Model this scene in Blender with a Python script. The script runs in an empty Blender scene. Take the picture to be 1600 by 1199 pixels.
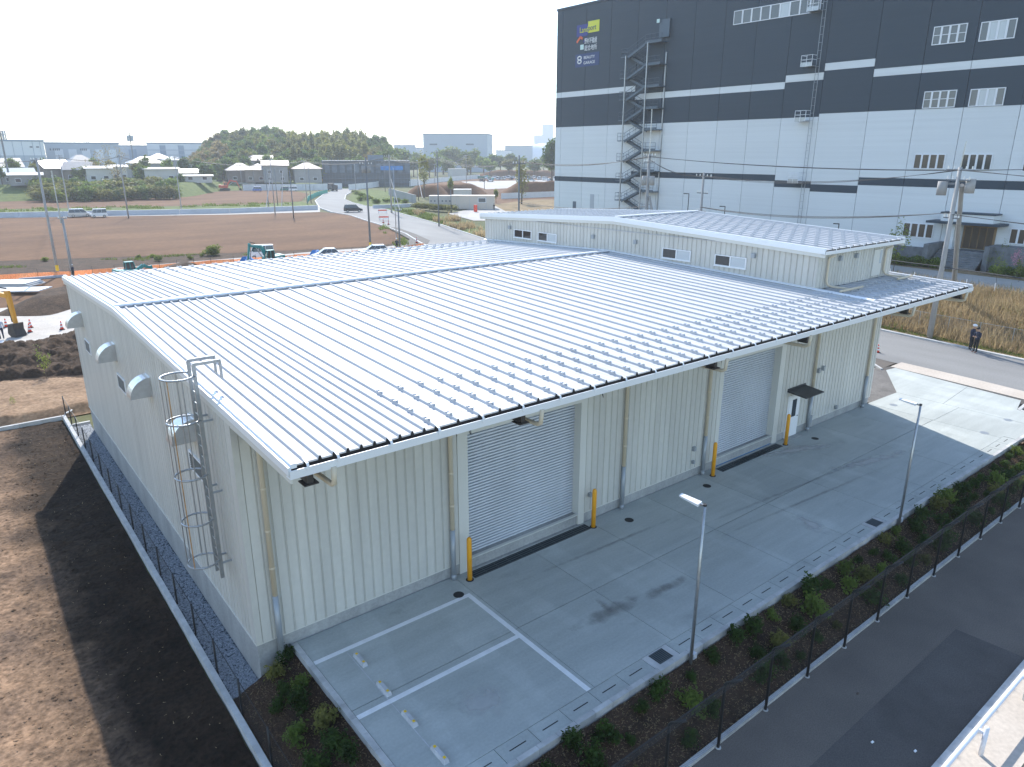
import bpy, bmesh, math, random
import numpy as np
from mathutils import Vector, Matrix
random.seed(7); RNG = np.random.default_rng(7)
scene = bpy.context.scene
COL = scene.collection
R_ = math.radians

# ------------------------------------------------------------------ camera, world, sun, exposure
CAM = np.array([-4.798, -17.0135, 13.0]); YAW, PITCH, ROLL = 0.6721, 0.3085, 0.0013
FPX, CX, CY = 1123.15, 800.0, 599.5
def cam_axes():
    cy, sy, cp, sp = math.cos(YAW), math.sin(YAW), math.cos(PITCH), math.sin(PITCH)
    f = np.array([sy*cp, cy*cp, -sp]); r = np.array([cy, -sy, 0.0]); u = np.cross(r, f)
    cr, sr = math.cos(ROLL), math.sin(ROLL)
    return r*cr+u*sr, -r*sr+u*cr, f
AR, AU, AF = cam_axes()
cam_data = bpy.data.cameras.new("camera"); cam = bpy.data.objects.new("camera", cam_data); COL.objects.link(cam)
cam_data.sensor_width = 36.0; cam_data.lens = FPX/1600*36.0; cam_data.clip_start = 0.1; cam_data.clip_end = 12000
m4 = Matrix(((AR[0], AU[0], -AF[0], CAM[0]), (AR[1], AU[1], -AF[1], CAM[1]), (AR[2], AU[2], -AF[2], CAM[2]), (0, 0, 0, 1)))
cam.matrix_world = m4
scene.camera = cam
SUN = Vector((0.43, 1.11, 1.0)).normalized()
SUN_EL = math.asin(SUN.z); SUN_AZ = math.atan2(SUN.x, SUN.y)
world = bpy.data.worlds.new("World"); scene.world = world; world.use_nodes = True
nt = world.node_tree; nt.nodes.clear()
out = nt.nodes.new("ShaderNodeOutputWorld"); bg = nt.nodes.new("ShaderNodeBackground"); sky = nt.nodes.new("ShaderNodeTexSky")
sky.sky_type = 'NISHITA'; sky.sun_disc = False; sky.sun_elevation = SUN_EL; sky.sun_rotation = SUN_AZ
sky.altitude = 50; sky.air_density = 1.0; sky.dust_density = 0.15; sky.ozone_density = 0.4
bg.inputs[1].default_value = 0.15
nt.links.new(sky.outputs[0], bg.inputs[0]); nt.links.new(bg.outputs[0], out.inputs[0])
sl = bpy.data.lights.new("sun", 'SUN'); sl.energy = 3.1; sl.angle = R_(0.53); sl.color = (1.0, 0.95, 0.87)
so = bpy.data.objects.new("sun", sl); COL.objects.link(so)
so.rotation_euler = SUN.to_track_quat('Z', 'Y').to_euler(); so.location = (60, 140, 140)
vs = scene.view_settings; vs.view_transform = 'Standard'; vs.look = 'None'; vs.exposure = 1.22; vs.gamma = 1.0
vs.use_curve_mapping = False
scene.render.engine = 'CYCLES'
scene.cycles.volume_max_steps = 64
scene.cycles.max_bounces = 6; scene.cycles.volume_bounces = 1

# ------------------------------------------------------------------ pixel (of the 1600x1199 photograph) -> world
def ray(u, v):
    return AR*((u-CX)/FPX) - AU*((v-CY)/FPX) + AF
def back(u, v, axis, val):
    d = ray(u, v); t = (val-CAM[axis])/d[axis]; p = CAM + d*t
    return Vector((float(p[0]), float(p[1]), float(p[2])))
def G(u, v, z=-1.0): return back(u, v, 2, z)
def hz(p, v, u):
    """height of the point that stands above ground point p and shows at image row v (column u)"""
    d = ray(u, v); t = math.hypot(p[0]-CAM[0], p[1]-CAM[1])/math.hypot(d[0], d[1])
    return float(CAM[2]+d[2]*t)
def dist(p): return math.hypot(p[0]-CAM[0], p[1]-CAM[1])
def at_dist(u, v, d):
    r = ray(u, v); t = d/math.hypot(r[0], r[1]); p = CAM+r*t
    return Vector((float(p[0]), float(p[1]), float(p[2])))
FACE = -YAW   # z-rotation whose local +X runs to the right in the picture

# ------------------------------------------------------------------ materials
def mat(name, col, rough=0.7, metal=0.0, var=0.0, vscale=3.0, bump=0.0, bscale=20.0, col2=None, spec=0.5, orand=0.0, stretch=None, detail=5.0, fine=0.0, fscale=60.0):
    m = bpy.data.materials.new(name); m.use_nodes = True; n = m.node_tree; b = n.nodes["Principled BSDF"]
    b.inputs["Roughness"].default_value = rough; b.inputs["Metallic"].default_value = metal
    b.inputs["Specular IOR Level"].default_value = spec
    geo = n.nodes.new("ShaderNodeNewGeometry"); pos = geo.outputs["Position"]
    if stretch:
        mp = n.nodes.new("ShaderNodeMapping"); mp.inputs["Scale"].default_value = stretch
        n.links.new(pos, mp.inputs[0]); pos = mp.outputs[0]
    c = (col[0], col[1], col[2], 1)
    last = None
    if col2 is None and var > 0:
        col2 = tuple(x*(1-var) for x in col); c = tuple(min(1, x*(1+var*0.5)) for x in col)+(1,)
    if col2 is not None:
        nz = n.nodes.new("ShaderNodeTexNoise"); nz.inputs["Scale"].default_value = vscale; nz.inputs["Detail"].default_value = detail
        nz.inputs["Roughness"].default_value = 0.62
        n.links.new(pos, nz.inputs["Vector"])
        rp = n.nodes.new("ShaderNodeValToRGB"); rp.color_ramp.elements[0].position = 0.33; rp.color_ramp.elements[1].position = 0.67
        rp.color_ramp.elements[0].color = (col2[0], col2[1], col2[2], 1); rp.color_ramp.elements[1].color = c
        n.links.new(nz.outputs["Fac"], rp.inputs[0]); last = rp.outputs[0]
    if fine > 0:
        nz2 = n.nodes.new("ShaderNodeTexNoise"); nz2.inputs["Scale"].default_value = fscale; nz2.inputs["Detail"].default_value = 3
        n.links.new(geo.outputs["Position"], nz2.inputs["Vector"])
        mr = n.nodes.new("ShaderNodeMapRange"); mr.inputs[1].default_value = 0.3; mr.inputs[2].default_value = 0.7
        mr.inputs[3].default_value = 1-fine; mr.inputs[4].default_value = 1+fine*0.7
        n.links.new(nz2.outputs["Fac"], mr.inputs[0])
        mx = n.nodes.new("ShaderNodeMix"); mx.data_type = 'RGBA'; mx.blend_type = 'MULTIPLY'; mx.inputs[0].default_value = 1
        if last: n.links.new(last, mx.inputs[6])
        else: mx.inputs[6].default_value = c
        n.links.new(mr.outputs[0], mx.inputs[7]); last = mx.outputs[2]
    if orand > 0:
        oi = n.nodes.new("ShaderNodeObjectInfo"); mr = n.nodes.new("ShaderNodeMapRange")
        mr.inputs[3].default_value = 1-orand; mr.inputs[4].default_value = 1+orand*0.6
        n.links.new(oi.outputs["Random"], mr.inputs[0])
        mx = n.nodes.new("ShaderNodeMix"); mx.data_type = 'RGBA'; mx.blend_type = 'MULTIPLY'; mx.inputs[0].default_value = 1
        if last: n.links.new(last, mx.inputs[6])
        else: mx.inputs[6].default_value = c
        n.links.new(mr.outputs[0], mx.inputs[7]); last = mx.outputs[2]
    if last: n.links.new(last, b.inputs["Base Color"])
    else: b.inputs["Base Color"].default_value = c
    if bump > 0:
        nb = n.nodes.new("ShaderNodeTexNoise"); nb.inputs["Scale"].default_value = bscale; nb.inputs["Detail"].default_value = 6
        n.links.new(geo.outputs["Position"], nb.inputs["Vector"])
        bp = n.nodes.new("ShaderNodeBump"); bp.inputs["Strength"].default_value = min(1, bump); bp.inputs["Distance"].default_value = 0.05
        n.links.new(nb.outputs["Fac"], bp.inputs["Height"]); n.links.new(bp.outputs[0], b.inputs["Normal"])
    return m
def glass_mat(name, col, rough=0.06):
    return mat(name, col, rough, 0.0, spec=0.8)
def leaf_mat(name, c1, c2, vs=0.6):
    m = mat(name, c1, 0.6, 0, col2=c2, vscale=vs, spec=0.25, orand=0.25, fine=0.25, fscale=9.0)
    n = m.node_tree; b = n.nodes["Principled BSDF"]; tr = n.nodes.new("ShaderNodeBsdfTranslucent"); mx = n.nodes.new("ShaderNodeMixShader"); mx.inputs[0].default_value = 0.55
    src = b.inputs["Base Color"].links[0].from_socket; n.links.new(src, tr.inputs[0])
    n.links.new(b.outputs[0], mx.inputs[1]); n.links.new(tr.outputs[0], mx.inputs[2]); n.links.new(mx.outputs[0], n.nodes["Material Output"].inputs[0])
    return m
def mesh_mat(name, col, cell, wire):
    """wire mesh: the gaps of the netting are transparent, the wires are there for every ray"""
    m = bpy.data.materials.new(name); m.use_nodes = True; n = m.node_tree; b = n.nodes["Principled BSDF"]
    b.inputs["Base Color"].default_value = (*col, 1); b.inputs["Roughness"].default_value = 0.6
    uv = n.nodes.new("ShaderNodeTexCoord"); sep = n.nodes.new("ShaderNodeSeparateXYZ"); n.links.new(uv.outputs["UV"], sep.inputs[0])
    res = []
    for sgn in (1, -1):
        a = n.nodes.new("ShaderNodeMath"); a.operation = 'MULTIPLY_ADD'; a.inputs[1].default_value = sgn
        n.links.new(sep.outputs[1], a.inputs[0]); n.links.new(sep.outputs[0], a.inputs[2])
        dv = n.nodes.new("ShaderNodeMath"); dv.operation = 'DIVIDE'; dv.inputs[1].default_value = cell; n.links.new(a.outputs[0], dv.inputs[0])
        fr = n.nodes.new("ShaderNodeMath"); fr.operation = 'FRACT'; n.links.new(dv.outputs[0], fr.inputs[0])
        lt = n.nodes.new("ShaderNodeMath"); lt.operation = 'LESS_THAN'; lt.inputs[1].default_value = wire; n.links.new(fr.outputs[0], lt.inputs[0]); res.append(lt)
    mx = n.nodes.new("ShaderNodeMath"); mx.operation = 'MAXIMUM'; n.links.new(res[0].outputs[0], mx.inputs[0]); n.links.new(res[1].outputs[0], mx.inputs[1])
    n.links.new(mx.outputs[0], b.inputs["Alpha"])
    return m

M = {}
def dm(k, *a, **kw): M[k] = mat(k, *a, **kw)
dm('wall', (0.56, 0.55, 0.505), 0.45, 0, var=0.10, vscale=0.8, orand=0.06, stretch=(1.5, 1.5, 0.18), fine=0.03, fscale=5)
dm('wall_trim', (0.61, 0.605, 0.56), 0.4)
dm('roof', (0.50, 0.505, 0.515), 0.62, 0.0, var=0.07, vscale=0.5, orand=0.05, stretch=(2, .25, 1), spec=0.35, fine=0.04, fscale=3)
dm('roof_trim', (0.78, 0.80, 0.82), 0.38, 0.1)
dm('seam', (0.30, 0.33, 0.37), 0.5, 0.3)
dm('black_gap', (0.012, 0.012, 0.013), 0.8)
dm('ridge_dark', (0.10, 0.11, 0.13), 0.6)
dm('guard', (0.46, 0.49, 0.53), 0.45, 0.5)
dm('shutter', (0.54, 0.57, 0.62), 0.45, 0.1, var=0.09, vscale=0.9, stretch=(1, 1, .5))
dm('foundation', (0.36, 0.365, 0.36), 0.85, 0, var=0.22, vscale=0.9, stretch=(1, 1, .45), fine=0.12, fscale=12, bump=0.15)
dm('concrete', (0.425, 0.45, 0.43), 0.75, 0, col2=(0.365, 0.39, 0.375), vscale=0.55, stretch=(0.55, 1.6, 1), fine=0.07, fscale=14, orand=0.06, bump=0.05)
def concrete_detail(m):
    n = m.node_tree; b = n.nodes["Principled BSDF"]; src = b.inputs["Base Color"].links[0].from_socket
    geo = n.nodes.new("ShaderNodeNewGeometry")
    def layer(scale, stretch, lo, hi, a, bb, src, detail=4, rough=.6):
        mp = n.nodes.new("ShaderNodeMapping"); mp.inputs["Scale"].default_value = stretch; n.links.new(geo.outputs["Position"], mp.inputs[0])
        nz = n.nodes.new("ShaderNodeTexNoise"); nz.inputs["Scale"].default_value = scale; nz.inputs["Detail"].default_value = detail; nz.inputs["Roughness"].default_value = rough; n.links.new(mp.outputs[0], nz.inputs["Vector"])
        mr = n.nodes.new("ShaderNodeMapRange"); mr.inputs[1].default_value = lo; mr.inputs[2].default_value = hi; mr.inputs[3].default_value = a; mr.inputs[4].default_value = bb; n.links.new(nz.outputs["Fac"], mr.inputs[0])
        mx = n.nodes.new("ShaderNodeMix"); mx.data_type = 'RGBA'; mx.blend_type = 'MULTIPLY'; mx.inputs[0].default_value = 1; n.links.new(src, mx.inputs[6]); n.links.new(mr.outputs[0], mx.inputs[7]); return mx.outputs[2]
    src = layer(1.0, (0.35, 3.2, 1), .35, .68, .95, 1.05, src, 6)
    src = layer(0.7, (0.5, 0.8, 1), .60, .74, 1.0, .80, src, 5, .7)
    src = layer(2.2, (0.15, 9, 1), .3, .7, .98, 1.02, src, 3)
    src = layer(0.35, (1.6, 0.5, 1), .55, .62, 1.0, 1.10, src, 2)
    n.links.new(src, b.inputs["Base Color"])
concrete_detail(M['concrete'])
dm('kerb', (0.50, 0.50, 0.49), 0.85, 0, var=0.2, vscale=2.5, orand=0.1, bump=0.15)
dm('line_paint', (0.78, 0.79, 0.80), 0.7, 0, var=0.08, vscale=4)
dm('asphalt', (0.145, 0.124, 0.106), 0.9, 0, col2=(0.112, 0.097, 0.084), vscale=0.5, fine=0.25, fscale=30, bump=0.25, bscale=40)
dm('asphalt_new', (0.088, 0.079, 0.072), 0.88, 0, var=0.2, vscale=0.6, fine=0.25, fscale=30, bump=0.2, bscale=40)
dm('road_grey', (0.24, 0.238, 0.232), 0.9, 0, col2=(0.185, 0.183, 0.18), vscale=0.25, stretch=(1, .25, 1), fine=0.12, fscale=10)
dm('pale_road', (0.40, 0.385, 0.36), 0.9, 0, col2=(0.32, 0.30, 0.275), vscale=0.15, fine=0.08, fscale=4)
dm('apron', (0.52, 0.46, 0.395), 0.85, 0, col2=(0.46, 0.40, 0.34), vscale=0.5, fine=0.1, fscale=8)
dm('grey_gravel', (0.17, 0.16, 0.15), 0.95, 0, var=0.3, vscale=1.2, fine=0.3, fscale=20, bump=0.4)
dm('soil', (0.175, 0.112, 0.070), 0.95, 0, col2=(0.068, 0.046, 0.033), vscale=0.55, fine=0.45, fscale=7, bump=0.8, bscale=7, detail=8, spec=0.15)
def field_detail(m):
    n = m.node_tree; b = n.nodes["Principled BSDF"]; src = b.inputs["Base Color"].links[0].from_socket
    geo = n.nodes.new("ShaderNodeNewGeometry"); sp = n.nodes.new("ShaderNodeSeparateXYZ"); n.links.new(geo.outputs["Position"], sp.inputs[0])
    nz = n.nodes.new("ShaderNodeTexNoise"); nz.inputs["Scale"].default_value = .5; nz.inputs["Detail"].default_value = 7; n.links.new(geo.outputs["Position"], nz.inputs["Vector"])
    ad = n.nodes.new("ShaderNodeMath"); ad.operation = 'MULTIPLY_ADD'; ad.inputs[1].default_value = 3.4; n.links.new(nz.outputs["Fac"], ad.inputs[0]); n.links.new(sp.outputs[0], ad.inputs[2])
    mr = n.nodes.new("ShaderNodeMapRange"); mr.inputs[1].default_value = -3.6; mr.inputs[2].default_value = -1.3; mr.inputs[3].default_value = 1.9; mr.inputs[4].default_value = .24; n.links.new(ad.outputs[0], mr.inputs[0])  # darker disturbed soil near the building; its shadow is also deepened in this colour
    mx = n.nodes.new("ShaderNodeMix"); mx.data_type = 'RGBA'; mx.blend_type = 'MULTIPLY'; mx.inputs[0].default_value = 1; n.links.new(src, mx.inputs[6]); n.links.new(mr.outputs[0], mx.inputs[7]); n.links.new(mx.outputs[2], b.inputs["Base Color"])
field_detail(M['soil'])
dm('soil_far', (0.175, 0.095, 0.05), 0.95, 0, col2=(0.105, 0.055, 0.03), vscale=0.09, stretch=(.5, 1, 1), fine=0.15, fscale=1.2, detail=7, spec=0.15)
dm('soil_dark', (0.10, 0.065, 0.042), 0.95, 0, col2=(0.048, 0.033, 0.024), vscale=0.9, fine=0.4, fscale=6, bump=0.8, bscale=6, detail=8, spec=0.15)
dm('soil_pale', (0.32, 0.215, 0.135), 0.95, 0, col2=(0.21, 0.135, 0.085), vscale=0.5, fine=0.3, fscale=5, bump=0.6, bscale=6, spec=0.15)
dm('mulch', (0.085, 0.052, 0.034), 0.95, 0, col2=(0.042, 0.028, 0.02), vscale=2.0, fine=0.5, fscale=24, bump=1.0, bscale=22, detail=8, spec=0.15)
dm('gravel_road', (0.50, 0.47, 0.425), 0.95, 0, col2=(0.39, 0.355, 0.315), vscale=0.5, fine=0.12, fscale=6, bump=0.3)
dm('gravel_bed', (0.07, 0.08, 0.095), 0.95, 0, var=0.3, vscale=6)
dm('stone', (0.40, 0.43, 0.46), 0.85, 0, col2=(0.15, 0.165, 0.19), vscale=18, detail=2)
dm('ground', (0.16, 0.15, 0.085), 0.95, 0, col2=(0.085, 0.105, 0.045), vscale=0.03, fine=0.2, fscale=0.4, spec=0.1)
dm('grass', (0.13, 0.16, 0.045), 0.9, 0, col2=(0.07, 0.105, 0.03), vscale=0.5, fine=0.35, fscale=4, spec=0.1)
dm('dry_ground', (0.30, 0.22, 0.13), 0.95, 0, col2=(0.17, 0.13, 0.07), vscale=0.4, fine=0.35, fscale=5, spec=0.1)
dm('galv', (0.40, 0.42, 0.44), 0.35, 0.75, var=0.15, vscale=6)
dm('galv_hood', (0.62, 0.63, 0.64), 0.3, 0.8, var=0.12, vscale=4)
dm('pipe_beige', (0.60, 0.52, 0.39), 0.5)
dm('pipe_grey', (0.32, 0.35, 0.38), 0.4, 0.3)
dm('pipe_rust', (0.45, 0.26, 0.12), 0.6, 0.2, var=0.3, vscale=4)
dm('beam_dark', (0.045, 0.040, 0.038), 0.6)
dm('bollard', (0.80, 0.36, 0.015), 0.5, 0, var=0.1, vscale=4)
dm('white', (0.78, 0.79, 0.80), 0.4)
dm('white_rail', (0.74, 0.75, 0.80), 0.4, 0, var=0.06, vscale=3)
dm('dark_metal', (0.025, 0.025, 0.026), 0.5, 0.2)
dm('dark_louver', (0.055, 0.055, 0.05), 0.6)
dm('awning', (0.05, 0.054, 0.06), 0.5, 0.3)
dm('manhole', (0.02, 0.02, 0.021), 0.7, 0, var=0.3, vscale=30)
dm('grate', (0.075, 0.095, 0.105), 0.55, 0.4)
dm('grate_dark', (0.02, 0.024, 0.028), 0.8)
dm('blue_tape', (0.03, 0.19, 0.42), 0.6, 0, var=0.15, vscale=5)
dm('wheel_stop', (0.50, 0.51, 0.53), 0.8, 0, var=0.15, vscale=5)
dm('yellow', (0.80, 0.52, 0.015), 0.45)
dm('facade_dark', (0.038, 0.056, 0.076), 0.55, 0, var=0.05, vscale=0.3, orand=0.03, stretch=(1, .1, 8), spec=0.35)
dm('facade_white', (0.68, 0.71, 0.72), 0.6, 0, var=0.05, vscale=0.3, orand=0.03, stretch=(1, .1, 8), spec=0.3)
dm('facade_joint', (0.42, 0.45, 0.49), 0.6)
dm('stair_steel', (0.095, 0.125, 0.155), 0.5, 0.4)
dm('win_frame', (0.72, 0.74, 0.77), 0.4)
dm('granite', (0.17, 0.18, 0.19), 0.7, 0, var=0.3, vscale=1.5)
dm('wood_cover', (0.27, 0.18, 0.10), 0.7, 0, var=0.25, vscale=1.0)
dm('pole', (0.33, 0.325, 0.32), 0.8, 0, var=0.12, vscale=1.5, orand=0.1)
dm('pole_steel', (0.19, 0.20, 0.215), 0.6, 0.3, orand=0.1)
dm('insulator', (0.70, 0.70, 0.68), 0.3)
dm('cable', (0.05, 0.05, 0.052), 0.6)
dm('tyre', (0.018, 0.018, 0.018), 0.85)
dm('rim', (0.45, 0.46, 0.47), 0.35, 0.6)
dm('car_white', (0.78, 0.79, 0.80), 0.25)
dm('car_silver', (0.52, 0.56, 0.60), 0.25, 0.5)
dm('car_black', (0.018, 0.022, 0.028), 0.15)
dm('car_red', (0.30, 0.02, 0.02), 0.25)
dm('truck_dark', (0.055, 0.05, 0.05), 0.5)
dm('truck_blue', (0.03, 0.12, 0.42), 0.35)
dm('truck_green', (0.02, 0.16, 0.13), 0.4)
M['glass'] = glass_mat('glass', (0.02, 0.028, 0.033))
M['glass_grey'] = glass_mat('glass_grey', (0.10, 0.115, 0.125), 0.1)
M['glass_white'] = glass_mat('glass_white', (0.50, 0.54, 0.56), 0.2)
M['glass_brown'] = glass_mat('glass_brown', (0.075, 0.062, 0.05), 0.12)
dm('lamp_red', (0.45, 0.01, 0.01), 0.3)
dm('lamp_clear', (0.75, 0.76, 0.78), 0.15)
dm('teal', (0.01, 0.235, 0.235), 0.4, 0, var=0.1, vscale=2)
dm('digger_yellow', (0.62, 0.28, 0.02), 0.4, 0, var=0.1, vscale=2)
dm('digger_red', (0.52, 0.055, 0.02), 0.45)
dm('bucket', (0.07, 0.06, 0.055), 0.7, 0.3, var=0.3, vscale=4)
dm('cone_red', (0.72, 0.055, 0.02), 0.5)
dm('trunk', (0.10, 0.075, 0.055), 0.9, 0, var=0.3, vscale=3)
M['blade_dry'] = leaf_mat('blade_dry', (0.50, 0.39, 0.23), (0.30, 0.225, 0.125), .5)
M['blade_green'] = leaf_mat('blade_green', (0.20, 0.25, 0.06), (0.12, 0.165, 0.04), .7)
M['leaf_dark'] = leaf_mat('leaf_dark', (0.135, 0.205, 0.045), (0.07, 0.12, 0.03))
M['leaf_mid'] = leaf_mat('leaf_mid', (0.22, 0.29, 0.06), (0.12, 0.18, 0.04))
M['leaf_lime'] = leaf_mat('leaf_lime', (0.26, 0.30, 0.06), (0.15, 0.20, 0.045))
M['leaf_olive'] = leaf_mat('leaf_olive', (0.25, 0.24, 0.07), (0.14, 0.155, 0.045))
M['leaf_bamboo'] = leaf_mat('leaf_bamboo', (0.40, 0.37, 0.11), (0.22, 0.25, 0.07))
M['leaf_bronze'] = leaf_mat('leaf_bronze', (0.33, 0.25, 0.10), (0.19, 0.16, 0.07))
M['leaf_shrub'] = leaf_mat('leaf_shrub', (0.085, 0.145, 0.03), (0.035, 0.07, 0.018), 3.0)
M['orange_net'] = leaf_mat('orange_net', (0.88, 0.55, 0.34), (0.82, 0.46, 0.26))
dm('house_wall', (0.22, 0.18, 0.15), 0.8, 0, var=0.15, vscale=0.6, orand=0.2)
dm('house_wall_grey', (0.30, 0.295, 0.29), 0.8, 0, var=0.1, vscale=0.6, orand=0.15)
dm('house_roof', (0.33, 0.31, 0.30), 0.45, 0.1, var=0.12, vscale=0.8, orand=0.15)
dm('house_roof_red', (0.38, 0.29, 0.26), 0.6, 0, var=0.15, vscale=0.8)
dm('shed_white', (0.52, 0.50, 0.47), 0.7, 0, var=0.08, vscale=0.4, orand=0.08)
dm('shed_beige', (0.56, 0.51, 0.44), 0.7, 0, var=0.08, vscale=0.4)
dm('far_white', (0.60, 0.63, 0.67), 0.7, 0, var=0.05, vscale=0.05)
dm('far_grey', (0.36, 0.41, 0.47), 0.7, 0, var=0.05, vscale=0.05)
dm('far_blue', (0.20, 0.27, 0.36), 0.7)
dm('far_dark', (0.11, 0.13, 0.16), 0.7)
dm('scaffold', (0.11, 0.13, 0.155), 0.7)
dm('scaffold_net', (0.16, 0.20, 0.24), 0.8, 0, var=0.3, vscale=0.4)
dm('blue_sheet', (0.03, 0.20, 0.52), 0.5, 0, var=0.2, vscale=1)
dm('green_net', (0.03, 0.32, 0.24), 0.7, 0, var=0.2, vscale=0.6)
dm('hoarding', (0.62, 0.63, 0.63), 0.6, 0, var=0.1, vscale=0.4)
dm('barrier', (0.47, 0.50, 0.55), 0.6, 0, var=0.1, vscale=0.5)
dm('skin', (0.45, 0.27, 0.19), 0.6)
dm('navy', (0.022, 0.028, 0.055), 0.85)
dm('black_cloth', (0.015, 0.015, 0.018), 0.85)
dm('shirt_blue', (0.42, 0.48, 0.56), 0.8)
dm('hair', (0.012, 0.010, 0.009), 0.6)
dm('shoe', (0.20, 0.06, 0.025), 0.7)
dm('sign_blue', (0.025, 0.035, 0.22), 0.5)
dm('sign_navy', (0.02, 0.045, 0.15), 0.5)
dm('sign_yellow', (0.66, 0.66, 0.05), 0.5)
dm('sign_orange', (0.75, 0.14, 0.04), 0.5)
dm('sign_pale', (0.58, 0.75, 0.72), 0.5)
dm('blossom', (0.45, 0.22, 0.28), 0.7)
M['net'] = mesh_mat('net', (0.015, 0.015, 0.016), 0.056, 0.10)
M['net_far'] = mesh_mat('net_far', (0.25, 0.25, 0.24), 0.10, 0.07)

def stain_mat(name, col, strength, scale):
    m = bpy.data.materials.new(name); m.use_nodes = True; n = m.node_tree; b = n.nodes["Principled BSDF"]; b.inputs["Base Color"].default_value = (*col, 1); b.inputs["Roughness"].default_value = .8
    tc = n.nodes.new("ShaderNodeTexCoord"); mp = n.nodes.new("ShaderNodeMapping"); mp.inputs["Location"].default_value = (-1, -1, 0); mp.inputs["Scale"].default_value = (2, 2, 0); n.links.new(tc.outputs["Generated"], mp.inputs[0])
    ln = n.nodes.new("ShaderNodeVectorMath"); ln.operation = 'LENGTH'; n.links.new(mp.outputs[0], ln.inputs[0])
    nz = n.nodes.new("ShaderNodeTexNoise"); nz.inputs["Scale"].default_value = scale; nz.inputs["Detail"].default_value = 7; g = n.nodes.new("ShaderNodeNewGeometry"); n.links.new(g.outputs["Position"], nz.inputs["Vector"])
    a = n.nodes.new("ShaderNodeMath"); a.operation = 'MULTIPLY_ADD'; a.inputs[1].default_value = 1.5; n.links.new(nz.outputs["Fac"], a.inputs[0]); n.links.new(ln.outputs["Value"], a.inputs[2])
    r = n.nodes.new("ShaderNodeMapRange"); r.inputs[1].default_value = 1.6; r.inputs[2].default_value = .9; r.inputs[3].default_value = 0; r.inputs[4].default_value = strength; n.links.new(a.outputs[0], r.inputs[0]); n.links.new(r.outputs[0], b.inputs["Alpha"]); return m
M['stain'] = stain_mat('stain', (0.25, 0.245, 0.23), .5, 2.2); M['pale_stain'] = stain_mat('pale_stain', (0.55, 0.55, 0.54), .6, 1.6); M['tyre_mark'] = stain_mat('tyre_mark', (0.06, 0.06, 0.06), .2, 3.0)
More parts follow.
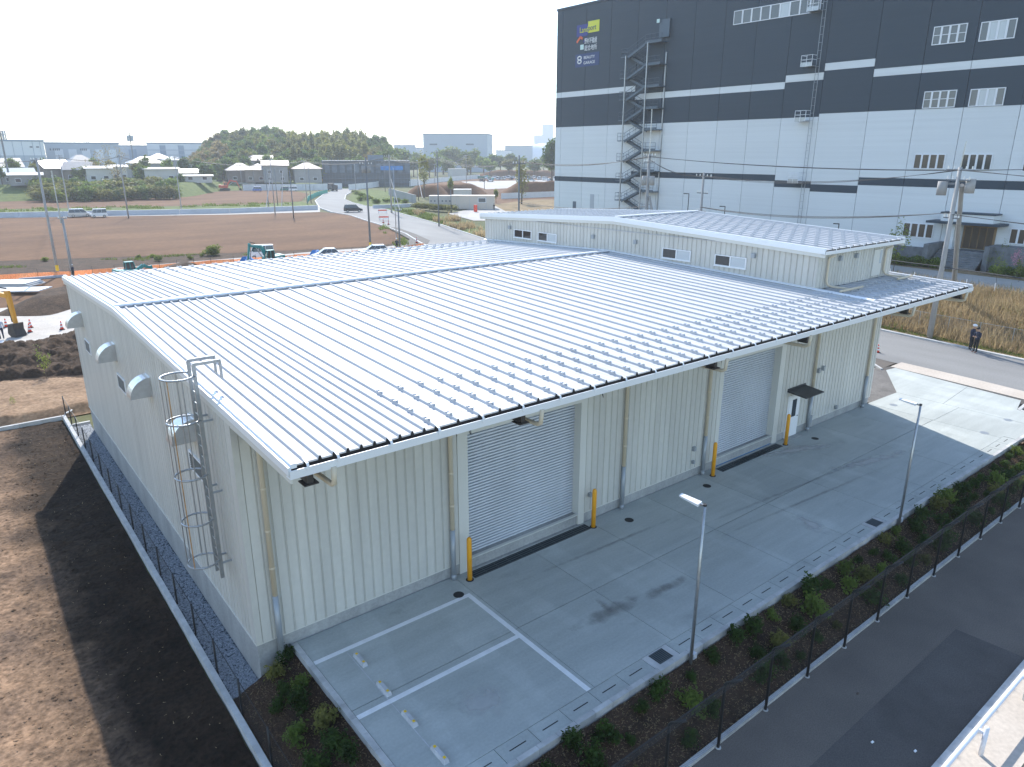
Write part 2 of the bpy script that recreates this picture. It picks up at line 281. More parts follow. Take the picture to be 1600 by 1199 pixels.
# ------------------------------------------------------------------ object helpers
def tag(o, label=None, cat=None, group=None, kind=None):
    if label: o['label'] = label
    if cat: o['category'] = cat
    if group: o['group'] = group
    if kind: o['kind'] = kind
    return o
def empty(name, loc=(0, 0, 0), rz=0.0, label=None, cat=None, group=None, parent=None):
    o = bpy.data.objects.new(name, None); COL.objects.link(o); o.location = loc; o.rotation_euler = (0, 0, rz)
    o.empty_display_size = 0.2
    if parent: o.parent = parent
    return tag(o, label, cat, group)
def obj(name, me, parent=None, loc=None, rz=None):
    o = bpy.data.objects.new(name, me); COL.objects.link(o)
    if parent: o.parent = parent
    if loc is not None: o.location = loc
    if rz is not None: o.rotation_euler = (0, 0, rz)
    return o
class MB:
    def __init__(s): s.v = []; s.f = []; s.uv = None
    def quad(s, a, b, c, d):
        n = len(s.v); s.v += [tuple(a), tuple(b), tuple(c), tuple(d)]; s.f.append((n, n+1, n+2, n+3)); return s
    def poly(s, pts):
        n = len(s.v); s.v += [tuple(p) for p in pts]; s.f.append(tuple(range(n, n+len(pts)))); return s
    def box(s, x0, x1, y0, y1, z0, z1):
        n = len(s.v)
        s.v += [(x0, y0, z0), (x1, y0, z0), (x1, y1, z0), (x0, y1, z0), (x0, y0, z1), (x1, y0, z1), (x1, y1, z1), (x0, y1, z1)]
        for f in ((3, 2, 1, 0), (4, 5, 6, 7), (0, 1, 5, 4), (1, 2, 6, 5), (2, 3, 7, 6), (3, 0, 4, 7)): s.f.append(tuple(n+i for i in f))
        return s
    def hexa(s, pts):
        n = len(s.v); s.v += [tuple(p) for p in pts]
        for f in ((3, 2, 1, 0), (4, 5, 6, 7), (0, 1, 5, 4), (1, 2, 6, 5), (2, 3, 7, 6), (3, 0, 4, 7)): s.f.append(tuple(n+i for i in f))
        return s
    def tube(s, pts, r, n=8, cap=True):
        pts = [Vector(p) for p in pts]; rs = r if isinstance(r, (list, tuple)) else [r]*len(pts)
        base = len(s.v); prev = None
        for i, p in enumerate(pts):
            if i == 0: t = pts[1]-p
            elif i == len(pts)-1: t = p-pts[i-1]
            else: t = (pts[i+1]-p).normalized()+(p-pts[i-1]).normalized()
            t.normalize()
            if prev is None:
                a = Vector((0, 0, 1)) if abs(t.z) < 0.9 else Vector((1, 0, 0))
                x = t.cross(a).normalized()
            else:
                x = (prev-t*prev.dot(t)).normalized()
            prev = x; y = t.cross(x)
            for k in range(n):
                an = 2*math.pi*k/n; q = p+(x*math.cos(an)+y*math.sin(an))*rs[i]; s.v.append(tuple(q))
        for i in range(len(pts)-1):
            for k in range(n):
                a = base+i*n+k; b = base+i*n+(k+1) % n; s.f.append((a, b, b+n, a+n))
        if cap:
            s.f.append(tuple(base+k for k in reversed(range(n)))); s.f.append(tuple(base+(len(pts)-1)*n+k for k in range(n)))
        return s
    def bar(s, p0, p1, w, h=None):
        """rectangular bar between two points"""
        h = h or w; p0 = Vector(p0); p1 = Vector(p1); t = (p1-p0).normalized()
        a = Vector((0, 0, 1)) if abs(t.z) < 0.95 else Vector((1, 0, 0))
        x = t.cross(a).normalized()*(w/2); y = x.cross(t).normalized()*(h/2)
        return s.hexa([p0-x-y, p0+x-y, p0+x+y, p0-x+y, p1-x-y, p1+x-y, p1+x+y, p1-x+y])
    def prism(s, pts2, a, b, plane='xz'):
        """2-d outline extruded between a and b along the remaining axis"""
        n = len(pts2); base = len(s.v)
        def P(p, w): return {'xz': (p[0], w, p[1]), 'yz': (w, p[0], p[1]), 'xy': (p[0], p[1], w)}[plane]
        for w in (a, b): s.v += [P(p, w) for p in pts2]
        for i in range(n): s.f.append((base+i, base+(i+1) % n, base+n+(i+1) % n, base+n+i))
        s.f.append(tuple(base+i for i in reversed(range(n)))); s.f.append(tuple(base+n+i for i in range(n)))
        return s
    def me(s, name, m=None, smooth=False):
        me = bpy.data.meshes.new(name); me.from_pydata(s.v, [], s.f); 
        if m: me.materials.append(M[m] if isinstance(m, str) else m)
        bm = bmesh.new(); bm.from_mesh(me); bmesh.ops.recalc_face_normals(bm, faces=bm.faces); bm.to_mesh(me); bm.free()
        if smooth:
            for p in me.polygons: p.use_smooth = True
        return me
    def build(s, name, m, parent=None, smooth=False, loc=None, rz=None):
        return obj(name, s.me(name, m, smooth), parent, loc, rz)
def np_mesh(name, V, F, m):
    """fast mesh of quads or triangles from numpy arrays"""
    me = bpy.data.meshes.new(name); k = F.shape[1]
    me.vertices.add(len(V)); me.vertices.foreach_set('co', V.astype(np.float32).ravel())
    me.loops.add(F.size); me.loops.foreach_set('vertex_index', F.astype(np.int32).ravel())
    me.polygons.add(len(F)); me.polygons.foreach_set('loop_start', np.arange(0, F.size, k, dtype=np.int32))
    me.update(calc_edges=True); me.validate()
    if m: me.materials.append(M[m] if isinstance(m, str) else m)
    return me
def copy_tree(o, parent=None):
    c = o.copy(); COL.objects.link(c); c.parent = parent
    for ch in list(o.children): copy_tree(ch, c)
    return c
def struct(name, mb, m, **kw):
    o = mb.build(name, m, **kw); o['kind'] = 'structure'; return o
def sheet(name, pts, m, z=None):
    mb = MB(); mb.poly([(p[0], p[1], p[2] if z is None else z) for p in pts]); return struct(name, mb, m)
def ellip(mb, c, r, seg=8, rings=5):
    base = len(mb.v); mb.v.append((c[0], c[1], c[2]-r[2]))
    for i in range(1, rings):
        th = math.pi*i/rings
        for k in range(seg):
            a = 2*math.pi*k/seg; mb.v.append((c[0]+r[0]*math.sin(th)*math.cos(a), c[1]+r[1]*math.sin(th)*math.sin(a), c[2]-r[2]*math.cos(th)))
    mb.v.append((c[0], c[1], c[2]+r[2])); top = len(mb.v)-1
    for k in range(seg):
        mb.f.append((base, base+1+(k+1) % seg, base+1+k))
        o = base+1+(rings-2)*seg; mb.f.append((top, o+k, o+(k+1) % seg))
    for i in range(rings-2):
        for k in range(seg):
            a = base+1+i*seg+k; b = base+1+i*seg+(k+1) % seg; mb.f.append((a, b, b+seg, a+seg))
    return mb
def noise2(x, y, seed=0, oct=4):
    """cheap value noise, numpy"""
    v = np.zeros_like(x, dtype=float); amp = 1.0; tot = 0
    for o in range(oct):
        s = seed*17.13+o*7.7
        xi = np.floor(x); yi = np.floor(y); fx = x-xi; fy = y-yi; fx = fx*fx*(3-2*fx); fy = fy*fy*(3-2*fy)
        h = lambda a, b: np.modf(np.abs(np.sin(a*127.1+b*311.7+s)*43758.5453))[0]
        v += amp*((h(xi, yi)*(1-fx)+h(xi+1, yi)*fx)*(1-fy)+(h(xi, yi+1)*(1-fx)+h(xi+1, yi+1)*fx)*fy); tot += amp
        amp *= 0.5; x = x*2.03; y = y*2.03
    return v/tot
def grid(name, x0, x1, y0, y1, step, zf, m):
    xs = np.arange(x0, x1+1e-6, step); ys = np.arange(y0, y1+1e-6, step)
    X, Y = np.meshgrid(xs, ys); Z = zf(X, Y); V = np.stack([X.ravel(), Y.ravel(), Z.ravel()], 1)
    nx = len(xs); i, j = np.meshgrid(np.arange(nx-1), np.arange(len(ys)-1)); a = (j*nx+i).ravel()
    F = np.stack([a, a+1, a+1+nx, a+nx], 1)
    me = np_mesh(name, V, F, m)
    for p in me.polygons: p.use_smooth = True
    return obj(name, me)
# ================================================================== SETTING
struct('ground', MB().quad((-3000, -400, -1.16), (3600, -400, -1.16), (3600, 3600, -1.16), (-3000, 3600, -1.16)), 'ground')
# near field left of the building: real clods
def zfield(X, Y):
    z = -1.09+0.11*(noise2(X*0.9, Y*0.9, 1, 5)-0.5)+0.08*(noise2(X*3.1, Y*3.1, 2, 3)-0.5)+0.04*(noise2(X*0.22, Y*1.5, 5, 3)-0.5)
    return z
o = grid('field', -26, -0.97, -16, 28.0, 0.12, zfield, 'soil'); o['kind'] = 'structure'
def zback(X, Y):
    n1 = noise2(X*1.7, Y*1.7, 4, 5); n2 = noise2(X*.45, Y*.45, 3, 4); e0 = 36.6-.5*np.clip(X+3, 0, 4)+.5*(noise2(X*.6, Y*0+3, 6, 3)-.5); e1 = e0+2.5+.6*(noise2(X*.5, Y*0+9, 7, 3)-.5)
    bench = -.62+.16*(n1-.5)+.10*(n2-.5)+.10*(noise2(X*4.3, Y*4.3, 15, 3)-.5)
    up = -.75+1.0*np.exp(-((X+1.5)/6)**2-((Y-43)/2.8)**2)*(.45+n2)+.75*np.exp(-((X-4.0)/3)**2-((Y-44.5)/2.4)**2)*(.4+n2)+.75*(n1-.5)+.35*(noise2(X*4.3, Y*4.3, 14, 3)-.5)
    st_ = lambda a: np.clip(a/.22, 0, 1)
    z = bench*(1-st_(Y-e0))+(-1.12+.05*n1)*st_(Y-e0)*(1-st_(Y-e1))+up*st_(Y-e1)
    z = np.where(Y < 28.9, -1.1+(z+1.1)*np.clip((Y-28.3)/.6, 0, 1), z); z = np.where(Y > 46, -1.05+(z+1.05)*np.clip((47.4-Y)/1.4, 0, 1), z)
    return np.maximum(z, -1.14)
o = grid('excavated_ground', -14, 24, 28.2, 47.4, 0.13, zback, 'soil_dark'); o['kind'] = 'structure'
o.data.materials.append(M['soil_pale'])
nf = len(o.data.polygons); cc = np.zeros(nf*3); o.data.polygons.foreach_get('center', cc); cc = cc.reshape(-1, 3)
o.data.polygons.foreach_set('material_index', ((cc[:, 1] < 36.6-.5*np.clip(cc[:, 0]+3, 0, 4)+.3)).astype(np.int32))
sheet('gravel_track', [(-40, 49.5, 0), (26, 45.5, 0), (34, 48, 0), (30, 63, 0), (-40, 70, 0)], 'gravel_road', z=-1.02)
sheet('work_yard', [(-40, 70, 0), (30, 63, 0), (52, 60, 0), (52, 74, 0), (29, 78.6, 0), (7.5, 83.5, 0), (0, 88.5, 0), (-40, 100, 0)], 'soil_far', z=-1.06)
# mid-ground sheets (from the photograph's ground rows)
def gpoly(name, px, m, z): return sheet(name, [G(u, v, z) for u, v in px], m)
gpoly('footpath', [(-160, 439), (0, 430), (110, 424.5), (250, 413), (400, 401), (520, 391), (600, 386), (645, 380), (660, 384), (640, 392), (520, 401), (400, 411), (250, 422), (110, 432.5), (0, 438), (-160, 448)], 'pale_road', -1.03)
gpoly('soil_bank', [(-160, 414), (0, 408), (200, 401), (400, 394), (560, 386), (625, 380), (640, 381), (600, 386), (400, 401), (250, 413), (110, 424.5), (0, 430), (-160, 439)], 'soil_dark', -1.04)
gpoly('brown_field', [(-160, 345), (0, 341), (200, 338), (360, 335.5), (500, 331.5), (545, 335), (575, 345), (610, 359), (632, 372), (625, 380), (560, 386), (400, 394), (200, 401), (0, 408), (-160, 414)], 'soil_far', -1.02)
gpoly('service_road', [(-160, 336), (0, 333.5), (200, 330), (360, 327), (500, 322), (500, 331.5), (360, 335.5), (200, 338), (0, 341), (-160, 345)], 'pale_road', -1.0)
gpoly('grass_verge', [(-160, 330), (0, 327), (200, 324), (380, 320), (470, 315), (498, 322), (360, 327), (200, 330), (0, 333.5), (-160, 336)], 'grass', -1.05)
gpoly('far_field', [(-160, 312), (0, 309), (200, 309), (330, 300), (400, 297), (450, 297), (482, 303), (470, 315), (380, 320), (200, 324), (0, 327), (-160, 330)], 'soil_far', -1.03)
gpoly('right_verge', [(545, 311), (552, 300), (580, 296), (615, 300), (640, 318), (660, 330), (720, 345), (766, 368), (757, 373), (690, 351), (640, 337), (600, 326), (560, 321)], 'grass', -1.06)
gpoly('dirt_lot', [(650, 300), (660, 288), (740, 280), (880, 276), (960, 300), (960, 330), (860, 332), (780, 322), (690, 312)], 'soil_far', -1.05)
gpoly('compound_paving', [(700, 334), (760, 322), (870, 318), (900, 340), (800, 345), (740, 345)], 'pale_road', -1.04)
gpoly('car_lot', [(720, 284), (880, 281), (960, 284), (960, 290), (880, 290), (760, 296)], 'pale_road', -1.03)
gpoly('dry_lawn', [(770, 320), (830, 312), (900, 312), (930, 330), (860, 334), (790, 330)], 'dry_ground', -1.02)
# the distant end of the road
road_l = [(655, 378), (635, 365.5), (600, 353), (570, 344), (548, 336.5), (520, 332), (500, 325), (493, 314), (506, 304), (526, 297), (532, 295)]
road_r = [(757, 374), (690, 352), (640, 338), (600, 327), (570, 322), (550, 317), (538, 312), (540, 305), (549, 300), (556, 297), (560, 295.5)]
def road_near(y, side): return (42.75 if side == 'l' else 50.55)+0.125*y
mb = MB(); ys = [-26, -10, 0, 10, 25, 40, 55, 66]
pl = [Vector((road_near(y, 'l'), y, -max(0, min(1, (y-10)/52))*0.97)) for y in ys]
pr = [Vector((road_near(y, 'r'), y, -max(0, min(1, (y-10)/52))*0.97)) for y in ys]
pl += [G(u, v, -0.97) for u, v in road_l]; pr += [G(u, v, -0.97) for u, v in road_r]
for i in range(len(pl)-1): mb.quad(pl[i], pr[i], pr[i+1], pl[i+1])
struct('road', mb, 'road_grey')
def kerb_line(name, pts, w, h, m='kerb', step=None, parent=None):
    mb = MB()
    for a, b in zip(pts[:-1], pts[1:]):
        a = Vector(a); b = Vector(b); mb.bar((a[0], a[1], a[2]+h/2-0.1), (b[0], b[1], b[2]+h/2-0.1), w, h+0.2)
    return mb.build(name, m, parent)
for pts, nm in ((pl, 'road_kerb'), (pr, 'road_kerb')):
    o = kerb_line(nm, [Vector(p)+Vector((-.12 if pts is pl else .12, 0, 0)) for p in pts if p[1] > (5.5 if pts is pl else -30)], 0.28, 0.10); o['kind'] = 'structure'
gpoly('dark_pavement', [(602, 354), (622, 356), (650, 366), (672, 376), (668, 381), (650, 383), (632, 385), (640, 374), (622, 364)], 'asphalt_new', -0.94)
# ---- bank right of the road, plateau by the big warehouse
def zbank(X, Y):
    e = 50.9+0.125*Y; t = np.clip((X-e)/9.0, 0, 1); t = t*t*(3-2*t)
    base = -np.clip((Y-10)/52, 0, 1)*0.97
    return base+0.02+t*(1.25-base*0.9)+0.12*(noise2(X*0.8, Y*0.8, 8, 4)-0.5)*np.clip((X-e)/1.5, 0, 1)
o = grid('grass_bank', 49.0, 98, -24, 70, 0.7, zbank, 'dry_ground'); o['kind'] = 'structure'
for v in o.data.vertices:
    e = 50.9+0.125*v.co.y
    if v.co.x < e+0.05: v.co.x = e+0.05; v.co.z = float(zbank(np.array([e]), np.array([v.co.y]))[0])
# ---- the concrete yard, slab by slab
YF = -6.62
yard = struct('yard', MB().poly([(1.0, -6.98, -0.03), (37.3, -6.9, -0.03), (38.5, -6.3, -0.03), (39.0, -5.45, -0.03), (41.2, -5.1, -0.03), (42.0, 2.3, -0.03), (41.0, 2.40, -0.03), (36.95, -0.1, -0.03), (33.9, 0.0, -0.03), (1.0, 0.0, -0.03)]), 'grate_dark')
xs = [1.07, 6.32, 9.35, 12.31, 15.53, 18.82, 22.0, 25.2, 28.4, 31.4, 33.75]
ysl = [(-6.46, -3.37), (-3.35, -0.005)]
for i in range(len(xs)-1):
    for (y0, y1) in ysl:
        MB().box(xs[i]+(.008 if i else 0), xs[i+1]-.008, y0+.006, y1, -0.025, 0.0).build('concrete_slab', 'concrete', yard)
def slab(pts, z=0.0): return MB().prism(pts, -0.025, z, 'xy').build('concrete_slab', 'concrete', yard)
slab([(33.76, -6.46), (34.09, -6.46), (34.09, -6.97), (36.9, -6.97), (36.9, -3.4), (33.76, -3.4)]); slab([(33.76, -3.38), (36.9, -3.38), (36.9, -0.1), (33.9, -0.005), (33.76, -0.005)])
slab([(36.92, -6.97), (37.3, -6.9), (38.5, -6.3), (39.05, -5.45), (40.9, -5.05), (41.3, -2.2), (36.92, -2.6)]); slab([(36.92, -2.58), (41.3, -2.18), (41.95, 2.28), (41.0, 2.42), (36.92, -0.1)])
# apron strip to the road, dark joint, side pocket
sheet('apron_joint', [(41.0, 2.9, 0), (42.1, 2.7, 0), (41.05, -5.6, 0), (40.2, -5.4, 0)], 'asphalt_new', z=-0.012)
struct('road_apron', MB().prism([(42.0, 2.62), (43.55, 2.62), (43.2, -2.2), (42.6, -6.5), (42.2, -12), (40.6, -12), (41.15, -5.6), (41.6, -1.5)], -0.05, 0.012, 'xy'), 'apron')
sheet('side_pocket', [(33.9, 0.0, 0), (36.92, -0.1, 0), (41.0, 2.42, 0), (40.4, 9, 0), (39.5, 24, 0), (33.9, 24, 0)], 'grey_gravel', z=-0.02)
sheet('pavement', [(41.3, 2.8, 0), (43.4, 2.8, 0), (45.4, 16, 0), (48.2, 38, 0), (45.4, 38, 0), (42.4, 16, 0)], 'asphalt', z=-0.015)
for a, b in (((40.9, 2.66, 0), (43.6, 5.7, 0)), ((40.1, 2.9, 0), (41.2, 12, 0))):
    o = kerb_line('pavement_kerb', [a, b], 0.14, 0.06); o['kind'] = 'structure'
# yard kerbs, stone by stone
kl = empty('yard_kerb', (0, 0, 0), 0, 'pale concrete kerb of short blocks round the planted edge of the yard', 'kerb')
y = -0.02
while y > -7.0:
    MB().box(0.90, 1.055, y-0.59, y, -0.35, 0.015).build('kerb_block', 'kerb', kl); y -= 0.60
x = 0.90
while x < 34.2:
    MB().box(x, x+0.59, -7.13, -6.99, -0.35, 0.02).build('kerb_block', 'kerb', kl); x += 0.60
pts = [(34.2, -7.07), (36.0, -7.07), (37.3, -6.98), (38.55, -6.38), (39.1, -5.52), (40.3, -5.45), (41.0, -5.9), (41.2, -7)]
for a, b in zip(pts[:-1], pts[1:]): MB().bar((a[0], a[1], -0.16), (b[0], b[1], -0.16), 0.16, 0.36).build('kerb_block', 'kerb', kl)
# drain channel with slotted covers
dr = empty('drain_channel', (0, -6.6, 0), 0, 'slotted concrete drain covers in a line along the yard kerb', 'drain')
x = 1.08; k = 0
while x < 34.0:
    if abs(x-8.3) < 0.3 or abs(x-20.4) < 0.6:
        g = MB().box(x, x+0.98, -.375, .135, -0.03, -0.002).build('grate_seat', 'kerb', dr)
        gb = MB()
        for j in range(7): gb.box(x+.26+j*.07, x+.30+j*.07, -.30, .06, -0.001, 0.006)
        gb.box(x+.23, x+.77, -.33, -.30, -.001, .008).box(x+.23, x+.77, .06, .09, -.001, .008); gb.build('steel_grate', 'grate', g)
        MB().box(x+.23, x+.77, -.30, .06, -.001, .001).build('grate_void', 'grate_dark', g)
    else:
        c = MB().box(x, x+0.985, -.375, .135, -0.03, -0.004).build('drain_cover', 'concrete', dr)
        MB().box(x+.25, x+.74, -.14, -.11, -0.004, -0.002).build('slot', 'black_gap', c)
    x += 1.0; k += 1
# painted stalls
pm = MB().box(1.07, 6.20, -1.22, -1.07, 0.0, 0.004).box(1.07, 6.05, -3.72, -3.57, 0.0, 0.004).box(6.05, 6.20, -6.44, -1.2201, 0.0, 0.004)
struct('parking_lines', pm, 'line_paint')
struct('slab_joint_stain', MB().box(1.95, 1.97, -6.1, -1.3, 0.0, 0.002), 'wheel_stop')
ws = None
for i, (u, v) in enumerate(((563, 1033), (600, 1078), (640, 1125), (687, 1181))):
    p = G(u, v, 0.0)
    if ws is None:
        ws = empty('wheel_stop', p, 0); 
        MB().hexa([(-.075, -.3, 0), (.075, -.3, 0), (.075, .3, 0), (-.075, .3, 0), (-.05, -.27, .11), (.05, -.27, .11), (.05, .27, .11), (-.05, .27, .11)]).build('block', 'wheel_stop', ws)
        for yy in (-.2, .2): MB().box(-.03, .03, yy-.035, yy+.035, .108, .118).build('reflector', 'yellow', ws)
        w = ws
    else: w = copy_tree(ws)
    w.location = p
    tag(w, 'low concrete wheel stop with two yellow reflectors in a painted parking stall', 'wheel stop', 'wheel stops in the parking stalls')
for i, (x, lab) in enumerate(((5.89, 'black round manhole cover by the corner of the painted parking stalls'), (13.59, 'black round manhole cover beside the plain wall between the two roller doors'), (18.26, 'black round manhole cover near the roller door with the blue strip'), (26.62, 'black round manhole cover in front of the white side door'))):
    mb = MB(); n = 20
    mb.prism([(x+.17*math.cos(2*math.pi*k/n), -.94+.17*math.sin(2*math.pi*k/n)) for k in range(n)], 0.0, 0.006, 'xy')
    tag(mb.build('manhole_cover', 'manhole'), lab, 'manhole')
for (u, v) in ((1396, 633), (1575, 656.5), (1538, 676.5)):
    p = G(u, v, 0.0); mb = MB()
    mb.prism([(p.x+.2*math.cos(2*math.pi*k/16), p.y+.2*math.sin(2*math.pi*k/16)) for k in range(16)], 0.0, 0.006, 'xy')
    tag(mb.build('manhole_cover', 'pipe_grey'), 'small grey cover set in the sunlit end of the concrete yard', 'manhole', 'grey covers in the sunlit concrete')
# dried water, pale patches and tyre marks on the yard and lane
def stain(name, u0, v0, u1, v1, w, m, z):
    a = G(u0, v0, z); b = G(u1, v1, z); t = (b-a).normalized(); sd_ = Vector((-t.y, t.x, 0))*w/2; me = MB().quad(a-sd_, b-sd_, b+sd_, a+sd_).me(name, m)
    # local frame along the stain so that its outline follows it
    an = math.atan2(t.y, t.x); c = (a+b)/2; me.transform(Matrix.Rotation(-an, 4, 'Z') @ Matrix.Translation(-c)); o = obj(name, me, None, c, an); o['kind'] = 'structure'
stain('water_stain', 890, 985, 1015, 928, .75, 'stain', .003); stain('water_stain', 990, 945, 1075, 900, .5, 'stain', .0045); stain('water_stain', 930, 935, 960, 960, .35, 'stain', .006)
stain('pale_patch', 708, 1120, 800, 1075, 1.5, 'pale_stain', .003); stain('pale_patch', 1240, 800, 1300, 840, 1.0, 'pale_stain', .003); stain('pale_patch', 1140, 720, 1330, 690, .9, 'pale_stain', .003); stain('pale_patch', 1280, 740, 1440, 700, .8, 'pale_stain', .0045)
for k, (ua, va, ub, vb) in enumerate(((1000, 860, 1420, 690), (1040, 875, 1440, 705), (760, 930, 1100, 790))): stain('tyre_mark', ua, va, ub, vb, .22, 'tyre_mark', .0035+.001*k)
# ---- planted slopes
def zslopef(X, Y):
    t = np.clip((-7.05-Y)/1.85, 0, 1); z = -0.12-t*0.86
    return z+0.10*(noise2(X*2.2, Y*2.2, 11, 4)-0.5)
o = grid('planting_slope', -0.85, 45.0, -8.93, -7.10, 0.11, zslopef, 'mulch'); o['kind'] = 'structure'
def zslopel(X, Y):
    t = np.clip((0.95-X)/1.7, 0, 1); t2 = np.clip((-7.05-Y)/1.85, 0, 1); z = -0.16-np.maximum(t*0.78, t2*0.86)
    return z+0.08*(noise2(X*2.2, Y*2.2, 12, 4)-0.5)
o = grid('corner_planting_slope', -0.80, 0.93, -7.12, 0.0, 0.10, zslopel, 'mulch'); o['kind'] = 'structure'
sheet('planter_bed', [(34.0, -7.05, 0), (37.3, -6.95, 0), (38.55, -6.35, 0), (39.1, -5.5, 0), (41.1, -5.45, 0), (41.9, -7.3, 0), (34.0, -7.3, 0)], 'soil_pale', z=-0.09)
# ---- gravel strip beside the left wall
gs = struct('gravel_strip', MB().quad((-0.84, 0.0, -0.93), (0.02, 0.0, -0.93), (0.02, 25.9, -0.93), (-0.84, 25.9, -0.93)), 'gravel_bed')
n = 15000
px_ = RNG.uniform(-0.80, -0.02, n); py_ = 25.6*RNG.random(n)**1.25; sz = RNG.uniform(0.016, 0.044, n)
base = np.array([[1, 0, 0], [0, 1, 0], [-1, 0, 0], [0, -1, 0], [0, 0, .8], [0, 0, -.8]])
ang = RNG.uniform(0, 6.28, n); ca, sa = np.cos(ang), np.sin(ang); sc = RNG.uniform(.7, 1.3, (n, 3))*sz[:, None]
V = base[None]*sc[:, None, :]; V = np.stack([V[..., 0]*ca[:, None]-V[..., 1]*sa[:, None], V[..., 0]*sa[:, None]+V[..., 1]*ca[:, None], V[..., 2]], -1)
V += np.stack([px_, py_, np.full(n, -0.915)], 1)[:, None, :]
T = np.array([[0, 1, 4], [1, 2, 4], [2, 3, 4], [3, 0, 4]]); F = (np.arange(n)*6)[:, None, None]+T[None]
o = obj('gravel', np_mesh('gravel', V.reshape(-1, 3), F.reshape(-1, 3), 'stone')); tag(o, 'crushed blue grey gravel strip between the building and the low kerb', 'gravel', kind='stuff')
# clods and straw on the near field
n = 16000
px_ = -1.2-24*RNG.random(n)**1.6; py_ = RNG.uniform(-6, 27.5, n); sz = RNG.uniform(0.012, 0.06, n)*(RNG.random(n)**2+.35)
sc = RNG.uniform(.6, 1.4, (n, 3))*sz[:, None]; ang = RNG.uniform(0, 6.28, n); ca, sa = np.cos(ang), np.sin(ang)
V = base[None]*sc[:, None, :]; V = np.stack([V[..., 0]*ca[:, None]-V[..., 1]*sa[:, None], V[..., 0]*sa[:, None]+V[..., 1]*ca[:, None], V[..., 2]*.7], -1)
V += np.stack([px_, py_, zfield(px_, py_)+sz*.2], 1)[:, None, :]
F = (np.arange(n)*6)[:, None, None]+T[None]
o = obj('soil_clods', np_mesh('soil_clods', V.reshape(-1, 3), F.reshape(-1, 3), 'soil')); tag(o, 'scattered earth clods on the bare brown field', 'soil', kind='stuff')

# ---- asphalt lane beyond the front fence, rail and outer road
sheet('asphalt_lane', [(-3, -9.0, 0), (70, -9.0, 0), (70, -12.62, 0), (-3, -12.62, 0)], 'asphalt', z=-1.0)
sheet('asphalt_patch', [(-3, -10.80, 0), (17.75, -10.78, 0), (17.9, -12.62, 0), (-3, -12.62, 0)], 'asphalt_new', z=-0.995)
mbk = empty('fence_kerb', (0, 0, 0), 0, 'narrow pale kerb under the dark front fence at the asphalt edge', 'kerb')
x = -2.0
while x < 44: MB().box(x, x+1.985, -9.02, -8.90, -1.25, -0.90).build('kerb_block', 'kerb', mbk); x += 2.0
ek = empty('lane_kerb', (0, 0, 0), 0, 'white kerb of blocks between the asphalt lane and the guard rail', 'kerb')
x = 4.0
while x < 44: MB().box(x, x+.592, -12.80, -12.62, -1.25, -0.93).build('kerb_block', 'kerb', ek); x += .6
sheet('tan_strip', [(-3, -12.8, 0), (70, -12.8, 0), (70, -13.95, 0), (-3, -13.95, 0)], 'apron', z=-0.99)
sheet('outer_road', [(-3, -13.95, 0), (70, -13.95, 0), (70, -30, 0), (-3, -30, 0)], 'asphalt_new', z=-1.0)
gr = empty('guard_rail', (12.9, -13.2, -1.0), 0, 'white tubular guard rail with one post beside the asphalt lane', 'guard rail')
for k in range(-3, 6):
    MB().tube([(k*3.0, 0, 0), (k*3.0, 0, .84)], .057, 14).build('post', 'white_rail', gr, True)
    MB().bar((k*3.0, .05, .66), (k*3.0, .14, .66), .07, .09).build('bracket', 'white_rail', gr)
MB().tube([(-14, .19, .66), (18, .19, .66)], .06, 12).build('rail', 'white_rail', gr, True)
MB().tube([(-14, .19, .32), (18, .19, .32)], .05, 12).build('rail', 'white_rail', gr, True) if False else None
# litter on the lane
for (u, v, m_, lab) in ((1363, 1160, 'white', 'small white scrap lying on the asphalt lane'), (1430, 1174, 'white', 'white leaf-like scrap on the dark asphalt patch'), (1340, 1084, 'trunk', 'dry brown leaf lying on the asphalt lane')):
    p = G(u, v, -0.99); MBx = MB().hexa([(p.x-.05, p.y-.02, -.99), (p.x+.04, p.y-.03, -.99), (p.x+.05, p.y+.02, -.99), (p.x-.03, p.y+.03, -.99), (p.x-.05, p.y-.02, -.975), (p.x+.04, p.y-.03, -.985), (p.x+.05, p.y+.02, -.97), (p.x-.03, p.y+.03, -.985)])
    tag(MBx.build('litter', m_), lab, 'litter')
# ================================================================== MAIN BUILDING
L, D, HF, ZB = 33.71, 24.52, 0.40, -0.95
YR, YE, YB = 12.5, -3.84, 24.86
def rz(y): return 7.02+0.035*(y+3.96) if y <= YR else 7.596-0.035*(y-YR)
bld = empty('warehouse_building', (0, 0, 0), 0, 'low pale steel building with ribbed metal walls, ridged white roof and raised upper block', 'building')
fnd = MB()
fnd.box(0.0, L, 0.03, D, ZB, HF)
f = fnd.build('foundation', 'foundation', bld)
MB().box(0.14, L-.14, 0.45, D-.14, HF, 6.9).build('core', 'ridge_dark', bld)
MB().box(-.045, L+.045, -.02, .1, HF-.012, HF+.02).build('base_flashing', 'wall_trim', bld)
MB().box(-.045, .1, .1, D+.04, HF-.012, HF+.02).build('base_flashing', 'wall_trim', bld)
def panel_prof(w): return [(0, .055), (0.004, 0.0), (0.022, 0.0), (0.036, -.028), (w-.036, -.028), (w-.022, 0.0), (w-.004, 0.0), (w, .055)]
